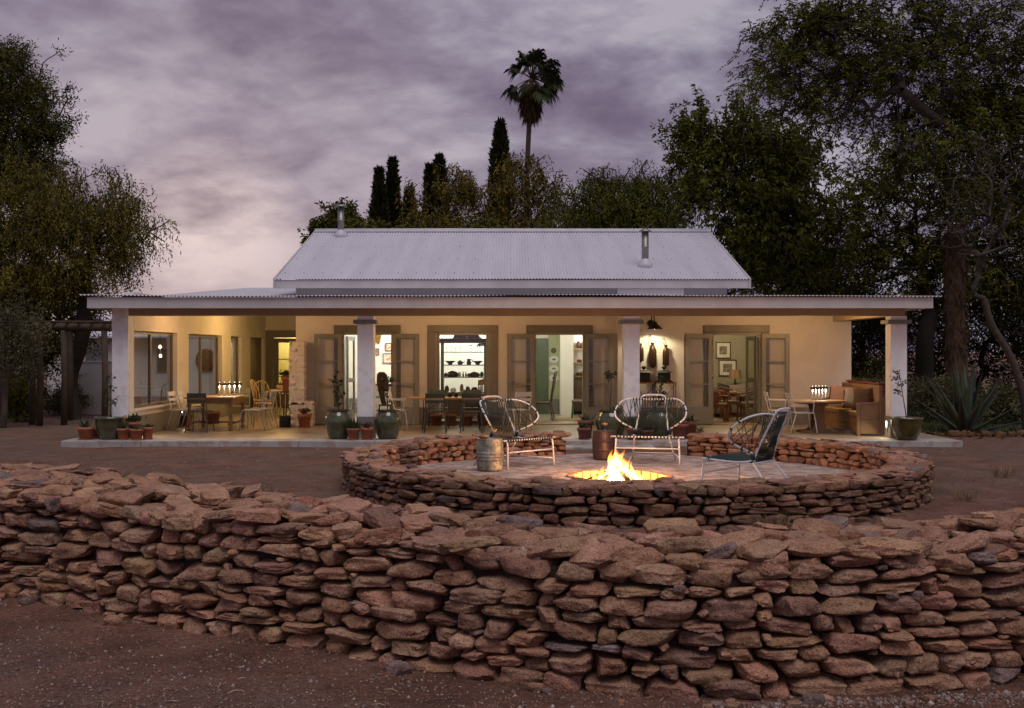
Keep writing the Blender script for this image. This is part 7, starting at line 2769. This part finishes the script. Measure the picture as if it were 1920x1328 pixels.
# agave
def agave(px, D, s, n, label, seed):
    r = np.random.default_rng(seed)
    b = at(px, 700, D)
    b[2] = float(ground_z(b[0], b[1]))
    e = empty('agave', tuple(b), 0, label, 'plant', 'agaves in the garden bed')
    for i in range(n):
        a = i * 2.399 + r.normal() * 0.1
        el = np.interp(i / n, [0, 0.3, 1], [0.35, 0.95, 1.48]) + r.normal() * 0.1
        L_ = s * r.uniform(0.85, 1.15) * (0.8 if i < 5 else 1)
        d = np.array([cos(a) * cos(el), sin(a) * cos(el), sin(el)])
        side = unit(np.cross(d, np.array([0, 0, 1.0])))
        up = np.cross(side, d)
        v, f = [], []
        rows = 7
        for j in range(rows + 1):
            t = j / rows
            w = s * 0.085 * np.interp(t, [0, 0.25, 0.6, 1.0], [0.8, 1.0, 0.75, 0.02])
            c = d * L_ * t + np.array([cos(a), sin(a), 0]) * 0.10 * L_ * t * t * (1.2 - sin(el))
            for q in (-1, 0, 1):
                v.append(c + side * w * q - up * (0.35 * w if q == 0 else 0))
            v.append(c - up * (0.35 * w + 0.02 * s * (1 - t)))
        for j in range(rows):
            A_, B_ = j * 4, (j + 1) * 4
            f += [(A_, A_ + 1, B_ + 1, B_), (A_ + 1, A_ + 2, B_ + 2, B_ + 1), (A_ + 2, A_ + 3, B_ + 3, B_ + 2), (A_ + 3, A_, B_, B_ + 3)]
        t_ = r.uniform(0.75, 1.25)
        me = np_mesh('leaf', np.array(v), np.array(f), np.full(len(f), 4), True, np.array([t_, t_, t_]))
        link('leaf', me, 'leaf_agave', e)


agave(1808, 25.6, 1.55, 30, 'large grey green agave with long upright leaves beyond the end column', 61)

GS = 'shrubs in the yard'


def shrub(px, D, wpx, hpx, n, leaf, label, seed, ln=0.12, wd=0.03, style='fine', per=40):
    b = at(px, 700, D)
    b[2] = 0
    s = D / 2100
    tree('garden_shrub', label, b, [b + np.array([0, 0, -0.05]), b + np.array([0, 0, hpx * s * 0.25])], [(b + np.array([0, 0, hpx * s * 0.5]), (wpx * s / 2, wpx * s / 2, hpx * s * 0.5))],
         n, style, per, 0.10, ln, wd, leaf, 'bark_grey', 0.05, seed, tip_r=0.005, group=GS, cat='shrub')


shrub(1750, 30, 90, 90, 120, 'leaf_shrub', 'feathery grey shrub between the end column and the agave', 71)
shrub(1880, 29, 110, 80, 120, 'leaf_shrub', 'feathery grey shrub right of the agave', 72)
shrub(1640, 33, 110, 90, 120, 'leaf_dark', 'dark shrub seen through the open veranda end', 73)
shrub(30, 30, 110, 90, 120, 'leaf_dark', 'dark shrub low at the left edge under the pergola', 74)
shrub(120, 33, 90, 60, 100, 'leaf_shrub', 'grey shrub under the pergola before the white garden wall', 75)


# dry grass tufts
def tuft(px, D, h, n, label, seed, rad=0.10):
    r = np.random.default_rng(seed)
    x = (px - 960) * D / 2100
    z = float(ground_z(x, D))
    e = empty('dry_grass_tuft', (x, D, z), 0, label, 'grass tuft', 'dry grass tufts on the bare earth')
    a = r.uniform(0, 6.28, n)
    P = np.stack([np.cos(a), np.sin(a), np.zeros(n)], -1) * rad * np.sqrt(r.random(n))[:, None]
    Dn = np.stack([np.cos(a) * 0.45, np.sin(a) * 0.45, np.full(n, 1.0)], -1) + r.normal(size=(n, 3)) * 0.22
    link('blades', leaf_mesh('blades', P, Dn, r.uniform(0.5, 1.1, n) * h, 0.006, r, 0.08, (0.6, 1.5)), 'straw_tuft', e)


tuft(229, 16.2, 0.26, 240, 'dry grass tuft behind the front wall, farthest left', 81, 0.09)
tuft(325, 14.6, 0.20, 160, 'small dry grass tuft between the two larger ones', 82, 0.08)
tuft(514, 14.2, 0.30, 420, 'fullest dry grass tuft left of the fire pit wall', 83, 0.11)
tuft(590, 13.0, 0.22, 120, 'sparse dry grass close to the left of the fire pit wall', 84, 0.12)
tuft(712, 12.75, 0.34, 260, 'straw coloured tuft growing at the foot of the fire pit wall', 85, 0.10)
tuft(1450, 12.45, 0.25, 200, 'straw tuft between the two stone walls under the side facing chair', 86, 0.14)
tuft(1810, 14.5, 0.22, 160, 'dry grass tuft right of the fire pit wall', 87, 0.14)
tuft(1880, 16.8, 0.22, 160, 'dry grass tuft near the right edge of the yard', 88, 0.14)

# lawn beyond the veranda end
lawn = MB()
r_ = np.random.default_rng(90)
v = [(9.6, 25.2, 0.012), (13.0, 24.6, 0.012), (20, 25.5, 0.012), (22, 40, 0.012), (9.2, 42, 0.012), (9.0, 30, 0.012)]
lawn.add(v, [tuple(range(6))])
mat('lawn_soil', (0.022, 0.030, 0.010), 0.95, var=0.4, vscale=2.0, bump=0.02, bscale=30)
o = lawn.build('lawn', 'lawn_soil')
tag(o, 'green lawn beyond the open end of the veranda', 'lawn', kind='structure')
n = 16000
P = np.stack([r_.uniform(9.6, 20, n), r_.uniform(25.5, 40, n), np.full(n, 0.012)], -1)
me = leaf_mesh('grass_blades', P, r_.normal(size=(n, 3)) * 0.5 + np.array([0, 0, 1.0]), r_.uniform(0.06, 0.14, n), 0.02, r_)
o = link('grass_blades', me, 'grass_green')
tag(o, 'short green grass of the lawn beside the agave', 'grass', kind='stuff')
# fallen leaves and litter under the agave
n = 500
P = np.stack([r_.normal(10.6, 0.9, n), r_.normal(25.0, 0.4, n), np.full(n, 0.03)], -1)
P[:, 2] = ground_z(P[:, 0], P[:, 1]) + 0.03
me = leaf_mesh('fallen_leaves', P, r_.normal(size=(n, 3)) * np.array([1, 1, 0.3]), r_.uniform(0.1, 0.25, n), 0.05, r_)
o = link('fallen_leaves', me, 'leaf_palm_dead')
tag(o, 'dry fallen leaves heaped around the foot of the agave', 'leaves', kind='stuff')

# ------------------------------------------------------------------ pergola, garden wall, outbuilding on the left
e = empty('pergola', (-11.6, 29.5, 0), 0, 'rough pole pergola in the shade left of the house', 'pergola')
PX = [(-1.75, 0.2), (-1.32, -0.6), (-0.55, 0.0), (0.0, 0.5), (0.72, -0.2), (-2.6, 0.4)]
for i, (x, y) in enumerate(((3, 29), (60, 28.8), (74, 28.3), (120, 28.6), (131, 30.5), (196, 28.6))):
    X, Y = (x - 960) * y / 2100, y
    lx_, ly_ = X + 11.6, Y - 29.5
    MB().tube([(lx_, ly_, -0.1), (lx_ + 0.02, ly_, 1.2), (lx_ - 0.01, ly_, 2.42)], [0.085, 0.08, 0.075], 9).build('post', 'pole_wood', e)
for y, z in ((28.6, 2.5), (30.5, 2.5)):
    MB().tube([(-2.4, y - 29.5, z), (-0.6, y - 29.5, z + 0.03), (1.35, y - 29.5, z)], 0.085, 9).build('beam', 'pole_wood', e)
for i in range(12):
    x = -2.3 + i * 0.32
    MB().tube([(x, -1.3, 2.63), (x + 0.03, 1.3, 2.66)], 0.035, 7).build('lath', 'pole_wood', e)
e = empty('garden_wall', (-12.8, 33.5, 0), 0, 'plain pale garden wall behind the pergola posts', 'wall')
MB().box(-0.35, 0.95, 0, 0.2, -0.1, 1.55).build('wall_panel', 'white_wall', e, bevel=0.01)
MB().box(-0.38, 0.98, -0.02, 0.22, 1.551, 1.60).build('coping', 'white_wall', e, bevel=0.01)
ob = empty('outbuilding', (-15.5, 47, 0), 0, 'low pale outbuilding with corrugated roof behind the pergola', 'building')
MB().box(-4.0, 6.2, 0, 3.5, -0.1, 2.5).build('wall', 'white_wall', ob)
MB().hexa([(-4.4, -0.5, 2.45), (6.6, -0.5, 2.45), (6.6, 4, 3.4), (-4.4, 4, 3.4), (-4.4, -0.5, 2.52), (6.6, -0.5, 2.52), (6.6, 4, 3.47), (-4.4, 4, 3.47)]).build('roof', 'white_roof', ob)
for x in (-2.4, 0.6, 3.4):
    w_ = MB().box(x, x + 0.9, -0.03, -0.001, 1.0, 2.0).build('window', 'olive_trim', ob)
    MB().box(x + 0.06, x + 0.42, -0.036, -0.031, 1.06, 1.94).build('pane', 'window_glass', w_)
    MB().box(x + 0.48, x + 0.84, -0.036, -0.031, 1.06, 1.94).build('pane', 'window_glass', w_)
# seen through the side windows
e = empty('courtyard_wall', (-9.75, 36.2, 0), 0, 'beige courtyard wall seen through the side windows', 'wall')
MB().box(-0.9, 1.2, 0, 0.2, -0.1, 2.3).build('wall_panel', 'plaster', e)
e = empty('wooden_disc', (-9.85, 36.17, 1.62), 0, 'round red brown wooden disc hung on the courtyard wall', 'wall ornament')
MB().lathe([(0.36, 0), (0.36, 0.03), (0.3, 0.05), (0.001, 0.055)], 32).build('disc', 'red_wood', e).rotation_euler = (radians(90), 0, 0)
MB().lathe([(0.06, 0.055), (0.05, 0.08), (0.001, 0.085)], 16).build('boss', 'dark_wood', e).rotation_euler = (radians(90), 0, 0)
spindle_chair((-9.0, 29.6, 0.02), radians(40), 'dark_wood', 'dark spindle chair outside the side windows', 'dark chairs outside the side windows')
spindle_chair((-8.8, 25.6, 0.02), radians(60), 'dark_wood', 'dark spindle chair outside the window nearest the front pier', 'dark chairs outside the side windows')
for i, (px, py) in enumerate(((281, 690), (300, 650), (301, 667), (318, 655))):
    p = at(px, py, 27.6)
    b_ = empty('festoon_bulb', tuple(p), 0, ('lowest bare bulb', 'highest bare bulb', 'middle bare bulb', 'rightmost bare bulb')[i] + ' glowing outside the first side window', 'lamp', 'bare bulbs hung outside the side windows')
    MB().lathe([(0.001, -0.05), (0.03, -0.03), (0.032, 0), (0.015, 0.035)], 12).build('bulb', 'bulb_warm', b_)
    MB().lathe([(0.016, 0.03), (0.016, 0.07)], 8).build('lamp_holder', 'black_iron', b_)
    MB().tube([(0, 0, 0.07), (0, 0, 2.6 - p[2])], 0.004, 4).build('cord', 'black_iron', b_)
    if i < 2:
        lamp('lamp_light', 'POINT', (0, 0, -0.12), 6, (1.0, 0.7, 0.35), 0.05, b_)
# low stones edging the bed under the agave
r_ = np.random.default_rng(95)
for i in range(9):
    v, f = rock_verts(r_, r_.uniform(0.2, 0.4), 0.25, r_.uniform(0.12, 0.2), 4)
    o = link('edging_stone', np_mesh('edging_stone', v, f, np.full(len(f), 4), True, np.array([0.38, 0.40, 0.36])), 'stone')
    o.location = (9.75 + i * 0.32, 24.75 + 0.12 * r_.normal(), 0.05)
    tag(o, names5[min(i, 4)] + ' edging stone from the end column below the agave' if i < 5 else ['sixth', 'seventh', 'eighth', 'ninth'][i - 5] + ' edging stone from the end column below the agave', 'stone', 'stones edging the agave bed')
